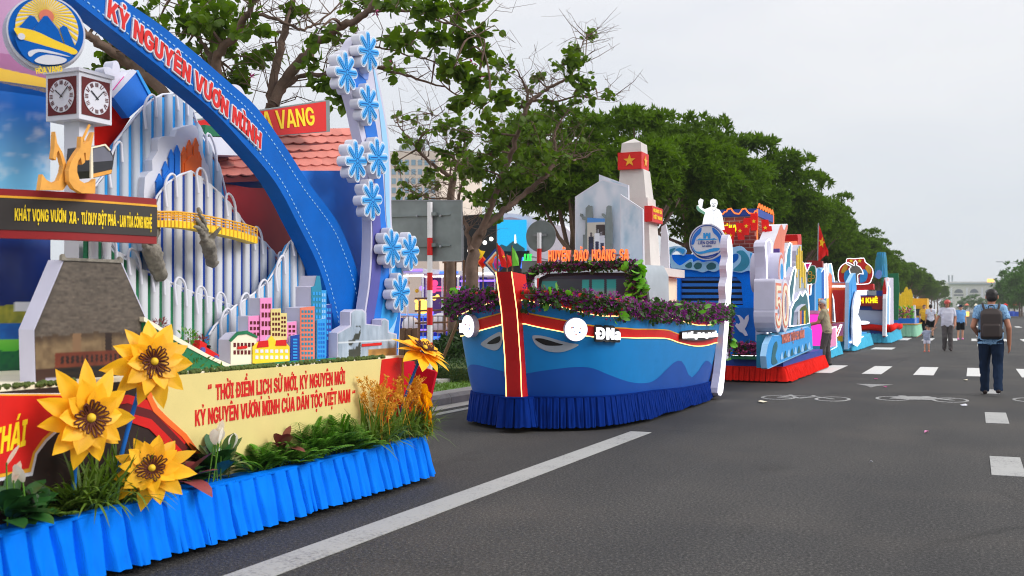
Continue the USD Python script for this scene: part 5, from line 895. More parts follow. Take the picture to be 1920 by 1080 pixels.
obj('plinth', frust(X_(1168), X_(1222, 440), Z(504), X_(1172), X_(1214, 440), Z(371), YO - .05, .56, .44), 'monument_stone', mo); obj('shaft', frust(X_(1158), X_(1211, 372), Z(371), X_(1161), X_(1205, 320), Z(317), YO, .43, .36), 'monument_stone', mo)
sbd = obj('star_band', frust(X_(1159), X_(1203.5, 300), Z(317), X_(1159), X_(1203.5, 300), Z(285), YO - .02, .40, .40), 'red_paint', mo); zc = (Z(317) + Z(285)) / 2
star = Polygon([((.098 if k % 2 == 0 else .039) * math.sin(k * math.pi / 5), (.098 if k % 2 == 0 else .039) * math.cos(k * math.pi / 5)) for k in range(10)])
obj('star', PY(YO - .02).ext(affinity.translate(star, (X_(1159) + X_(1203.5, 300)) / 2, zc), .01, .011), 'gold_paint', sbd); px_ = Plane(X_(1203.5, 300), 0, 1, 0); obj('star', px_.ext(affinity.translate(star, YO + .18, zc), .01, .011), 'gold_paint', sbd)
obj('cap', frust(X_(1163.5), X_(1202, 280), Z(285), X_(1165), X_(1201, 280), Z(267), YO + .01, .35, .33), 'monument_stone', mo); xm = (X_(1165) + X_(1201)) / 2
cz0, cz1 = Z(267), Z(256); V = np.array([(X_(1165), YO + .02, cz0), (X_(1201), YO + .02, cz0), (X_(1201), YO + .35, cz0), (X_(1165), YO + .35, cz0), (xm, YO + .18, cz1)]); obj('cap_point', trimesh.Trimesh(V, [(0, 1, 4), (1, 2, 4), (2, 3, 4), (3, 0, 4)], process=False), 'monument_stone', mo)
pqx = Plane(X_(1214, 400) + .06, 0, 1, 0); y0_, y1_ = YO - .10, YO + .50; pq_ = obj('plaque', bb(X_(1214, 400) - .02, X_(1214, 400) + .10, y0_, y1_, Z(417), Z(388)), 'red_paint', mo)
obj('lettering', cat(line_of_text(Plane(X_(1214, 400) + .10, 0, 1, 0), 'HOÀNG SA', (y0_ + .05, Z(399)), (y1_ - .05, Z(399)), .055, .004, .006), line_of_text(Plane(X_(1214, 400) + .10, 0, 1, 0), 'VIỆT NAM', (y0_ + .05, Z(411)), (y1_ - .05, Z(411)), .055, .004, .006)), 'gold_letter', pq_)
obj('side_sail', PY(16.6).cut([(1236, 520), (1240, 425), (1248, 420), (1252, 440), (1256, 520)], .05), 'white_board', mo)
# stern board: tall white jagged wave cut-out
sx = PX(-3.57)
def at_y(y, v): return None
yy = [(16.12, .12), (16.50, .10), (16.75, .7), (16.98, 1.25), (17.16, 1.8), (17.22, 2.2), (17.18, 2.45), (17.0, 2.58), (16.86, 2.52), (16.80, 2.36), (16.87, 2.22), (16.74, 2.08), (16.80, 1.9), (16.66, 1.75), (16.72, 1.55), (16.58, 1.4), (16.62, 1.2), (16.55, 1.0), (16.45, .7), (16.3, .4)]
sb = obj('stern_board', sx.ext(Polygon(smooth_line(yy, 3, True)).buffer(0), .11), 'lavender_board', BT); obj('board_face', sx.ext(Polygon(smooth_line(yy, 3, True)).buffer(-.012), .004, .005), 'white_glow', sb)  # white face emits an even glow of its own
obj('stern_cap', xf(trimesh.creation.cylinder(.10, .42, sections=24), None, tuple(hull(1, .985, .5) + np.array([.03, .06, -.05]))), 'lavender_board', BT, smooth=40)
obj('stern_flash', trimesh.Trimesh(*(lambda A: (A, [(0, 1, 2), (0, 2, 3)]))(np.array([hp_(1, .97, .62, .01), hp_(1, 1.0, .62, .01), hp_(1, 1.0, 1.0, .02), hp_(1, .975, 1.0, .02)])), process=False), 'orange_paint', BT)
# flower garlands
def blossom():
    v = [(0, 0, -.1)]; f = []
    for k in range(3):
        a_ = k * 2.094; c_, s_ = math.cos(a_), math.sin(a_); i = len(v); v += [(.42 * c_ - .3 * s_, .42 * s_ + .3 * c_, .22), (.75 * c_, .75 * s_, .42), (.42 * c_ + .3 * s_, .42 * s_ - .3 * c_, .22)]; f += [(0, i, i + 1), (0, i + 1, i + 2)]
    return np.array(v), np.array(f)
def garland(label, P, rad, nb_, nl, nv, seed, wob=.35, vp=None):
    g = np.random.default_rng(seed); P = np.array(P, float); s = np.r_[0, np.cumsum(np.linalg.norm(np.diff(P, axis=0), axis=1))]; mid = P[len(P) // 2]; t = thing('flower_garland', label, 'garland', None, mid)
    def pick(n, r0, r1):
        q = g.uniform(0, s[-1], n); c_ = np.stack([np.interp(q, s, P[:, i]) for i in range(3)], 1); R = np.interp(q, np.linspace(0, s[-1], 40), g.uniform(1 - wob, 1 + wob, 40)); d = g.normal(size=(n, 3)); d /= np.linalg.norm(d, axis=1, keepdims=True); d[:, 2] = d[:, 2] * 1.15 - .25; return c_ + d * (rad * R * g.uniform(r0, r1, n))[:, None], d
    p_b, d_b = pick(nb_, .75, 1.15); p_l, d_l = pick(nl, .3, 1.06); R = rand_rot(nb_, g, 0, d_b); R = np.stack([R[:, :, 0], -R[:, :, 2], R[:, :, 1]], 2)
    obj('foliage', scatter(leaf_bilobed(), p_l, rand_rot(nl, g, .2, d_l), g.uniform(.03, .055, nl)), 'leaf_garland', t, kind='stuff'); obj('blossoms', scatter(blossom(), p_b, R, g.uniform(.026, .046, nb_)), 'bougainvillea', t, kind='stuff'); obj('vine', tube(P, .02, 6), 'bark', t)
    p_v, d_v = pick(nv, .85, 1.1) if vp is None else (np.array(vp) + g.normal(size=(len(vp), 3)) * .015, g.normal(size=(len(vp), 3)))
    for q, d in zip(p_v, d_v):
        m_ = scatter(leaf_bilobed(), [q], rand_rot(1, g, .1, (d * [1, 1, .2] + [.3, -.6, .2])[None]), [g.uniform(.09, .15)]); obj('leaf', m_, 'leaf_vivid', t)
    return t
sR = np.linspace(.02, .985, 60); gR = hp_(1, sR, np.full(60, 1.0), .03); gR[:, 2] += np.interp(sR, [0, .2, .5, .8, 1], [-.03, -.03, -.03, -.01, .03]); gR[30:, 2] += .02
gL = hp_(-1, np.linspace(.02, .6, 40), np.full(40, 1.0), .03); gL[:, 2] -= .03
garland('thick purple blossom garland along the nearer road side of the boat rail', gR, .105, 2300, 4200, 40, 61); garland('purple blossom garland on the kerb side of the bow', gL, .115, 1300, 2200, 8, 62)
cg = PY(YC - .06); cabg = [cg.w([cg.px(u, v)])[0] for u, v in ((988, 526), (998, 510), (1012, 502), (1040, 498), (1080, 497), (1130, 496), (1180, 494), (1192, 494))]; garland('purple blossom garland over the windscreen under the neon letters', smooth_line(cabg, 6), .052, 360, 900, 3, 63)
cabd = [cg.w([cg.px(u, v)], .04)[0] for u, v in ((1188, 497), (1192, 512), (1190, 530), (1196, 545), (1205, 562))]; garland('vivid green vine with few blossoms hanging down the cab corner pillar', smooth_line(cabd, 6), .085, 160, 260, 46, 64)
sg_ = [hull(1, .985, 1.0) + [.06, .02, .05], hull(1, .99, .8) + [.10, .02, 0], hull(1, 1, .55) + [.10, .04, 0], hull(1, 1, .35) + [.12, .05, 0]]; garland('short flower garland hanging down the boat stern', smooth_line(sg_, 6), .07, 360, 420, 10, 65)
# ---------------------------------------------------------------- float with the brick gate, seen behind the boat
GRP = 'parade floats lined up along the kerb'
def neon(name, pl, l, parent, f=.012, r=.012, mat='white_neon', closed=False, sm=0):
    p = pl.pts(smooth_line(l, sm, closed) if sm else l, f); p = p + [p[0]] if closed else p
    return obj(name, tube(pl.w(np.array(p), f), r, 5), mat, parent, smooth=True)
G3 = thing('gate_float', 'blue float with a brick gate, round emblem and red skirt behind the boat', 'parade float', GRP, (-4.5, 23.4, 0))
fp = PY(20.5); cvt = lambda l: [(1240 + x / 5.685, 370 + y / 5.685) for x, y in l]
obj('platform', bb(-5.6, -3.30, 20.55, 26.3, .28, .44), 'deep_blue', G3); skirt('skirt', G3, 'red_cloth', [(-5.7, 20.52), (-3.32, 20.52), (-3.27, 20.56), (-3.27, 26.3), (-5.7, 26.3)], .30, .03, .10, .10, .045, seed=9)
for y in (21.8, 25.0): obj('wheel', xf(xf(trimesh.creation.cylinder(.26, .2, sections=20), ry(math.pi / 2)), None, (-3.6, y, .26)), 'rubber', G3, smooth=40)
fr_ = obj('front_panel', fp.cut([(1241, 479), (1275, 479), (1275, 521), (1393, 521), (1393, 572), (1275, 572), (1275, 520), (1241, 520), (1241, 668), (1425, 668), (1425, 474), (1330, 476)], .08) if False else fp.ext(fp.poly([(1241, 478), (1425, 474), (1425, 668), (1241, 668)]).difference(fp.poly([(1276, 519), (1346, 519), (1380, 519), (1390, 530), (1393, 572), (1276, 571)])), .08), 'skirt_blue', G3)
obj('vent_back', fp.cut([(1270, 512), (1400, 512), (1400, 580), (1270, 580)], .04, -.3), 'black_paint', G3)
for v in (523, 534, 545, 556, 567): obj('slat', fp.cut([(1276, v - 3), (1393, v - 3), (1393, v + 3), (1276, v + 3)], .03, -.05), 'mid_blue', fr_)
obj('lower_field', fp.cut([(1374, 577), (1424, 577), (1424, 667), (1374, 667)], .006, .008), 'arch_blue', fr_)
wl_ = cvt([(0, 700), (15, 600), (70, 540), (150, 520), (230, 530), (265, 570), (235, 622), (200, 600), (160, 572), (112, 602), (112, 650), (150, 700), (200, 725), (260, 690), (320, 655), (335, 690), (390, 670), (440, 690), (520, 675), (590, 690), (620, 760), (560, 795), (500, 780), (440, 800), (370, 780), (290, 770), (200, 762), (110, 752), (90, 700)])
w1 = obj('wave_board', fp.cut(smooth_line(wl_, 3, True), .05, .06), 'pale_blue', fr_)
for l, mt in ((cvt([(18, 690), (28, 610), (90, 556), (150, 542), (112, 588), (84, 640), (84, 690)]), 'teal_paint'), (cvt([(150, 560), (190, 540), (240, 552), (250, 575), (228, 604), (200, 580)]), 'sky_blue'), (cvt([(250, 730), (300, 690), (325, 700), (322, 745), (290, 755)]), 'dark_teal'), (cvt([(345, 730), (380, 695), (430, 710), (420, 755), (370, 765)]), 'dark_teal'), (cvt([(480, 730), (530, 695), (580, 715), (570, 760), (500, 770)]), 'dark_teal')): obj('wave_fill', fp.cut(smooth_line(l, 3, True), .004, .065), mt, w1)
w2 = obj('wave_board', fp.cut(smooth_line(cvt([(740, 560), (780, 530), (850, 520), (905, 565), (950, 582), (990, 605), (1038, 660), (1045, 730), (1005, 802), (950, 800), (930, 780), (850, 802), (770, 790), (740, 770)]), 3, True), .05, .06), 'pale_blue', fr_)
for l, mt in ((cvt([(765, 775), (838, 700), (848, 622), (798, 582), (870, 566), (932, 640), (932, 722), (860, 785)]), 'teal_paint'), (cvt([(760, 700), (815, 660), (820, 610), (790, 600), (760, 620)]), 'arch_blue'), (cvt([(945, 600), (970, 600), (975, 640), (955, 655)]), 'sky_blue'), (cvt([(960, 700), (1010, 690), (1030, 730), (1000, 770), (970, 750)]), 'sky_blue'), (cvt([(985, 625), (1020, 650), (1000, 675), (965, 680)]), 'teal_paint')): obj('wave_fill', fp.cut(smooth_line(l, 3, True), .004, .065), mt, w2)
dove = [(1378, 611), (1381, 606), (1385, 608), (1388, 604), (1386, 597), (1383, 592), (1379, 590), (1386, 591), (1392, 596), (1395, 601), (1398, 594), (1403, 590), (1404, 597), (1402, 605), (1399, 612), (1396, 617), (1399, 622), (1402, 629), (1397, 630), (1392, 624), (1387, 622), (1383, 617), (1380, 613)]
obj('dove', fp.cut(dove, .02, .035), 'lavender_board', fr_)
neon('neon_edge', fp, [(1424, 577), (1424, 667), (1374, 667)], fr_, .02, .012, 'white_neon'); neon('neon_edge', fp, [(1372, 665), (1424, 665)], fr_, .05, .014, 'salmon_paint')
em = PY(20.3); c = em.px(1325.5, 453.5); R_ = em.px(1359.5, 453.5)[0] - c[0]; T = lambda g_: affinity.translate(affinity.scale(g_, R_, R_, origin=(0, 0)), *c)
ed = obj('emblem', em.ext(T(Point(0, 0).buffer(1, 36)), .10), 'white_board', G3); ring_ = lambda a_, b_: Point(0, 0).buffer(a_, 32).difference(Point(0, 0).buffer(b_, 32))
for nm, g_, mt in (('emblem_ring', ring_(.93, .88), 'deep_blue'), ('emblem_leaf', Polygon(smooth_line([(-.86, -.1), (-.78, .3), (-.55, .62), (-.3, .78), (-.36, .5), (-.6, .25), (-.72, -.1)], 3, True)), 'mid_blue'), ('emblem_leaf', Polygon(smooth_line([(.86, -.1), (.78, .3), (.55, .62), (.3, .78), (.36, .5), (.6, .25), (.72, -.1)], 3, True)), 'mid_blue'),
    ('emblem_gate', unary_union([rect(-.2, .18, .2, .42), rect(-.2, .42, -.1, .5), rect(-.05, .42, .05, .5), rect(.1, .42, .2, .5)]).difference(rect(-.05, .18, .05, .32)), 'sky_blue'), ('emblem_hills', Polygon([(-.6, .1), (-.42, .2), (-.2, .16), (.2, .16), (.4, .2), (.6, .1)]), 'sky_blue'),
    ('emblem_wave', Polygon(smooth_line([(-.8, -.2), (-.6, -.5), (-.2, -.5), (.3, -.36), (.7, -.36), (.6, -.5), (.1, -.58), (-.4, -.66), (-.7, -.5)], 4, True)), 'sky_blue'), ('emblem_wave', Polygon(smooth_line([(-.6, -.68), (-.2, -.78), (.3, -.7), (.6, -.6), (.5, -.74), (0, -.86), (-.4, -.84)], 4, True)), 'deep_blue')): obj(nm, em.ext(T(g_.buffer(0)), .004, .008), mt, ed)
obj('lettering', cat(line_of_text(em, 'LIÊN CHIỂU', (c[0] - .5 * R_, c[1] - .12 * R_), (c[0] + .5 * R_, c[1] - .12 * R_), .055, .003, .008, 700), line_of_text(em, 'ĐÀ NẴNG', (c[0] - .27 * R_, c[1] - .28 * R_), (c[0] + .27 * R_, c[1] - .28 * R_), .035, .003, .008, 600)), 'deep_blue', ed)
sp_ = PY(20.62); so = cvt([(400, 82), (393, 40), (415, 12), (441, 25), (432, 75), (426, 108), (462, 128), (500, 112), (524, 104), (530, 92), (519, 60), (526, 28), (555, 13), (586, 25), (594, 60), (582, 100), (576, 112), (612, 130), (637, 170), (652, 240), (667, 345), (430, 345), (448, 230), (462, 182), (430, 168), (394, 146), (374, 118), (378, 90)])
stt = obj('figure_cutout', sp_.cut(so, .06), 'statue_glow', G3, label='white cut-out figure of a man raising one hand in greeting')  # figure glows by emission, standing in for light that falls on it
for l in (cvt([(538, 94), (546, 84), (558, 88), (570, 84), (576, 92), (566, 100), (558, 108), (548, 102)]), cvt([(533, 58), (552, 56), (552, 66), (535, 68)]), cvt([(562, 56), (582, 58), (580, 68), (562, 66)]), cvt([(554, 66), (560, 66), (562, 80), (552, 80)]), cvt([(536, 130), (560, 150), (584, 130), (580, 126), (560, 142), (540, 126)]), cvt([(558, 150), (562, 150), (562, 290), (558, 290)]), cvt([(600, 200), (604, 200), (606, 250), (602, 250)])): obj('drawn_line', sp_.cut(l, .003, .005), 'grey_board', stt)
obj('arm_shade', sp_.cut(smooth_line(cvt([(378, 95), (394, 92), (404, 112), (440, 140), (468, 160), (462, 182), (430, 168), (394, 146), (374, 118)]), 2, True), .003, .004), 'mint_cloth', stt)
obj('name_plate', sp_.cut(cvt([(488, 280), (542, 280), (542, 292), (488, 292)]), .01, .02), 'black_paint', stt)
# brick gate: single bricks on mortar, two faces
bx0, bx1 = PY(21.6).px(1349, 420)[0], PY(21.6).px(1418.5, 420)[0]; bz0, bz1 = PY(21.6).px(1400, 480)[1], PY(21.6).px(1400, 404)[1]; by1 = 23.4
bk = obj('gate_wall', bb(bx0, bx1, 21.6, by1, bz0 - .4, bz1 + .12), 'mortar', G3); q = np.random.default_rng(3)
bh, bw = .078, .205; n_ = 0
for r in range(int((bz1 - bz0 + .3) / bh)):
    z = bz0 - .3 + r * bh; o = (r % 2) * bw / 2
    for (a0, a1, face) in ((bx0, bx1, 0), (21.6, by1, 1)):
        a = a0 - o
        while a < a1 - .02:
            s0, s1 = max(a, a0) + .008, min(a + bw, a1) - .008; a += bw
            if s1 - s0 < .03: continue
            d = q.uniform(.006, .016); obj('brick', bb(s0, s1, 21.6 - d, 21.602, z + .008, z + bh - .008) if face == 0 else bb(bx1 - .002, bx1 + d, s0, s1, z + .008, z + bh - .008), 'brick', bk)
gfl = PY(21.57); obj('gate_frieze', bb(bx0 - .02, bx1 + .03, 21.57, by1, bz1 - .02, bz1 + .13), 'deep_blue', G3)
sc = [(1349, 402), (1356, 401), (1359, 397), (1362, 397), (1365, 392), (1371, 391), (1374, 396), (1378, 400), (1386, 401), (1389, 397), (1392, 392), (1398, 391), (1401, 396), (1405, 400), (1413, 401), (1416, 396), (1419, 396)]
obj('gable_crest', gfl.cut(sc + [(1419, 404), (1349, 405)], .05, .01), 'deep_blue', G3); neon('neon_crest', gfl, sc, G3, .02, .016, 'orange_neon')
ym = np.linspace(21.6, by1, 13); neon_side = [(bx1 + .03, y, bz1 + .15 + (.09 if k % 2 else 0)) for k, y in enumerate(ym)]; obj('neon_crest', tube(neon_side, .016, 5), 'orange_neon', G3); obj('neon_corner', tube([(bx1 + .025, 21.56, bz1 + .12), (bx1 + .025, 21.56, bz0)], .014, 5), 'orange_neon', G3)
obj('neon_corner', tube([(bx1 + .03, by1, bz1 + .15), (bx1 + .03, by1, bz0)], .014, 5), 'orange_neon', G3)
obj('lettering', line_of_text(gfl, 'HẢI VÂN QUAN', gfl.px(1338, 433.5), gfl.px(1398, 433.5), .125, .02, .04, 900), 'yellow_neon', G3)
bunt = [(1345, 413), (1368, 420), (1386, 416), (1401, 412), (1415, 404), (1432, 412), (1437, 420), (1441, 428)]; Pb = [np.array([gfl.px(u, v, .25)[0], 21.3 - (0 if u < 1418 else -.5), gfl.px(u, v, .25)[1]]) for u, v in bunt]
obj('bunting_line', tube(Pb[:5], .004, 4), 'red_cloth', G3)
for (u, v), a_ in zip(((1359, 436), (1372, 439), (1386, 430), (1401, 421), (1414, 412), (1434, 424), (1440, 436)), (.1, -.12, .15, -.1, 0, .1, .1)):
    w = np.linspace(0, 1, 6); q0 = gfl.px(u, v - 12, .28); G = np.stack([[gfl.w([[q0[0] + s_ * .14 - .07 + a_ * t_ * .3, q0[1] - t_ * .34, .28 + .02 * math.sin(5 * t_ + 3 * s_)]])[0] for s_ in (0, .5, 1)] for t_ in w]); fb = obj('bunting_flag', gridmesh(G), 'flag_red', G3, smooth=True)
    obj('flag_star', gfl.ext(affinity.translate(affinity.scale(star, .45, .45, origin=(0, 0)), q0[0] + a_ * .15, q0[1] - .16), .003, .315), 'gold_letter', fb)
# cut-outs along the road side of the gate float
xs_ = PX(-3.27)
def sboard(name, l, face, th=.28, f=0.0, parent=G3, sm=0, edge='lavender_board', glow_=None, pl=None):
    pl = pl or xs_; l = smooth_line(l, sm, True) if sm else l; b = obj(name, pl.cut(l, th, f), edge, parent); P = pl.poly(l, f); obj('face', pl.ext(P.buffer(-.015), .004, f + .005), face, b)
    if glow_: obj('neon_outline', tube(pl.w(np.c_[np.array(P.exterior.coords), np.zeros(len(P.exterior.coords))], f + .012), .014, 5), glow_, b, smooth=True)
    return b
obj('end_box', bb(-3.72, -3.30, 20.58, 21.3, .44, 1.02), 'lavender_board', G3)
obj('end_board', bb(-3.70, -3.40, 20.7, 20.8, 1.02, 2.55), 'purple_paint', G3); neon('neon_edge', PY(20.7), [(1437, 470), (1438, 580), (1438, 660)], G3, .02, .014)
sboard('round_cutout', [(1434, 462), (1437, 452), (1442, 449), (1446, 458), (1447, 480), (1446, 560), (1445, 620), (1438, 640), (1437, 500)], 'lavender_board', .2, -.1, glow_='white_neon', sm=2)
sboard('hand_cutout', [(1448, 475), (1452, 452), (1458, 436), (1462, 423), (1466, 420), (1468, 427), (1471, 430), (1474, 421), (1477, 421), (1476, 432), (1472, 445), (1470, 470), (1466, 505), (1462, 520), (1457, 500), (1455, 482)], 'salmon_paint', .3, -.25, sm=2, edge='white_board')
sboard('teal_cutout', [(1471, 500), (1474, 470), (1480, 455), (1483, 457), (1482, 500), (1484, 520), (1477, 548), (1476, 612), (1471, 616)], 'teal_paint', .3, -.2, edge='white_board', glow_='white_neon'); sboard('blue_cutout', [(1478, 540), (1484, 512), (1489, 500), (1491, 505), (1488, 540), (1484, 570), (1480, 580)], 'dark_teal', .28, -.08, glow_='white_neon')
tw = sboard('tower_cutout', [(1490, 600), (1490, 492), (1492, 490), (1492, 470), (1497, 459), (1503, 459), (1504, 490), (1508, 492), (1512, 515), (1512, 600)], 'grey_board', .3, -.15)
for k, (u, v0, v1) in enumerate(((1494, 478, 520), (1497, 466, 505), (1500, 461, 540), (1503, 470, 520), (1506, 492, 530), (1509, 500, 540))): obj('yellow_bar', xs_.cut([(u, v0), (u + 1.6, v0), (u + 1.6, v1), (u, v1)], .01, -.13), 'yellow_paint', tw)
sboard('collage_cutout', [(1480, 612), (1482, 580), (1488, 566), (1494, 560), (1499, 548), (1504, 555), (1509, 545), (1514, 556), (1516, 580), (1516, 606)], 'dark_teal', .25, -.02, glow_='white_neon'); cl = sboard('collage_cutout', [(1494, 610), (1496, 585), (1502, 575), (1510, 570), (1516, 585), (1517, 606)], 'moss', .12, .06)
for k, mt in enumerate(('white_board', 'salmon_paint', 'deep_blue', 'yellow_paint', 'green_paint')): obj('collage_strip', xs_.cut([(1497 + 3.6 * k, 608), (1497 + 3.6 * k, 582 + 3 * (k % 2)), (1499.4 + 3.6 * k, 582), (1499.4 + 3.6 * k, 607)], .01, .075), mt, cl)
sboard('red_box', [(1495, 440), (1502, 439), (1503, 458), (1496, 460)], 'red_paint', .5, -.8, edge='red_paint'); sboard('orange_box', [(1483, 453), (1495, 452), (1496, 474), (1484, 476)], 'orange_paint', .5, -.7, edge='orange_paint'); sboard('pink_board', [(1484, 475), (1490, 474), (1489, 490), (1484, 491)], 'magenta_paint', .1, -.3, edge='white_board')
# ring and the digits 5 and 0, white rimmed
cr = xs_.px(1456.5, 511); rg = affinity.translate(affinity.scale(Point(0, 0).buffer(1, 24), .34, .36), *cr); b = obj('round_cutout', xs_.ext(rg, .5, .08), 'lavender_board', G3)
for k, (s_, mt) in enumerate(((.9, 'salmon_paint'), (.72, 'white_board'), (.45, 'sky_blue'))): obj('ring_face', xs_.ext(affinity.scale(rg, s_, s_), .004, .085 + .004 * k), mt, b)
for ch, u0, u1 in (('5', 1453, 1465), ('0', 1466, 1478)):
    g_, a_ = glyph(ch, 900); p0, p1 = xs_.px(u0, 616, .15), xs_.px(u1, 612, .15); hh = xs_.px(u0, 530, .15)[1] - p0[1]; x0, y0, x1, y1 = g_.bounds; e = affinity.affine_transform(g_, [(p1[0] - p0[0]) / (x1 - x0), 0, 0, hh / (y1 - y0), p0[0] - x0 * (p1[0] - p0[0]) / (x1 - x0), p0[1] - y0 * hh / (y1 - y0)])
    d = obj('digit', xs_.ext(e.buffer(.07), .35, .15), 'lavender_board', G3); obj('digit_face', xs_.ext(e.buffer(.05), .004, .155), 'white_board', d); obj('digit_fill', xs_.ext(e, .004, .160), 'salmon_paint', d); obj('digit_core', xs_.ext(e.buffer(-.045), .004, .165), 'cream_board', d)
wp_ = sboard('wave_panel', [(1438, 690), (1436, 668), (1440, 645), (1448, 628), (1458, 628), (1515, 612), (1522, 618), (1524, 654), (1440, 692)], 'sky_blue', .10, .06, edge='pale_blue', sm=0)
obj('panel_board', xs_.cut([(1440, 628), (1520, 606), (1524, 656), (1440, 690)], .2, .0), 'teal_paint', G3)
for l, mt in (([(1447, 682), (1450, 650), (1456, 640), (1458, 650), (1454, 668), (1458, 680)], 'dark_teal'),): obj('wave_fill', xs_.cut(smooth_line(l, 3, True), .004, .072), mt, wp_)
for k in range(9):
    u = 1464 + 6.4 * k; v = 671 - 2.35 * k; obj('wave_fill', xs_.cut(smooth_line([(u, v + 3), (u + 1, v - 6), (u + 3, v - 11), (u + 4, v - 4), (u + 5, v + 1)], 3, True), .004, .074), 'dark_teal' if k % 2 else 'pale_blue', wp_)
obj('lettering', line_of_text(xs_, 'THÀNH TỰU 50 NĂM', xs_.px(1465, 645, .07), xs_.px(1508, 633, .07), .17, .006, .078, 800), 'salmon_paint', wp_)
fb_ = thing('flower_bed', 'row of pink and violet artificial flowers beneath the dove panel', 'flowers', None, (-4.0, 20.42, .5)); g = np.random.default_rng(5)
pf = PY(20.4); pts = np.array([pf.w([pf.px(u, v)])[0] for u, v in zip(g.uniform(1374, 1423, 260), g.uniform(643, 664, 260))]); pts[:, 1] += g.normal(size=260) * .05
obj('blossoms', scatter(blossom(), pts[:150], rand_rot(150, g, -.2), g.uniform(.04, .08, 150)), 'orchid_flower', fb_, kind='stuff'); obj('leaves', scatter(leaf_long(), pts[150:], rand_rot(110, g, -.5), g.uniform(.08, .14, 110)), 'leaf_garland', fb_, kind='stuff'); obj('pot_row', bb(-4.25, -3.75, 20.36, 20.5, .44, .50), 'green_paint', fb_)

# ---------------------------------------------------------------- float with magenta vase and upright boards
G4 = thing('cultural_float', 'pale blue skirted float with upright boards and a magenta vase beside the stooping man', 'parade float', GRP, (-4.8, 31, 0))
obj('platform', bb(-6.1, -3.85, 28.6, 34.2, .30, .5), 'sky_blue', G4); skirt('skirt', G4, 'teal_cloth', [(-6.1, 28.58), (-3.85, 28.58), (-3.8, 28.64), (-3.8, 34.2)], .42, .03, .10, .14, .025, seed=12); q4 = PY(28.6); x4 = PX(-3.8)
def fboard(parent, pl, name, l, face, th=.12, f=0.0, edge='white_board', glow_=None, sm=0): return sboard(name, l, face, th, f, parent, sm, edge, glow_, pl)
fboard(G4, q4, 'blue_board', [(1503, 640), (1508, 560), (1516, 530), (1519, 503), (1528, 500), (1528, 640)], 'sky_blue', edge='pale_blue'); fboard(G4, q4, 'cloud_board', [(1513, 532), (1515, 508), (1520, 498), (1527, 498), (1530, 505), (1529, 531)], 'green_paint', .1, .14, sm=2)
for (u, v, r) in ((1519, 512, 3), (1524, 519, 3.4), (1518, 525, 3)): obj('gold_swirl', q4.ext(q4.poly([(u + r * math.cos(a_), v + r * math.sin(a_)) for a_ in np.arange(0, 6.2, .4)], .16).boundary.buffer(.008), .004, .162), 'gold_paint', G4)
fboard(G4, q4, 'kite_board', [(1509, 494), (1521, 493), (1513, 510)], 'magenta_paint', .06, .2, glow_='white_neon'); fboard(G4, q4, 'small_board', [(1515, 534), (1522, 532), (1520, 553), (1516, 554)], 'salmon_paint', .06, .3, glow_='white_neon')
for k, (l, mt) in enumerate((([(1528, 640), (1529, 520), (1533, 503), (1540, 503), (1541, 636)], 'sky_blue'), ([(1537, 632), (1538, 512), (1545, 502), (1546, 628)], 'arch_blue'), ([(1532, 638), (1534, 560), (1541, 545), (1543, 634)], 'purple_paint'), ([(1541, 630), (1543, 500), (1549, 494), (1551, 520), (1553, 626)], 'white_board'), ([(1549, 626), (1550, 524), (1556, 510), (1560, 516), (1561, 620)], 'orange_paint'), ([(1552, 622), (1553, 495), (1558, 494), (1564, 526), (1565, 616)], 'pale_blue'))): fboard(G4, x4, 'upright_board', l, mt, .14, -.12 * k, glow_='white_neon' if k in (3, 5, 1) else None, edge='pale_blue' if k < 3 else 'white_board')
for k, mt in enumerate(('gold_paint', 'salmon_paint', 'teal_paint', 'yellow_paint')): obj('photo_patch', x4.cut([(1535 + 5 * k, 560), (1539 + 5 * k, 559), (1539 + 5 * k, 590 - 4 * k), (1535 + 5 * k, 592 - 4 * k)], .006, .02), mt, G4)
obj('red_roof', q4.cut([(1513, 488), (1541, 489), (1542, 501), (1513, 500)], .3, -.8), 'dark_red', G4)
vc = GP(1531, 664, .5); va = q4.px(1531, 640, .25); vs = thing('magenta_vase', 'glossy magenta vase with a pale rim standing at the float front corner', 'vase', None, (va[0], 28.3, .5)); h_ = .95
obj('vase_body', xf(lathe([(0, 0), (.20, 0), (.24, .08), (.23, .3), (.18, .55), (.15, .72), (.16, .82)], 20), None, (va[0], 28.3, .46)), 'magenta_glow', vs, smooth=50); obj('rim', xf(lathe([(.16, .80), (.20, .82), (.20, .90), (.13, .90)], 20), None, (va[0], 28.3, .46)), 'pink_paint', vs, smooth=50)  # vase body emits an even magenta glow
obj('stand', bb(va[0] - .22, va[0] + .22, 28.1, 28.58, .1, .46), 'teal_cloth', vs)
pk = fboard(G4, x4, 'striped_panel', [(1542, 664), (1543, 622), (1567, 612), (1568, 650)], 'pink_paint', .1, .05, glow_='white_neon')
for k in range(5): obj('stripe', x4.cut([(1544, 628 + 7 * k), (1556, 624 + 6.4 * k), (1556, 627 + 6.4 * k), (1544, 631.5 + 7 * k)], .004, .06), 'orange_paint', pk)
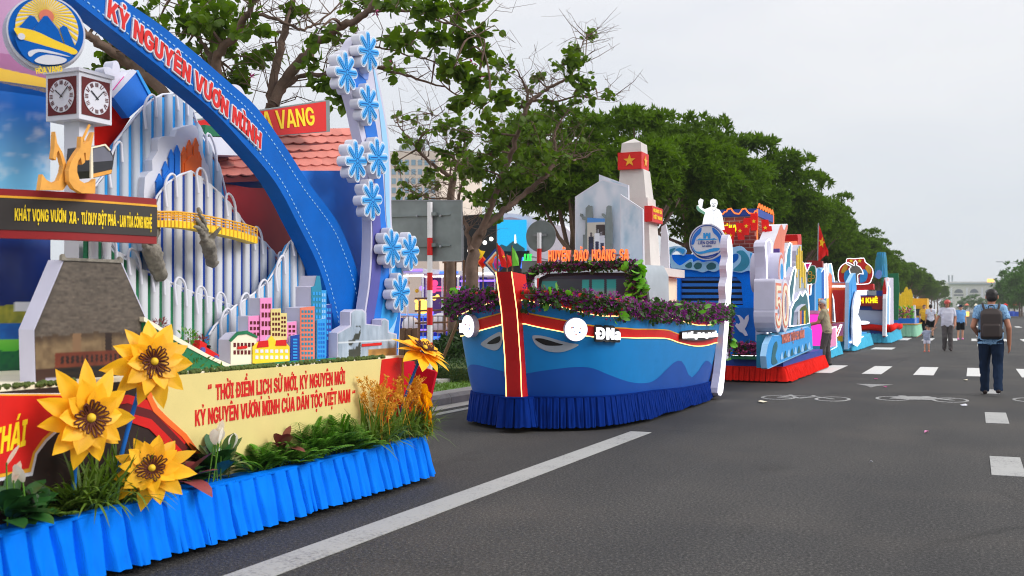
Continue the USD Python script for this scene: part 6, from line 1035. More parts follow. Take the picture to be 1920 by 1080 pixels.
# flag on its pole
fx = DP(1533, 497, 29.6); fg = thing('national_flag', 'red flag with a yellow star flying above the upright boards', 'flag', None, (fx[0], fx[1], fx[2] - .9)); obj('pole', tube([fx - [0, 0, .9], fx, DP(1534.5, 418, 29.6)], .018, 6), 'steel', fg)
prof = {0: (418, 494), 1: (430, 487), 2: (446, 482), 3: (462, 478), 4: (470, 481)}; G = []
for k in range(5):
    u = (1534.5, 1539, 1544, 1549, 1553)[k]; row = []
    for j in range(7): p = DP(u - (0 if k else (j / 6) * 1.0), prof[k][0] + (prof[k][1] - prof[k][0]) * j / 6, 29.6 + .12 * math.sin(k * 1.7 + j * .4)); row.append(p)
    G.append(row)
cloth = obj('cloth', gridmesh(np.array(G)), 'flag_red', fg, smooth=True); 
sq = [(1541 + .55 * r_ * math.sin(k * math.pi / 5 + .2), 455 - r_ * math.cos(k * math.pi / 5 + .2)) for k in range(10) for r_ in ((11 if k % 2 == 0 else 4.4),)]
obj('star', trimesh.Trimesh(*(lambda A: (A, [(10, i, (i + 1) % 10) for i in range(10)] + [(10, (i + 1) % 10, i) for i in range(10)]))(np.array([DP(u, v, 29.3) for u, v in sq] + [DP(1541, 455, 29.3)])), process=False), 'gold_letter', cloth)

# ---------------------------------------------------------------- float with the red and orange frame
G5 = thing('frame_float', 'float fronted by a big red panel in an orange and blue frame', 'parade float', GRP, (-4.7, 40.5, 0)); q5 = PY(37.0); x5 = PX(-3.72)
obj('platform', bb(-6.0, -3.8, 37.05, 43.6, .3, .52), 'sky_blue', G5); skirt('skirt', G5, 'teal_cloth', [(-6.0, 37.0), (-3.75, 37.0), (-3.7, 37.06), (-3.7, 43.6)], .48, .03, .12, .18, .03, seed=13)
fm = fboard(G5, q5, 'front_frame', [(1548, 655), (1548, 529), (1590, 529), (1597, 533), (1599, 640)], 'salmon_paint', .25, 0, edge='sky_blue'); obj('frame_band', q5.cut([(1553, 537), (1588, 537), (1587, 607), (1553, 607)], .006, .014), 'orange_paint', fm); obj('red_field', q5.cut([(1553, 544), (1584, 544), (1581, 602), (1566, 604), (1560, 575), (1553, 570)], .006, .022), 'red_paint', fm)
neon('neon_bar', q5, [(1552, 537), (1590, 537)], fm, .03, .03); fboard(G5, q5, 'sail_cutout', [(1551, 600), (1552, 545), (1557, 540), (1563, 560), (1566, 604)], 'grey_board', .1, .12, glow_='white_neon')
fboard(G5, x5, 'blue_wing', [(1590, 655), (1592, 530), (1600, 514), (1604, 512), (1607, 560), (1606, 640)], 'sky_blue', .12, .0, edge='pale_blue'); fboard(G5, x5, 'scroll_cutout', [(1600, 645), (1600, 580), (1605, 552), (1610, 545), (1612, 570), (1607, 590), (1612, 600), (1613, 640)], 'white_glow', .06, .12, glow_='white_neon', sm=2)
fboard(G5, q5, 'lower_panel', [(1558, 645), (1559, 606), (1582, 604), (1581, 640)], 'pink_paint', .1, .3); fboard(G5, q5, 'lower_strip', [(1560, 640), (1576, 608), (1579, 608), (1566, 642)], 'orange_paint', .05, .42, glow_='white_neon'); obj('gold_patch', q5.cut([(1569, 631), (1580, 629), (1580, 640), (1569, 641)], .01, .45), 'yellow_paint', G5)
neon('neon_base', x5, [(1594, 642), (1618, 631)], G5, .05, .03)

# ---------------------------------------------------------------- float with the heroes emblem
G6 = thing('emblem_float', 'float with an oval red flag emblem above a dark red name sign', 'parade float', GRP, (-4.3, 50, 0)); q6 = PY(46.3); x6 = PX(-3.25)
obj('platform', bb(-6.0, -3.35, 46.4, 54, .3, .55), 'deep_blue', G6); skirt('skirt', G6, 'teal_cloth', [(-6.2, 46.35), (-3.3, 46.35), (-3.24, 46.42), (-3.24, 54)], .55, .03, .12, .22, .03, seed=14)
for l in ([(-6.2, 46.25), (-3.3, 46.25), (-3.2, 46.35), (-3.2, 54)],): obj('red_swag', tube([(x, y, .62 + .05 * math.sin(i * 1.3)) for i, (x, y) in enumerate(smooth_line(l, 8))], .13, 8), 'red_cloth', G6, smooth=True)
obj('body_panel', q6.cut([(1600, 630), (1600, 545), (1660, 545), (1660, 630)], .3), 'deep_blue', G6)
def seafn(s, t): n = nz2(s, t, 8, 3); b = lerp(C(120, 150, 200), C(180, 190, 212), t); b = put(b, t < .35 + .25 * n, lerp(C(60, 120, 190), C(150, 200, 225), nz2(s, t, 14, 5))); return put(b, (t < .3) & (s > .55 - t * .3), C(20, 60, 160))
printed('sea_print', q6, [(1604, 627), (1604, 581), (1655, 583), (1655, 627)], seafn, G6, .01, .05); fboard(G6, q6, 'cloud_cutout', [(1605, 603), (1618, 601), (1630, 603), (1630, 607), (1618, 609), (1606, 607)], 'white_glow', .05, .2, sm=2)
nb6 = fboard(G6, q6, 'name_sign', [(1596, 556), (1659, 555), (1657, 581), (1636, 580), (1634, 574), (1604, 574)], 'dark_red', .15, .15, edge='dark_red'); obj('lettering', line_of_text(q6, 'THANH KHÊ', q6.px(1580, 569, .2), q6.px(1646, 568, .2), .22, .02, .2, 900), 'yellow_neon', nb6)
fboard(G6, q6, 'side_frame', [(1655, 632), (1655, 540), (1659, 520), (1662, 545), (1660, 632)], 'red_paint', .12, .2, edge='red_paint'); obj('white_box', q6.cut([(1602, 545), (1625, 544), (1625, 553), (1602, 554)], .3, .05), 'white_glow', G6); obj('grey_box', q6.cut([(1626, 545), (1643, 545), (1643, 554), (1626, 553)], .3, .03), 'grey_board', G6)
obj('red_plinth', q6.cut([(1602, 534), (1637, 532), (1638, 543), (1602, 544)], .6, .0), 'red_paint', G6)
ov = fboard(G6, q6, 'oval_emblem', [(1576, 531), (1572, 518), (1573, 506), (1579, 497), (1587, 492), (1588, 485), (1604, 485), (1620, 484), (1622, 491), (1630, 497), (1636, 504), (1637, 514), (1634, 524), (1628, 532), (1600, 533)], 'red_paint', .2, .1, glow_='white_neon', sm=2)
for l, mt in (([(1584, 529), (1583, 512), (1590, 506), (1598, 510), (1600, 530)], 'sky_blue'), ([(1612, 530), (1614, 510), (1621, 505), (1627, 512), (1624, 526)], 'sky_blue'), ([(1577, 510), (1582, 498), (1590, 496), (1588, 505), (1582, 512)], 'gold_paint'), ([(1622, 502), (1628, 496), (1634, 506), (1630, 514)], 'gold_paint')): obj('emblem_field', q6.cut(smooth_line(l, 2, True), .01, .125), mt, ov)
ss_ = star
for u in (1596, 1612): obj('star', q6.ext(affinity.translate(ss_, *q6.px(u, 489, .13)), .01, .135), 'gold_letter', ov)
fg_ = fboard(G6, q6, 'statue_cutout', [(1600, 531), (1601, 516), (1594, 512), (1592, 504), (1596, 500), (1586, 494), (1590, 492), (1598, 496), (1602, 498), (1601, 492), (1604, 488), (1607, 492), (1606, 497), (1612, 500), (1617, 507), (1619, 514), (1612, 513), (1608, 516), (1609, 531)], 'stone_hand', .1, .25, glow_='white_neon')
for k, (l, mt) in enumerate((([(1661, 630), (1662, 560), (1664, 530), (1668, 540), (1667, 628)], 'pale_blue'), ([(1665, 626), (1666, 535), (1670, 521), (1675, 521), (1676, 620)], 'lavender_board'), ([(1662, 560), (1664, 522), (1667, 520), (1669, 556)], 'orange_paint'), ([(1672, 600), (1673, 524), (1680, 522), (1680, 596)], 'teal_paint'))): fboard(G6, x6, 'side_cutout', l, mt, .14, -.1 * k, glow_='white_neon' if k == 0 else None)
tq = PY(50); tt_ = obj('glass_tower', tube([tq.w([tq.px(1652, 520)])[0], tq.w([tq.px(1652, 490)])[0], tq.w([tq.px(1653, 473)])[0]], [.28, .25, .18], 12), 'teal_paint', G6, smooth=40)
for k in range(6): a_ = -1.2 - k * .4 + .3; p0 = tq.w([tq.px(1652, 516)])[0]; p1 = tq.w([tq.px(1653, 474)])[0]; obj('tower_light', tube([p0 + np.array([.28 * math.cos(a_), .28 * math.sin(a_), 0]), p1 + np.array([.18 * math.cos(a_), .18 * math.sin(a_), 0])], .014, 4), 'sky_blue', tt_)
tg = PY(52); obj('green_board', tg.cut([(1653, 514), (1684, 512), (1686, 540), (1684, 600), (1672, 600), (1670, 535), (1653, 536)], .2), 'green_paint', G6); obj('purple_badge', PY(49).cut(smooth_line([(1641, 518), (1645, 507), (1652, 508), (1652, 519), (1647, 523)], 3, True), .1), 'periwinkle', G6)
# ---------------------------------------------------------------- last float of flowers
G7 = thing('flower_float', 'last float in the row, green skirted with tall yellow petals and pink columns', 'parade float', GRP, (-3.9, 60, 0)); q7 = PY(57.6); 
obj('platform', bb(-5.3, -2.75, 57.6, 63, .6, .95), 'mid_blue', G7); skirt('skirt', G7, 'mint_cloth', [(-5.4, 57.55), (-2.75, 57.55), (-2.65, 57.65), (-2.65, 63)], .66, .03, .08, .25, .04, seed=15); obj('gold_fringe', tube([(-5.4, 57.5, .66), (-2.72, 57.5, .66), (-2.6, 57.6, .66), (-2.6, 63, .66)], .03, 6), 'gold_paint', G7)
for u, v, w, h, mt, y in ((1684, 580, 7, 32, 'yellow_paint', 59), (1692, 578, 6, 30, 'yellow_paint', 59.6), (1699, 576, 7, 38, 'yellow_paint', 60), (1706, 576, 6, 34, 'yellow_paint', 60.6)):
    p = PY(y); obj('tall_petal', p.cut(smooth_line([(u, v), (u - w * .9, v - h * .4), (u - w * .5, v - h * .85), (u + w * .3, v - h), (u + w, v - h * .5), (u + w * .6, v - h * .1)], 3, True), .06), mt, G7)
for u, v0, v1, mt, y in ((1680, 612, 588, 'magenta_paint', 58.4), (1687, 610, 586, 'pink_paint', 58.8), (1694, 608, 572, 'yellow_paint', 58.0), (1701, 608, 575, 'salmon_paint', 58.6), (1704, 604, 578, 'pink_paint', 59.4), (1709, 608, 574, 'lime_paint', 58.2), (1713, 606, 572, 'white_board', 59.2)):
    p = PY(y); obj('flower_column', tube([p.w([p.px(u, v0)])[0], p.w([p.px(u + .5, (v0 + v1) / 2)])[0], p.w([p.px(u + 1.5, v1)])[0]], [.13, .11, .05], 9), mt, G7, smooth=True)
g = np.random.default_rng(8); P = np.c_[g.uniform(-4.6, -2.8, 240), g.uniform(57.6, 58.4, 240), g.uniform(.95, 1.5, 240)]
obj('flower_heads', scatter(blossom(), P[:140], rand_rot(140, g), g.uniform(.08, .15, 140)), 'orchid_flower', G7, kind='stuff'); obj('leaves', scatter(leaf_long(), P[140:], rand_rot(100, g, -.5), g.uniform(.2, .4, 100)), 'leaf_vivid', G7, kind='stuff')
# ---------------------------------------------------------------- vehicles and street furniture
ty = 74.0; tp = PY(ty); tx0, tx1 = tp.px(1700, 600)[0], tp.px(1735, 600)[0]
tk = thing('yellow_truck', 'yellow delivery truck parked beyond the last float', 'truck', None, ((tx0 + tx1) / 2, ty + 2, 0)); zt_ = tp.px(1720, 559)[1]
obj('cab', bb(tx0, tx1, ty, ty + 1.6, .5, tp.px(1720, 574)[1]), 'truck_yellow', tk); obj('cargo_box', bb(tx0 - .05, tx1 + .05, ty + 1.65, ty + 5, .8, zt_), 'truck_yellow', tk); obj('windscreen', tp.cut([(1708, 592), (1708, 579), (1732, 579), (1732, 592)], .02, .01), 'truck_glass', tk); obj('bumper', bb(tx0 - .02, tx1 + .02, ty - .08, ty, .4, .75), 'maroon', tk); obj('white_grille', tp.cut([(1709, 604), (1709, 597), (1731, 597), (1731, 604)], .02, .015), 'white_board', tk)
for x in (tx0 + .2, tx1 - .2):
    obj('headlight', xf(xf(trimesh.creation.cylinder(.09, .04, sections=14), rx(math.pi / 2)), None, (x, ty - .02, .9)), 'white_glow', tk)
    for y in (ty + .8, ty + 4): obj('wheel', xf(xf(trimesh.creation.cylinder(.38, .22, sections=18), ry(math.pi / 2)), None, (x, y, .38)), 'rubber', tk, smooth=40)
def stool(x, y, label):
    t = thing('plastic_stool', label, 'stool', 'white stools beside the yellow truck', (x, y, 0)); obj('seat', bb(x - .16, x + .16, y - .16, y + .16, .42, .46), 'white_board', t)
    for a in (-1, 1):
        for b in (-1, 1): obj('leg', tube([(x + a * .17, y + b * .17, 0), (x + a * .13, y + b * .13, .42)], .02, 5), 'white_board', t)
stool(*GP(1713, 624)[:2], 'white plastic stool nearest to the flower float skirt'); stool(*GP(1722, 622)[:2], 'white plastic stool in front of the yellow truck bumper')
def sign_pole(t, x, y, z1, nb=9, r=.045, zred=2.05):
    hh = .30; z = .13
    obj('pole', tube([(x, y, .1), (x, y, z1)], r, 16), 'pole_white', t, smooth=40)
    k = 0
    for k in range(4): z0 = .62 + k * .60 - .1; obj('red_band', tube([(x, y, z0), (x, y, min(z0 + .30, z1))], r + .003, 16, False), 'pole_red', t, smooth=40)
ps = GP(806, 716, .14); px_s, py_s = ps[0], ps[1]; sgp = PY(py_s + .08); s1 = thing('traffic_sign', 'back of a large rectangular grey road sign on a red and white pole', 'road sign', None, (px_s, py_s, .13))
sign_pole(s1, px_s, py_s, sgp.px(806, 380)[1]); obj('base_block', bb(px_s - .28, px_s + .28, py_s - .22, py_s + .22, .10, .19), 'concrete', s1)
sq_ = sgp.pts([(728, 375), (867, 375), (867, 490), (728, 490)]); pl_ = obj('sign_plate', sgp.ext(Polygon(sq_), .012), 'galvanised', s1); obj('plate_flange', sgp.ext(Polygon(sq_).buffer(.0).difference(Polygon(sq_).buffer(-.012)), .02, .012), 'steel', pl_)
for v in (405, 462):
    a0, a1 = sgp.px(735, v), sgp.px(845, v); obj('sign_rail', sgp.ext(rect(a0[0], a0[1] - .025, a1[0], a1[1] + .025), .03, .032), 'galvanised', s1)
    for du in (-22, 22): q = sgp.px(806 + du, v); obj('bolt', sgp.ext(Point(*q).buffer(.02, 6), .03, .06), 'steel', s1)
    obj('clamp', bb(px_s - .11, px_s + .11, py_s - .02, py_s + .08, a0[1] - .03, a0[1] + .03), 'galvanised', s1)
pr = DP(1011, 600, 21.6); rp_ = PY(pr[1] + .08); s2 = thing('round_sign', 'back of a round grey road sign on a striped pole behind the boat cab', 'road sign', None, (pr[0], pr[1], .13)); sign_pole(s2, pr[0], pr[1], rp_.px(1011, 437)[1]); rc = rp_.px(1014, 443); obj('sign_plate', rp_.ext(Point(*rc).buffer(.325, 32), .012), 'galvanised', s2, label='round grey plate seen from behind'); obj('clamp', rp_.ext(rect(rc[0] - .14, rc[1] + .0, rc[0] + .14, rc[1] + .05), .03, .05), 'steel', s2)
obj('small_plate', rp_.cut([(978, 489), (1032, 489), (1032, 511), (978, 511)], .012), 'galvanised', s2)

# ---------------------------------------------------------------- fairground beyond the plaza
g = np.random.default_rng(21)
def railing(name, x0, y0, x1, y1, h, label, gap=.14, mat='steel', r=.018):
    t = thing(name, label, 'railing', None, ((x0 + x1) / 2, (y0 + y1) / 2, .14)); L = math.hypot(x1 - x0, y1 - y0); n = int(L / gap); A, B = np.array([x0, y0]), np.array([x1, y1])
    for z in (.14 + .12, .14 + h): obj('rail', tube([(*A, z), (*B, z)], r * 1.4, 6), mat, t)
    for k in range(n + 1): p = A + (B - A) * k / n; obj('bar', tube([(*p, .14), (*p, .14 + h)], r, 5), mat, t)
    return t
a_, b_ = DP(748, 640, 34), DP(868, 640, 33); railing('metal_railing', a_[0], a_[1], b_[0], b_[1], 1.05, 'steel bar railing in front of the fairground stalls', .17)
bt = thing('bamboo_barrier', 'rough wooden pole barrier between the tree trunk and the steel railing', 'barrier', None, tuple(DP(845, 640, 29))); 
for u in (785, 801, 833, 852, 868): p = DP(u, 650, 29); obj('post', tube([(p[0], p[1], .14), (p[0] + .03, p[1], .14 + (1.5 if u < 830 else 2.6))], .035, 6), 'timber', bt)
for v in (492, 560, 583, 606, 622): obj('crossbar', tube([DP(778 if v > 500 else 830, v, 29), DP(872, v - 3, 28.8)], .03, 6), 'timber', bt)
def stall(label, u0, u1, t_, vroof, lights, body, seed):
    P = PY(DP((u0 + u1) / 2, 581, t_)[1]); x0, x1 = P.px(u0, 500)[0], P.px(u1, 500)[0]; zr_ = P.px(u0, vroof)[1]; y = -P.n[1] * P.o[1]; y = P.o[1]; t = thing('fair_stall', label, 'stall', 'lit fairground stalls', ((x0 + x1) / 2, y + 1, .14)); q = np.random.default_rng(seed)
    obj('roof', bb(x0, x1, y - .3, y + 2.5, zr_ - .12, zr_ + .06), 'white_board', t); obj('back_wall', bb(x0, x1, y + 2.2, y + 2.3, .14, zr_ - .12), body, t); obj('counter', bb(x0 + .2, x1 - .2, y + .1, y + .5, .14, 1.05), 'deep_blue', t)
    for x in (x0 + .06, (x0 + x1) / 2, x1 - .06): obj('post', tube([(x, y - .2, .14), (x, y - .2, zr_ - .1)], .04, 6), 'pole_white', t)
    for k, (z, mt) in enumerate(lights): obj('light_strip', tube([(x0, y - .34 + .1 * k, z * zr_), (x1, y - .34 + .1 * k, z * zr_)], .035, 5), mt, t)
    for k in range(10):
        mt = ('amber_light', 'pink_light', 'bulb_white', 'purple_light', 'blue_light', 'red_cloth', 'yellow_paint')[q.integers(0, 7)]; x = q.uniform(x0 + .2, x1 - .2); z = q.uniform(1.1, zr_ - .4); obj('hanging_lamp' if k < 5 else 'toy_prize', xf(trimesh.creation.icosphere(subdivisions=1, radius=q.uniform(.05, .16)), None, (x, y + q.uniform(.2, 1.8), z)), mt, t, smooth=True)
stall('fair stall with purple tube lights behind the rectangular sign', 738, 800, 40, 508, [(1.0, 'purple_light'), (.93, 'bulb_white'), (.42, 'blue_light')], 'purple_paint', 1)
stall('fair stall with pink banner and blue lights beside the sign pole', 802, 866, 41, 512, [(1.0, 'blue_light'), (.95, 'bulb_white'), (.80, 'pink_light'), (.76, 'pink_light'), (.40, 'purple_light')], 'deep_blue', 2)
stall('fair stall glowing violet behind the leaning tree trunk', 868, 935, 42, 514, [(1.0, 'bulb_white'), (.9, 'purple_light'), (.4, 'blue_light')], 'purple_paint', 3)
rd = thing('fair_ride', 'low fairground ride with blue lit steps seen through the railing', 'fairground ride', None, tuple(DP(800, 630, 37))); P = PY(DP(800, 600, 37)[1])
for k, (v, mt) in enumerate(((632, 'blue_light'), (618, 'purple_light'), (603, 'white_board'), (590, 'blue_light'))): obj('lit_step', P.cut([(752 + 4 * k, v), (866 - 6 * k, v - 2), (866 - 6 * k, v + 4), (752 + 4 * k, v + 6)], .5, -.3 * k), mt, rd)
obj('ride_deck', P.cut([(750, 640), (750, 596), (868, 594), (868, 640)], 1.0, -1.2), 'deep_blue', rd)
for u, v, r, mt in ((770, 610, .3, 'white_board'), (826, 606, .35, 'white_board'), (792, 575, .25, 'amber_light'), (850, 590, .2, 'pink_light')): obj('ride_car', xf(trimesh.creation.icosphere(subdivisions=2, radius=r), None, DP(u, v, 36.2)), mt, rd, smooth=True)
sc_ = thing('event_screen', 'big bright blue event screen under a white arched roof', 'screen', None, tuple(DP(956, 560, 60))); P = PY(DP(956, 500, 60)[1]); obj('screen_face', P.cut([(930, 412), (985, 412), (985, 470), (930, 470)], .2), 'screen_blue', sc_); obj('sand_image', P.cut(smooth_line([(931, 470), (940, 458), (950, 462), (962, 452), (975, 460), (984, 470)], 2, True), .01, .02), 'dark_teal', sc_)
obj('lighthouse_image', P.cut([(964, 456), (965, 440), (967, 440), (968, 456)], .01, .03), 'white_glow', sc_); obj('arched_roof', P.cut(smooth_line([(928, 412), (935, 402), (955, 400), (1000, 406), (1040, 420), (1075, 440), (1075, 520), (986, 520), (986, 413)], 2, True), 2.0, -.5), 'white_board', sc_); obj('support', P.cut([(928, 470), (990, 470), (990, 600), (928, 600)], .5, -.3), 'screen_net', sc_)
nt = thing('net_wall', 'tall dark shade net standing behind the bauhinia trunk', 'net', None, tuple(DP(900, 600, 46))); P = PY(DP(900, 500, 46)[1]); obj('net', P.cut([(868, 404), (930, 400), (930, 500), (868, 500)], .03), 'screen_net', nt)
for u, v in ((909, 455), (921, 448), (880, 470)): obj('bulb', xf(trimesh.creation.icosphere(subdivisions=1, radius=.09), None, DP(u, v, 45.6)), 'bulb_white', nt)
obj('support_pole', tube([DP(868, 600, 46), DP(868, 404, 46)], .05, 6), 'steel', nt); obj('support_pole', tube([DP(930, 600, 46), DP(930, 400, 46)], .05, 6), 'steel', nt)
def flag(label, quad, t_, mats, pole, deco=None):
    t = thing('festival_flag', label, 'flag', None, tuple(DP(*pole[0], t_))); obj('pole', tube([DP(u, v, t_ + .03) for u, v in pole], .02, 5), 'timber', t)
    for k, (l, mt) in enumerate(zip(quad, mats)):
        c = np.mean(l, 0); V = [DP(u, v, t_ - .012 * k + .02 * math.sin(u * .5)) for u, v in l] + [DP(*c, t_ - .012 * k - .03)]; n = len(l); obj('cloth' if k == 0 else 'cloth_field', trimesh.Trimesh(V, [(n, i, (i + 1) % n) for i in range(n)], process=False), mt, t)
    return t
flag('small yellow festival flag beside the tree trunk', [[(895, 464), (902, 470), (910, 471), (904, 482), (896, 486)]], 24, ['flag_yellow'], [(895, 540), (895, 462)])
sqr = lambda u, v, r: [(u, v - r * 1.15), (u + r, v), (u, v + r * 1.15), (u - r, v)]
flag('square festival flag standing on its corner with nested coloured borders', [sqr(929, 492, 23), sqr(929, 493, 19), sqr(930, 493, 16), sqr(930, 494, 12.5), sqr(930, 494, 9.5)], 23, ['deep_blue', 'cream_board', 'orange_paint', 'sky_blue', 'magenta_paint'], [(931, 560), (929, 468)])
flag('small pink square flag tucked behind the tree trunk', [sqr(905, 492, 11), sqr(905, 492, 8)], 24.5, ['orange_paint', 'red_cloth'], [(906, 560), (905, 480)])
flag('pointed red flag with yellow star above the boat stem', [[(932, 457), (938, 462), (945, 472), (950, 492), (950, 502), (940, 500), (935, 480)], [(944.3 + r_ * .6 * math.sin(k * math.pi / 5), 482 - r_ * math.cos(k * math.pi / 5)) for k in range(10) for r_ in ((6 if k % 2 == 0 else 2.4),)]], 22, ['flag_red', 'gold_letter'], [(933, 540), (932, 456)])
flag('plain red pennant next to the starred flag', [[(950, 478), (958, 480), (960, 498), (952, 502)]], 22.5, ['flag_red'], [(951, 540), (950, 476)])
flag('light green pointed pennant flag', [[(960, 462), (966, 470), (972, 484), (973, 498), (961, 499)]], 23, ['flag_green'], [(961, 540), (960, 460)])
gs = thing('neon_letter_sign', 'small green and blue neon sign behind the striped round sign pole', 'neon sign', None, tuple(DP(995, 560, 30))); P = PY(DP(995, 500, 30)[1])
for u0, mt in ((981, 'green_neon'), (987, 'green_neon'), (992, 'green_neon')): obj('neon_stroke', P.cut([(u0, 490), (u0 + 2, 476), (u0 + 4.5, 476), (u0 + 2.5, 490)], .05), mt, gs)
obj('neon_stroke', P.cut([(976, 503), (979, 482), (981, 482), (978, 503)], .05), 'blue_light', gs); obj('neon_bar', P.cut([(981, 488), (996, 488), (996, 490), (981, 490)], .05, .06), 'green_neon', gs); obj('frame', P.cut([(996, 480), (1030, 487), (1030, 489), (996, 483)], .05), 'steel', gs); obj('frame', P.cut([(996, 492), (1030, 489), (1030, 491), (996, 495)], .05), 'steel', gs); obj('support', tube([DP(1000, 600, 30), DP(1000, 490, 30)], .04, 5), 'steel', gs)

# ---------------------------------------------------------------- far buildings
def windows(t, P, u0, u1, v0, v1, nx, ny, mat, f=.02, wfrac=.62, hfrac=.6):
    w = obj('window_field', P.cut([(u0, v0), (u1, v0), (u1, v1), (u0, v1)], .05, f - .04), 'tower_wall', t)
    for i in range(nx):
        for j in range(ny):
            a = u0 + (u1 - u0) * (i + .5) / nx; b = v0 + (v1 - v0) * (j + .5) / ny; du, dv = (u1 - u0) / nx * wfrac / 2, (v1 - v0) / ny * hfrac / 2; obj('window', P.cut([(a - du, b - dv), (a + du, b - dv), (a + du, b + dv), (a - du, b + dv)], .1, f + .05), mat, w)
P = PY(DP(780, 400, 190)[1]); tb_ = thing('hotel_tower', 'beige hotel tower with grey crown rising behind the rectangular sign', 'building', None, tuple(DP(780, 581, 190) - [0, 0, 1.4])); obj('tower_body', P.cut([(727, 600), (727, 288), (741, 283), (823, 283), (824, 600)], 18), 'tower_wall', tb_); obj('crown', P.cut([(747, 283), (749, 274), (758, 266), (762, 258), (782, 258), (786, 268), (796, 272), (798, 283)], 10, -3), 'grey_board', tb_); windows(tb_, P, 732, 818, 296, 470, 7, 10, 'tower_glass', .06)
Y_ = 620; P = PY(Y_); fh = thing('far_hall', 'long white hall with arched windows closing the far end of the road', 'building', None, tuple(DP(1820, 585, 560))); 
arch_ = lambda u, v, r: [(u - r, v)] + [(u + r * math.cos(a_), v - r * .9 * math.sin(a_)) for a_ in np.linspace(math.pi, 0, 9)]
wallp = P.poly([(1764, 590), (1764, 534), (1774, 531), (1780, 528), (1860, 528), (1940, 529), (1940, 590)]); obj('hall_wall', P.ext(wallp, 30), 'far_wall', fh); obj('cornice', P.cut([(1778, 533), (1942, 533), (1942, 530), (1778, 530)], 1, .9), 'grey_board', fh)
for u in (1797.5, 1826.5, 1855, 1884): obj('arched_window', P.cut(arch_(u, 549, 8), .6, .2), 'far_window', fh); obj('lower_window', P.cut([(u - 9, 552), (u + 9, 552), (u + 9, 554.5), (u - 9, 554.5)], .6, .2), 'far_window', fh); obj('pier', P.cut([(u - 15, 590), (u - 15, 540), (u - 12, 540), (u - 12, 590)], .6, .5), 'white_board', fh)
for u in (1777.5, 1784): obj('chimney', P.cut([(u, 529), (u, 516), (u + 3, 516), (u + 3, 529)], 3, -2), 'grey_board', fh)
obj('lit_roof_sign', P.cut([(1851, 529), (1851, 523), (1864, 523), (1864, 529)], 1, .5), 'amber_light', fh)
for k, (u, v, w, h, mt, lb) in enumerate(((1813, 577, 10, 9, 'salmon_paint', 'low pinkish kiosk far down the road'), (1797, 577, 8, 6, 'white_board', 'small white kiosk far down the road'), (1830, 576, 8, 6, 'cream_board', 'cream kiosk far down the road next to the walking man'), (1885, 577, 12, 9, 'red_cloth', 'red canopy stall far along the opposite kerb'), (1905, 577, 14, 10, 'red_cloth', 'larger red canopy stall far along the opposite kerb'))):
    dq = 230.0; p = GP(u, 581 + CAM_H * FPX / dq); P = PY(p[1]); t = thing('market_kiosk', lb, 'kiosk', None, tuple(p)); x0, x1 = P.px(u - w / 2, 580)[0], P.px(u + w / 2, 580)[0]; z1 = P.px(u, v - h / 2)[1]
    obj('canopy', trimesh.Trimesh([(x0, p[1] - .8, z1), (x1, p[1] - .8, z1), (x1, p[1] + .8, z1), (x0, p[1] + .8, z1), ((x0 + x1) / 2, p[1], z1 + .5)], [(0, 1, 4), (1, 2, 4), (2, 3, 4), (3, 0, 4), (0, 2, 1), (0, 3, 2)], process=False), mt, t); obj('counter', bb(x0 + .1, x1 - .1, p[1] - .4, p[1] + .4, 0, 1.0), 'amber_light' if k in (0, 2) else 'plastic_blue', t)
    for x in (x0, x1): obj('post', tube([(x, p[1], 0), (x, p[1], z1)], .05, 5), 'steel', t)
for u, lb in ((1786, 'blue plastic barrel left of the distant kiosks'), (1793, 'blue plastic barrel beside the youth in blue'), (1873, 'blue plastic barrel by the distant red stalls'), (1890, 'blue plastic barrel among the red stalls'), (1898, 'blue plastic barrel furthest along the opposite kerb')):
    p = GP(u, 593); t = thing('plastic_barrel', lb, 'barrel', None, tuple(p)); obj('barrel', xf(lathe([(0, 0), (.4, 0), (.45, .3), (.45, .8), (.4, 1.1), (0, 1.1)], 14), None, p), 'plastic_blue', t, smooth=40)
lp_ = thing('street_lamp', 'tall street lamp with outreach arm over the far trees', 'street lamp', None, tuple(GP(1932, 592))); o = DP(1915, 581, 235); obj('mast', tube([(o[0] + 3, o[1], 0), (o[0] + 3, o[1], 10.5), (o[0] + 1.5, o[1], 11.4), (o[0] - 4, o[1], 12)], [.12, .08, .06, .05], 6), 'steel', lp_); obj('lamp_head', xf(bb(-.7, .7, -.2, .2, -.08, .08), None, (o[0] - 4.4, o[1], 12.05)), 'grey_board', lp_)
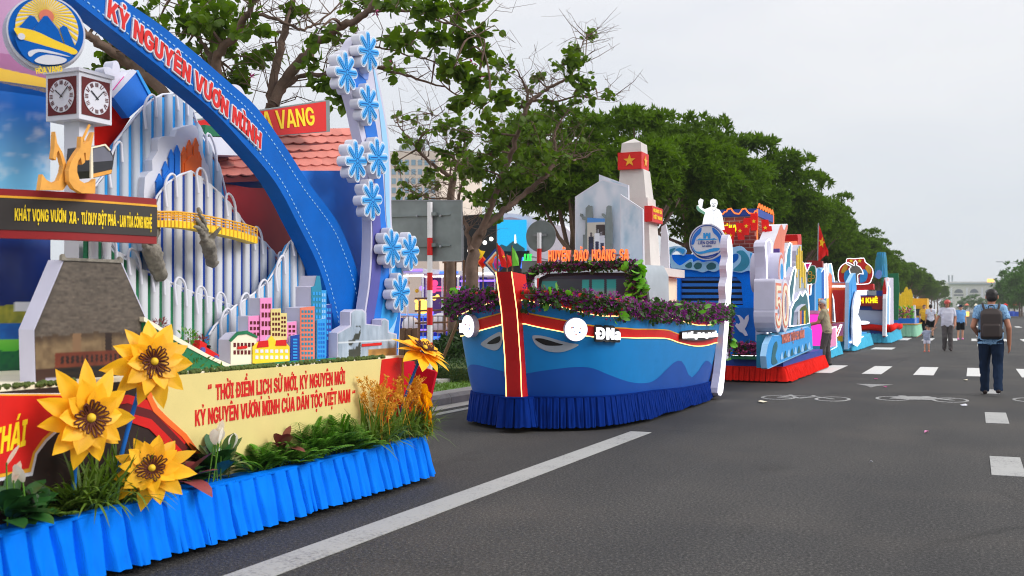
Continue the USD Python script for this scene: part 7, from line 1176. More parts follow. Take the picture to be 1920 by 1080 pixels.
# ---------------------------------------------------------------- trees
def limb_tree(name, label, t0, base, limbs, clusters, leaf_mat, seed, size, twigs, n_parts=0, flowers=(), droop=.35):
    g = np.random.default_rng(seed); t = thing(name, label, 'tree', None, base); wood, nodes = [], []
    for l, r0, r1, dz in limbs:
        P = np.array([DP(u, v, t0 + dz * i / max(len(l) - 1, 1) + g.normal() * .08 * (i > 0)) for i, (u, v) in enumerate(l)]); P = np.array(smooth_line(P, 6)); P[1:-1] += g.normal(size=(len(P) - 2, 3)) * .012; rr = .78 * np.linspace(r0, r1, len(P)) * g.uniform(.92, 1.08, len(P)); wood.append(tube(P, rr, 9)); nodes += [(p, r) for p, r in zip(P, rr)]
    N = np.array([p for p, r in nodes]); NR = np.array([r for p, r in nodes]); tw, LP_, LD = [], [], []
    for u, v, ru, rv, n in clusters:
        c = DP(u, v, t0 + g.uniform(-.9, .9)); sx, sz = ru * t0 / FPX, rv * t0 / FPX; j = np.argmin(np.linalg.norm((N - c) * [1, 1, 1], axis=1)); a = N[j]; mid = (a + c) / 2 + g.normal(size=3) * .06 + [0, 0, .06]; tw.append(tube(smooth_line([a, mid, c], 4), [min(.022, NR[j])] * 4 + [.014] * 4 + [.008], 5)); sub = []
        for k in range(max(2, n // 9)):
            e = c + np.array([CS, SN, 0]) * g.normal() * sx * .6 + np.array([-SN, CS, 0]) * g.normal() * sx * .5 + np.array([0, 0, g.normal() * sz * .6]); m = (c + e) / 2 + g.normal(size=3) * .03; tw.append(tube([c, m, e], [.008, .006, .003], 4, False)); sub.append((c, m, e))
        for k in range(int(n * 1.5)):
            c_, m, e = sub[g.integers(len(sub))]; q = g.uniform(.25, 1.08); p = c_ * (1 - q) ** 2 + 2 * m * q * (1 - q) + e * q * q + g.normal(size=3) * .05; LP_.append(p); LD.append((e - c_) / max(np.linalg.norm(e - c_), .05) + g.normal(size=3) * .7)
    for k in range(twigs):
        j = g.integers(len(N) // 5, len(N)); d = g.normal(size=3); d[2] = abs(d[2]) * .8 + .1; d /= np.linalg.norm(d); L = g.uniform(.3, .95); a = N[j]; m = a + d * L * .5 + g.normal(size=3) * .05; e = a + d * L + g.normal(size=3) * .12; tw.append(tube([a, m, e], [.009, .006, .0025], 4, False))
        for q in range(2): f_ = m + (e - m) * g.uniform(0, 1); tw.append(tube([f_, f_ + g.normal(size=3) * .10, f_ + g.normal(size=3) * .16 + d * .1], [.004, .003, .002], 3, False))
    obj('trunk', cat(wood), 'bark', t, smooth=60); obj('twigs', cat(tw), 'bark', t, kind='stuff')
    LP_, LD = np.array(LP_), np.array(LD); R = rand_rot(len(LP_), g, droop, LD); S = g.uniform(.65, 1.2, len(LP_)) * size
    order = np.argsort(-S)
    for j in order[:n_parts]: obj('leaf', scatter(leaf_bilobed(), LP_[j:j + 1], R[j:j + 1], S[j:j + 1]), leaf_mat, t)
    o = order[n_parts:]; obj('crown', scatter(leaf_bilobed(), LP_[o], R[o], S[o]), leaf_mat, t, kind='stuff')
    for u, v in flowers: p = DP(u, v, t0 - .3); obj('blossom', scatter(leaf_long(), np.repeat([p], 6, 0), rand_rot(6, g, 0), np.full(6, .085)), 'orchid_flower', t)
    return t
limb_tree('bauhinia_tree', 'tall spreading bauhinia tree with sparse two-lobed leaves behind the near float', 13.8, (-8.5, 11.7, .1),
    [([(497, 800), (502, 500), (504, 330), (512, 195)], .17, .115, .2), ([(512, 195), (535, 150), (575, 100), (620, 62), (662, 40), (690, 22), (720, -20), (770, -70)], .10, .03, -.8), ([(510, 200), (512, 150), (528, 80), (545, 20), (556, -40), (570, -90)], .085, .03, .6),
     ([(506, 330), (470, 260), (405, 130), (440, 65), (478, 0), (500, -60)], .10, .035, -1.0), ([(406, 132), (390, 100), (365, 60), (340, 20), (320, -40)], .05, .02, .5), ([(470, 300), (380, 250), (300, 165), (240, 118), (190, 85), (160, 60), (90, 0)], .11, .05, -1.2), ([(520, 180), (560, 145), (610, 138), (650, 132), (700, 128), (760, 142), (820, 160), (885, 195)], .045, .012, .8), ([(480, 22), (530, 40), (570, 55), (600, 40), (640, 5)], .03, .012, .4), ([(690, 22), (760, 20), (830, 40), (900, 70)], .03, .01, -.5), ([(620, 62), (660, 90), (720, 90), (790, 110), (850, 120)], .022, .008, .6)],
    [(180, 40, 40, 40, 60), (205, 90, 40, 40, 60), (190, 140, 35, 25, 35), (260, 150, 45, 30, 55), (290, 60, 50, 50, 45), (340, 50, 60, 50, 95), (335, 110, 50, 30, 40), (400, 40, 50, 45, 90), (450, 105, 55, 40, 60), (385, 115, 30, 25, 30), (470, 40, 40, 30, 40), (425, 150, 40, 30, 45), (320, 150, 40, 25, 40), (240, 190, 30, 20, 25), (545, 15, 30, 18, 18), (600, 55, 20, 20, 10), (640, 70, 18, 15, 9), (520, 105, 18, 20, 10), (465, 160, 28, 22, 26), (590, 130, 26, 22, 18), (620, 155, 30, 30, 34), (640, 185, 20, 30, 20), (740, 15, 36, 24, 30), (800, 25, 50, 28, 52), (860, 22, 40, 28, 46), (820, 82, 50, 32, 56), (770, 85, 36, 22, 28), (880, 60, 40, 30, 46), (905, 100, 28, 28, 34), (850, 130, 40, 28, 46), (893, 160, 30, 24, 36), (920, 188, 24, 22, 34), (880, 192, 30, 22, 30), (908, 220, 22, 18, 20), (740, 140, 18, 14, 8), (430, -20, 80, 30, 60), (700, -10, 60, 20, 24), (240, 20, 40, 30, 40)], 'leaf_bauhinia', 31, .122, 170, 260, [(704, 22), (735, 118), (856, 122), (470, 146), (780, 25), (886, 118), (900, 145)])
limb_tree('bauhinia_tree', 'leaning bauhinia tree rising from the verge behind the boat bow', 20.5, (-8.9, 18.6, .1),
    [([(884, 740), (886, 600), (884, 520), (890, 460), (905, 430)], .19, .12, .1), ([(900, 440), (925, 375), (950, 310), (972, 245), (988, 200), (1000, 185)], .085, .045, -.4), ([(905, 432), (945, 395), (985, 362), (1018, 335), (1038, 305), (1044, 285)], .08, .045, .5), ([(1000, 185), (1025, 168), (1060, 150), (1080, 128), (1098, 105)], .05, .015, .3), ([(990, 195), (985, 165), (975, 140), (960, 125)], .04, .012, -.3), ([(1000, 187), (1040, 190), (1085, 180), (1130, 186), (1158, 178)], .035, .008, .6), ([(1044, 288), (1040, 255), (1052, 225), (1066, 205)], .045, .012, .2), ([(1042, 290), (1075, 300), (1110, 290)], .035, .01, -.3), ([(885, 470), (872, 420), (860, 380), (868, 330), (880, 290)], .06, .02, .6), ([(960, 280), (935, 260), (905, 255), (880, 250)], .03, .01, .4), ([(1085, 120), (1092, 85), (1100, 65)], .015, .006, .1)],
    [(958, 130, 34, 22, 40), (1010, 150, 28, 22, 30), (1055, 122, 36, 30, 60), (1088, 104, 22, 22, 30), (1102, 64, 12, 8, 12), (1088, 160, 36, 28, 60), (1120, 182, 20, 12, 16), (980, 190, 26, 22, 26), (1000, 230, 36, 28, 50), (925, 150, 30, 12, 24), (1050, 200, 36, 36, 60), (1080, 240, 32, 28, 44), (958, 270, 36, 28, 60), (918, 290, 36, 36, 70), (885, 310, 36, 36, 70), (950, 332, 46, 36, 80), (900, 372, 36, 26, 50), (1010, 300, 36, 36, 50), (870, 250, 36, 26, 50), (942, 400, 22, 22, 24), (920, 240, 28, 18, 30), (1060, 290, 40, 30, 60), (990, 270, 30, 24, 40)], 'leaf_bauhinia', 32, .115, 150, 200)
limb_tree('bauhinia_tree', 'thin pruned bauhinia tree standing behind the rectangular sign', 22, (-11.2, 20, .1),
    [([(848, 640), (846, 480), (846, 370), (850, 330)], .12, .09, .1), ([(848, 335), (825, 318), (803, 302), (775, 270), (755, 245), (738, 222)], .06, .01, -.3), ([(846, 340), (842, 290), (838, 250), (842, 200)], .03, .008, .2), ([(850, 330), (860, 300), (862, 260)], .03, .008, .2), ([(800, 300), (805, 280), (800, 255), (812, 215)], .02, .006, .1), ([(846, 372), (815, 372), (780, 365), (752, 352)], .03, .01, .2)],
    [(746, 226, 14, 8, 8), (790, 214, 18, 10, 10), (818, 240, 22, 16, 20), (850, 230, 20, 18, 22), (858, 270, 32, 28, 46), (758, 262, 20, 12, 14), (788, 262, 20, 14, 18), (745, 302, 18, 14, 18), (800, 322, 24, 18, 24), (830, 342, 32, 18, 44), (850, 292, 24, 22, 30), (772, 372, 30, 10, 30), (738, 312, 18, 18, 18), (760, 340, 20, 14, 12)], 'leaf_bauhinia', 33, .12, 90)
T0 = street_tree('dense dark evergreen tree behind the memorial boards of the boat', -9.6, 26.3, 6.2, 2.8, 41, 3300, .21, .80, .19)
T1 = street_tree('dense evergreen tree right behind the star-banded memorial pillar', -9.4, 31.8, 7.0, 3.1, 42, 3500, .22, .75, .23)
T2 = street_tree('tallest dense evergreen tree between memorial pillar and brick gate', -9.5, 38.0, 7.9, 3.2, 43, 3600, .23)
seen = [T0, T1, T2]; g = np.random.default_rng(77)
ords = ['fourth', 'fifth', 'sixth', 'seventh', 'eighth', 'ninth', 'tenth', 'eleventh', 'twelfth', 'thirteenth', 'fourteenth', 'fifteenth', 'sixteenth', 'seventeenth', 'eighteenth', 'nineteenth', 'twentieth', 'twenty-first', 'twenty-second', 'twenty-third', 'twenty-fourth', 'twenty-fifth', 'twenty-sixth', 'twenty-seventh', 'twenty-eighth', 'twenty-ninth', 'thirtieth']
spots = [(-9.5, 45.0, 1.02), (-9.4, 51.5, 1.0), (-9.6, 58, .96), (-9.4, 65, 1.0), (-9.5, 72, .93), (-9.5, 79, .98), (-9.4, 87, .92), (-9.6, 95, .96), (-9.5, 104, .98), (-9.4, 113, .94), (-9.5, 123, 1.0), (-9.5, 134, .94), (-9.5, 146, 1.0), (-9.5, 159, .96), (-9.5, 173, 1.0), (-9.5, 188, .95), (-9.5, 204, 1.0), (-9.5, 221, .95), (-9.5, 240, 1.0), (-9.5, 260, 1.0), (-9.5, 282, 1.0), (-9.5, 306, 1.0), (-9.5, 332, 1.0)]
for (x, y, s), o in zip(spots, ords): (lambda k: place_tree([T0, T1, T2][k], x, y, s * (1.28, 1.12, .98)[k] * g.uniform(.94, 1.08), g.uniform(0, 6.28), f'{o} dense evergreen in the pavement row counted from the memorial pillar'))(g.integers(0, 3))
def far_tree(label, x, y, h, w, seed, grp):
    g = np.random.default_rng(seed); t = thing('roadside_tree', label, 'tree', grp, (x, y, 0)); cr, cl = dense_crown(g, w, w, h * .38, 420, .75); cr.vertices += np.array([x, y, h * .62]); obj('crown', cr, 'leaf_far', t, kind='stuff'); obj('trunk', tube([(x, y, 0), (x, y, h * .6)], [.2, .1], 7), 'bark', t); return t
R0 = far_tree('nearest green tree across the road behind the walking man', 8.6, 200, 8.9, 4.2, 51, 'trees across the road'); 
for k, (x, y, s) in enumerate(((9, 214, .95), (8.2, 228, 1.0), (9.2, 244, .92), (8.4, 262, 1.0), (9, 282, .95), (8.5, 305, 1.0), (9, 330, .9))): dup(R0, f'{["second", "third", "fourth", "fifth", "sixth", "seventh", "eighth", "ninth", "tenth", "eleventh"][k]} tree along the opposite side of the road', mat4(rz(k * 1.3), (x, y, 0), s))
for k, (x, y, s, lb) in enumerate(((-3.2, 420, .62, 'dark tree before the middle arch of the far hall'), (.6, 425, .72, 'taller dark tree before the far hall entrance'), (4.6, 430, .55, 'small tree in front of the far hall near the road end'), (-9, 415, .6, 'small dark tree at the corner of the far hall'))): dup(R0, lb, mat4(rz(k * 2.1), (x, y, 0), s), 'trees before the far hall')
def hedge(name, label, x0, x1, y0, y1, z0, z1, n, sz, seed, mat='hedge_leaf', bushy=0.0, cat_='hedge'):
    g = np.random.default_rng(seed); t = thing(name, label, cat_, None, ((x0 + x1) / 2, (y0 + y1) / 2, z0)); P = g.uniform(0, 1, (n, 3)); f = g.integers(0, 5, n); P[f == 0, 2] = 1; P[f == 1, 0] = 1; P[f == 2, 1] = 0; P[f == 3, 2] = 1; P = P * [x1 - x0, y1 - y0, z1 - z0] + [x0, y0, z0] + g.normal(size=(n, 3)) * .02
    if bushy: q = (P - [x0, y0, z0]) / [x1 - x0, y1 - y0, z1 - z0] - [.5, .5, 0]; r = np.linalg.norm(q[:, :2], axis=1); P[:, 2] -= np.clip(r - .1, 0, 1) * bushy * (z1 - z0) * q[:, 2]
    obj('foliage', scatter(leaf_long(), P, rand_rot(n, g, -.5), g.uniform(.6, 1.2, n) * sz), mat, t, kind='stuff'); obj('stems', bb(x0 + .12, x1 - .12, y0 + .1, y1 - .1, z0, z0 + (z1 - z0) * (.45 if bushy else .8)), 'moss', t); return t
q = GP(858, 716, .13); hedge('clipped_hedge', 'low clipped green hedge on the verge beside the boat bow', q[0] - 1.0, q[0] + .5, q[1] - .1, q[1] + 3.6, .13, .42, 3800, .07, 71)
for u, v, s, lb, sd in ((853, 694, .95, 'dark feathery bush behind the clipped hedge', 72), (872, 688, .8, 'smaller feathery bush half hidden by the boat bow', 73), (836, 690, .7, 'pale feathery bush near the striped sign pole', 74)):
    p = GP(u, v, .14); hedge('garden_bush', lb, p[0] - .55 * s, p[0] + .55 * s, p[1] - .5 * s, p[1] + .5 * s, .13, .13 + .75 * s, 1500, .16, sd, 'hedge_leaf', .9, 'bush')
g = np.random.default_rng(12); n = 16000; P = np.c_[g.uniform(-10.1, KX - .36, n), g.uniform(9, 30, n), np.full(n, .13)]
obj('grass', scatter(leaf_long(), P, rand_rot(n, g, -2.0), g.uniform(.03, .07, n)), 'leaf_grass', kind='stuff')
st_p = DP(838, 690, 21); tst = thing('tree_prop', 'thin leaning timber prop supporting the bauhinia trunk', 'prop', None, (st_p[0], st_p[1], .13)); obj('pole', tube([DP(822, 694, 21.2), DP(866, 585, 20.8)], .035, 7), 'timber', tst)
for u0, v0, u1, v1 in ((745, 700, 768, 615), (758, 660, 788, 612)): pass
bd_ = thing('timber_crate', 'dark brown slatted timber crate end behind the grey hotel cut-out', 'crate', None, tuple(DP(765, 640, 14)))
for k in range(3): obj('plank', PY(DP(765, 640, 14)[1]).cut([(746 + 12 * k, 690), (748 + 12 * k, 616), (758 + 12 * k, 615), (757 + 12 * k, 690)], .04, -.02 * k), 'timber', bd_)

# ---------------------------------------------------------------- people
def person(label, pos, H, face, J=None, top='cloth_white', bottom='cloth_grey', sleeve=.55, leg=1.0, skin='skin', hair='hair', shoe='shoe', build=1.0, helmet=None, cap=None, seed=0, hairlen=0):
    """One figure: joints in units of height (x to the figure's own right, y ahead, z up)."""
    D = dict(head=(0, .012, .925), neck=(0, 0, .845), chest=(0, 0, .74), belly=(0, .008, .60), pelvis=(0, 0, .53), sR=(.105, 0, .815), eR=(.135, -.02, .64), wR=(.14, .03, .49), sL=(-.105, 0, .815), eL=(-.135, -.02, .64), wL=(-.14, .03, .49), hR=(.052, 0, .52), kR=(.056, .012, .285), aR=(.056, -.01, .045), hL=(-.052, 0, .52), kL=(-.056, .012, .285), aL=(-.056, -.01, .045), look=(0, 1, 0))
    D.update(J or {}); B = build; P = {k: np.array(v, float) * (H if k != 'look' else 1) for k, v in D.items()}; R = rz(face); pos = np.array(pos, float)
    t = thing('person', label, 'person', None, pos); place = lambda m: xf(m, R, pos)
    lk = P['look'] / np.linalg.norm(P['look']); hx = np.cross(lk, (0, 0, 1)); hx /= np.linalg.norm(hx); HM = np.stack([hx, lk, np.cross(hx, lk)], 1)
    hd = lambda x, y, z: P['head'] + HM @ (np.array([x, y, z]) * H)
    parts = []
    sph = lambda p, r: m3.Manifold.sphere(r, 20).translate(tuple(map(float, p)))
    hull = m3.Manifold.batch_hull
    parts.append(hull([sph(hd(0, -.012, .022), .050 * H), sph(hd(0, .010, .018), .046 * H), sph(hd(0, .012, -.035), .030 * H), sph(hd(0, -.01, -.01), .044 * H)])); parts.append(hull([sph(hd(0, .055, .008), .006 * H), sph(hd(0, .062, -.010), .009 * H)]))
    for s in (-1, 1): parts.append(hull([sph(hd(.050 * s, -.005, .012), .008 * H), sph(hd(.051 * s, -.008, -.010), .007 * H)]))
    parts += hull_chain([(hd(0, -.01, -.03), .032 * H), (P['neck'], .034 * H), (P['chest'] + [0, 0, .05 * H], .05 * H)])
    torso = lambda k: [hull([sph(P['sR'] * [.8, 1, 1], .040 * H * k), sph(P['sL'] * [.8, 1, 1], .040 * H * k), sph(P['chest'] + [.055 * H * B, .01 * H, 0], .055 * H * k), sph(P['chest'] + [-.055 * H * B, .01 * H, 0], .055 * H * k)]), hull([sph(P['chest'] + [.05 * H * B, .01 * H, 0], .056 * H * k), sph(P['chest'] + [-.05 * H * B, .01 * H, 0], .056 * H * k), sph(P['belly'] + [.042 * H * B, .008 * H, 0], .056 * H * k), sph(P['belly'] + [-.042 * H * B, .008 * H, 0], .056 * H * k)]), hull([sph(P['belly'] + [.042 * H * B, .005 * H, 0], .056 * H * k), sph(P['belly'] + [-.042 * H * B, .005 * H, 0], .056 * H * k), sph(P['pelvis'] + [.045 * H * B, 0, -.005 * H], .058 * H * k), sph(P['pelvis'] + [-.045 * H * B, 0, -.005 * H], .058 * H * k)])]
    parts += torso(.9)
    arm = lambda s, r0, r1, r2: hull_chain([(P['s' + s], r0 * H), (P['e' + s], r1 * H), (P['w' + s], r2 * H)])
    legs = lambda s, r0, r1, r2: hull_chain([(P['h' + s], r0 * H), (P['k' + s], r1 * H), (P['a' + s], r2 * H)])
    for s in 'RL':
        parts += arm(s, .032, .025, .017) + legs(s, .052, .033, .022); w, e = P['w' + s], P['e' + s]; d = (w - e) / np.linalg.norm(w - e); sd = np.cross(d, (0, 1, 0)); sd /= np.linalg.norm(sd); fw = np.cross(sd, d); pm = w + d * .045 * H
        parts.append(hull([sph(w, .015 * H), sph(pm + fw * .016 * H, .010 * H), sph(pm - fw * .016 * H, .010 * H)]))
        for k, (o, L) in enumerate(((.018, .036), (.006, .042), (-.006, .039), (-.018, .030))): b = pm + fw * o * H; parts += hull_chain([(b, .0062 * H), (b + d * L * .55 * H, .0056 * H), (b + d * L * H + sd * .010 * H * (1 if s == 'L' else -1), .0046 * H)])
        parts += hull_chain([(w + d * .012 * H + fw * .014 * H, .0068 * H), (w + d * .035 * H + fw * .032 * H, .006 * H), (w + d * .055 * H + fw * .034 * H, .005 * H)])
        parts.append(hull([sph(P['a' + s], .022 * H), sph(P['a' + s] + [0, .05 * H, -.022 * H], .018 * H)]))
    body = smooth_body(parts, .016 * H, 4); obj('body', place(body), skin, t, smooth=True)
    wob = lambda m, a: (setattr(m, 'vertices', m.vertices + (meshkit.fbm(m.vertices * (22 / H), 3, seed) - .5)[:, None] * np.array([1, 1, .3]) * a * H), m)[1]
    sh = torso(1.10); hem = P['pelvis'] + [0, 0, -.035 * H]; sh.append(hull([sph(P['belly'] + [.045 * H * B, .005 * H, 0], .062 * H), sph(P['belly'] + [-.045 * H * B, .005 * H, 0], .062 * H), sph(hem + [.05 * H * B, 0, 0], .06 * H), sph(hem + [-.05 * H * B, 0, 0], .06 * H)]).trim_by_plane((0, 0, 1), float(hem[2] - .01 * H)))
    for s in 'RL':
        q = P['s' + s] + (P['e' + s] - P['s' + s]) * min(sleeve, 1) * 1.1; ch = [(P['s' + s], .042 * H), (q, .038 * H)]
        if sleeve > 1: ch = [(P['s' + s], .042 * H), (P['e' + s], .034 * H), (P['w' + s], .026 * H)]
        a_ = m3.Manifold.batch_boolean(hull_chain(ch), m3.OpType.Add)
        if sleeve <= 1: n_ = (P['s' + s] - q) / np.linalg.norm(P['s' + s] - q); a_ = a_.trim_by_plane(tuple(map(float, n_)), float(n_ @ (q + n_ * .02 * H)))
        sh.append(a_)
    nk = hull_chain([(P['neck'] + [0, -.004 * H, .0], .040 * H), (P['chest'] + [0, 0, .06 * H], .05 * H)])[0].trim_by_plane((0, 0, -1), float(-(P['neck'][2] + .012 * H))); sh.append(nk)
    obj('shirt', place(wob(smooth_body(sh, .018 * H, 2), .020)), top, t, smooth=True)
    tr = [hull([sph(P['pelvis'] + [.045 * H * B, 0, .03 * H], .056 * H), sph(P['pelvis'] + [-.045 * H * B, 0, .03 * H], .056 * H), sph(P['hR'], .060 * H), sph(P['hL'], .060 * H)])]
    for s in 'RL':
        if leg >= 1: end = P['a' + s] + [0, 0, -.012 * H]; ch = [(P['h' + s], .062 * H), (P['k' + s], .046 * H), (end, .039 * H)]; cutz = end[2] - .005 * H
        else: end = P['h' + s] + (P['k' + s] - P['h' + s]) * leg * 1.15; ch = [(P['h' + s], .062 * H), (end, .056 * H)]; cutz = end[2]
        tr.append(m3.Manifold.batch_boolean(hull_chain(ch), m3.OpType.Add).trim_by_plane((0, 0, 1), float(cutz)))
    obj('trousers' if leg >= 1 else 'shorts', place(wob(smooth_body(tr, .018 * H, 2), .022)), bottom, t, smooth=True)
    for s in 'RL':
        a = P['a' + s]; z0 = a[2] - .045 * H; q = m3.Manifold.batch_hull([sph(a + [0, -.018 * H, -.018 * H], .024 * H), sph(a + [0, .06 * H, -.026 * H], .020 * H), sph(a + [0, .02 * H, -.010 * H], .024 * H)]).trim_by_plane((0, 0, 1), float(z0)); obj('shoe', place(smooth_body([q], .012 * H, 2)), shoe, t, smooth=True)
    hz = [hull([sph(hd(0, -.014, .028), .0535 * H), sph(hd(0, .004, .030), .0485 * H), sph(hd(0, -.022, -.004 - hairlen), .047 * H)])]
    hm = m3.Manifold.batch_boolean(hz, m3.OpType.Add); nrm = HM @ np.array([0, -.80, .60]); c0 = hd(0, .030, .022); hm = hm.trim_by_plane(tuple(map(float, nrm)), float(nrm @ c0)); hmesh = smooth_body([hm], .010 * H, 2); hmesh.vertices += (meshkit.fbm(hmesh.vertices * (70 / H), 2, seed) - .5)[:, None] * .006 * H; obj('hair', place(hmesh), hair, t, smooth=True)
    for s in (-1, 1): obj('eye', place(xf(trimesh.creation.icosphere(subdivisions=1, radius=.0065 * H), None, hd(.021 * s, .0525, .012))), 'black_paint', t); obj('brow', place(tube([hd(.012 * s, .056, .024), hd(.031 * s, .049, .024)], .0032 * H, 4)), hair, t)
    obj('mouth', place(tube([hd(-.013, .0455, -.032), hd(0, .049, -.033), hd(.013, .0455, -.032)], .0028 * H, 4)), 'leaf_red', t)
    for mt, r, down in ((helmet, .064, .0), (cap, .0575, .008)):
        if mt:
            m = hull([sph(hd(0, -.006, .028), r * H), sph(hd(0, .0, .030), r * .96 * H)]); n2 = HM @ np.array([0, -.12, 1.0]); n2 /= np.linalg.norm(n2); m = m.trim_by_plane(tuple(map(float, n2)), float(n2 @ hd(0, 0, .026 + down))); k = obj('helmet' if mt == helmet else 'cap', place(smooth_body([m], .01 * H, 1)), mt, t, smooth=True)
            vz = [(x, y, .030 + down - .012 * (y - .05) / .05) for x, y in [(-.045, .045), (-.03, .085), (0, .098), (.03, .085), (.045, .045), (0, .035)]]; V = np.array([hd(*q) for q in vz] + [hd(q[0], q[1], q[2] - .006) for q in vz]); n = 6; F = [(0, i, i + 1) for i in range(1, 5)] + [(6, 6 + i + 1, 6 + i) for i in range(1, 5)] + [(i, i + 6, (i + 1) % 6) for i in range(6)] + [((i + 1) % 6, i + 6, (i + 1) % 6 + 6) for i in range(6)]; obj('visor', place(trimesh.Trimesh(V, F, process=False)), mt, k)
    if helmet: obj('chin_strap', place(tube([hd(-.052, 0, .02), hd(-.042, .01, -.05), hd(0, .022, -.068), hd(.042, .01, -.05), hd(.052, 0, .02)], .0045 * H, 5)), 'black_paint', t)
    return t, P, R, pos
# man with a backpack, walking away
p1 = GP(1858, 741); H1 = 1.71
t1, P1, R1, _ = person('man in patterned light blue shirt walking away wearing a dark backpack', (p1[0], p1[1], 0), H1, .02, dict(aR=(.058, -.135, .070), kR=(.060, .005, .285), aL=(-.048, .120, .045), kL=(-.054, .085, .290), eR=(.15, -.05, .64), wR=(.158, .02, .48), eL=(-.155, -.03, .65), wL=(-.10, .10, .56), head=(.01, .02, .925), look=(.15, 1, -.08)), 'cloth_light_blue', 'cloth_navy', .62, 1.0, 'skin_dark', build=1.05, seed=1)
# printed flecks on his shirt and the backpack on his back
def shirt_pattern(name, base, c2, scale):
    MAT[name] = usdkit.material(stage, '/World/Looks/' + name, {'g': ('texture_coordinate', {}), 'v': ('voronoi_texture', {'scale': scale}), 'r': ('rgb_ramp', {'ramp': [(.28, lin(c2)), (.42, lin(base))]}), 'p': ('principled_bsdf', {'roughness': .85})}, [('g.object', 'v.vector'), ('v.distance', 'r.fac'), ('r.color', 'p.base_color')], surface='p.BSDF'); return MAT[name]
shirt_pattern('shirt_flecked', (136, 178, 214), (50, 96, 154), 42.0)
for ch in stage.GetPrimAtPath(t1).GetChildren():
    if ch.GetName() == 'shirt': UsdShade.MaterialBindingAPI(ch).Bind(MAT['shirt_flecked'])
bp = thing('backpack', 'dark brown backpack worn by the man in the patterned shirt', 'backpack', None, (p1[0], p1[1] - .2, .9)); loc = lambda x, y, z: R1 @ np.array([x, y, z]) * H1 + np.array([p1[0], p1[1], 0])
sp_b = lambda x, y, z, r: m3.Manifold.sphere(r * H1, 16).translate(tuple(map(float, loc(x, y, z))))
bdy = m3.Manifold.batch_hull([sp_b(sx * .072, -y, z, .022) for sx in (-1, 1) for y, z in ((.065, .78), (.06, .55), (.115, .76), (.135, .57))] + [sp_b(sx * .045, -.08, .80, .02) for sx in (-1, 1)])
obj('bag', smooth_body([bdy], .03, 3), 'bag_dark', bp, smooth=True); obj('front_pocket', smooth_body([m3.Manifold.batch_hull([sp_b(sx * .060, -y, z, .016) for sx in (-1, 1) for y, z in ((.13, .67), (.12, .555), (.152, .655), (.155, .565))])], .03, 2), 'bag_dark', bp, smooth=True)
for s in (-1, 1): obj('shoulder_strap', tube(smooth_line([loc(s * .055, -.07, .80), loc(s * .07, -.045, .845), loc(s * .075, .02, .865), loc(s * .08, .062, .80), loc(s * .085, .068, .70), loc(s * .10, -.03, .60)], 5), .018, 6), 'bag_dark', bp, smooth=True)
obj('carry_loop', tube(smooth_line([loc(-.025, -.075, .82), loc(-.02, -.08, .845), loc(.02, -.08, .845), loc(.025, -.075, .82)], 4), .008, 6), 'black_paint', bp, smooth=True)
# man leaning to the float side
p2_ = GP(1551, 686); person('grey haired man in beige shirt leaning towards the float side', (p2_[0], p2_[1], 0), 1.66, math.pi / 2 - .05, dict(head=(.015, .075, .905), neck=(0, .045, .835), chest=(0, .03, .74), sR=(.10, .04, .805), sL=(-.10, .04, .805), eR=(.12, .11, .645), wR=(.06, .25, .625), eL=(-.12, .11, .645), wL=(-.05, .24, .605), aR=(.06, -.02, .045), aL=(-.05, .07, .045), kL=(-.054, .05, .285), look=(-.85, .55, -.10)), 'cloth_beige', 'cloth_grey', .75, 1.0, 'skin_dark', 'grey_board', 'black_paint', 1.08, seed=2)
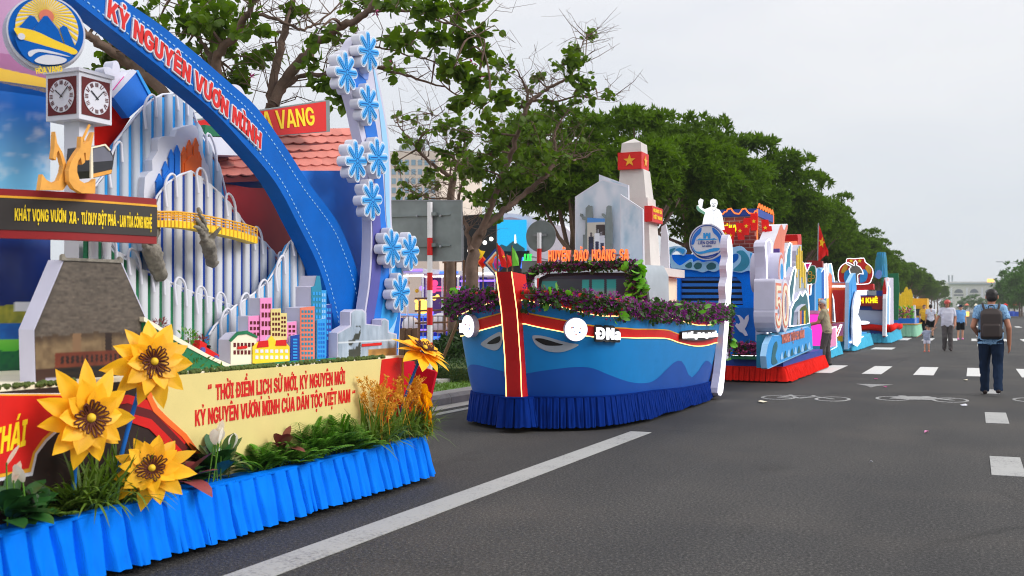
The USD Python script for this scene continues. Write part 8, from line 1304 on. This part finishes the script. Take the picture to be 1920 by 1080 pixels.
# man in helmet with a child
p3_ = GP(1776, 658); H3 = 1.70; person('man in red helmet and white shirt walking hand in hand with a child', (p3_[0], p3_[1], 0), H3, math.pi + .12, dict(eR=(.17, .0, .66), wR=(.22, .06, .545), eL=(-.15, -.01, .645), wL=(-.13, .07, .51), aR=(.05, -.03, .05), kR=(.05, .05, .285), aL=(-.06, .06, .045), kL=(-.055, .04, .285), look=(.35, 1, -.05)), 'cloth_white', 'cloth_grey', .78, 1.0, 'skin_dark', 'hair', 'shoe', 1.14, helmet='helmet_red', seed=3)
p4_ = GP(1738, 660); ch_t, P4, R4, _ = person('toddler in grey shirt and pale shorts holding the helmeted man by the hand', (p4_[0], p4_[1], 0), .90, math.pi - .35, dict(head=(0, .015, .89), neck=(0, 0, .79), chest=(0, 0, .68), belly=(0, .015, .55), pelvis=(0, 0, .47), sR=(.11, 0, .745), sL=(-.11, 0, .745), eR=(.20, .02, .62), wR=(.29, .06, .56), eL=(-.20, .0, .78), wL=(-.31, .03, .87), hR=(.055, 0, .45), hL=(-.055, 0, .45), kR=(.06, .03, .25), kL=(-.06, .0, .25), aR=(.06, .05, .045), aL=(-.055, -.05, .05), look=(.35, 1, -.1)), 'cloth_mist', 'cloth_white', .75, .62, 'skin', 'hair', 'sandal', 1.25, seed=4)
p5_ = GP(1801, 637); person('youth in light blue shirt, black shorts and blue cap standing far back', (p5_[0], p5_[1], 0), 1.60, math.pi + .3, dict(look=(.3, 1, 0), aR=(.08, .03, .045), kR=(.07, .03, .28), aL=(-.06, -.02, .045)), 'cloth_light_blue', 'cloth_black', .75, .85, 'skin', 'hair', 'pink_paint', 1.1, cap='cloth_navy', seed=5)
p6_ = GP(1745, 632); person('person in white shirt and black shorts seen from behind beside the yellow truck', (p6_[0], p6_[1], 0), 1.66, .3, None, 'cloth_white', 'cloth_black', .7, .8, 'skin', 'hair', 'shoe', 1.05, seed=6)
p7_ = GP(1733, 628); person('person in yellow shirt half hidden behind the white shirted one', (p7_[0], p7_[1], 0), 1.66, math.pi, None, 'truck_yellow', 'cloth_black', .7, 1.0, 'skin', 'hair', 'shoe', 1.0, seed=7)
p8_ = GP(853, 656, .14); person('stall attendant in dark shirt under the purple fairground lights', (p8_[0], p8_[1], .14), 1.68, math.pi + .4, None, 'cloth_black', 'cloth_navy', .6, 1.0, 'skin', 'hair', 'shoe', 1.0, seed=8)
# thin evening haze over the far end of the road
MAT['haze'] = usdkit.material(stage, '/World/Looks/haze', {'v': ('principled_volume', {'color': (.93, .95, .97), 'density': .00028, 'anisotropy': .2})}, [], volume='v.volume')
obj('haze', bb(-430, 430, -80, 920, -1.6, 70), 'haze', kind='stuff')
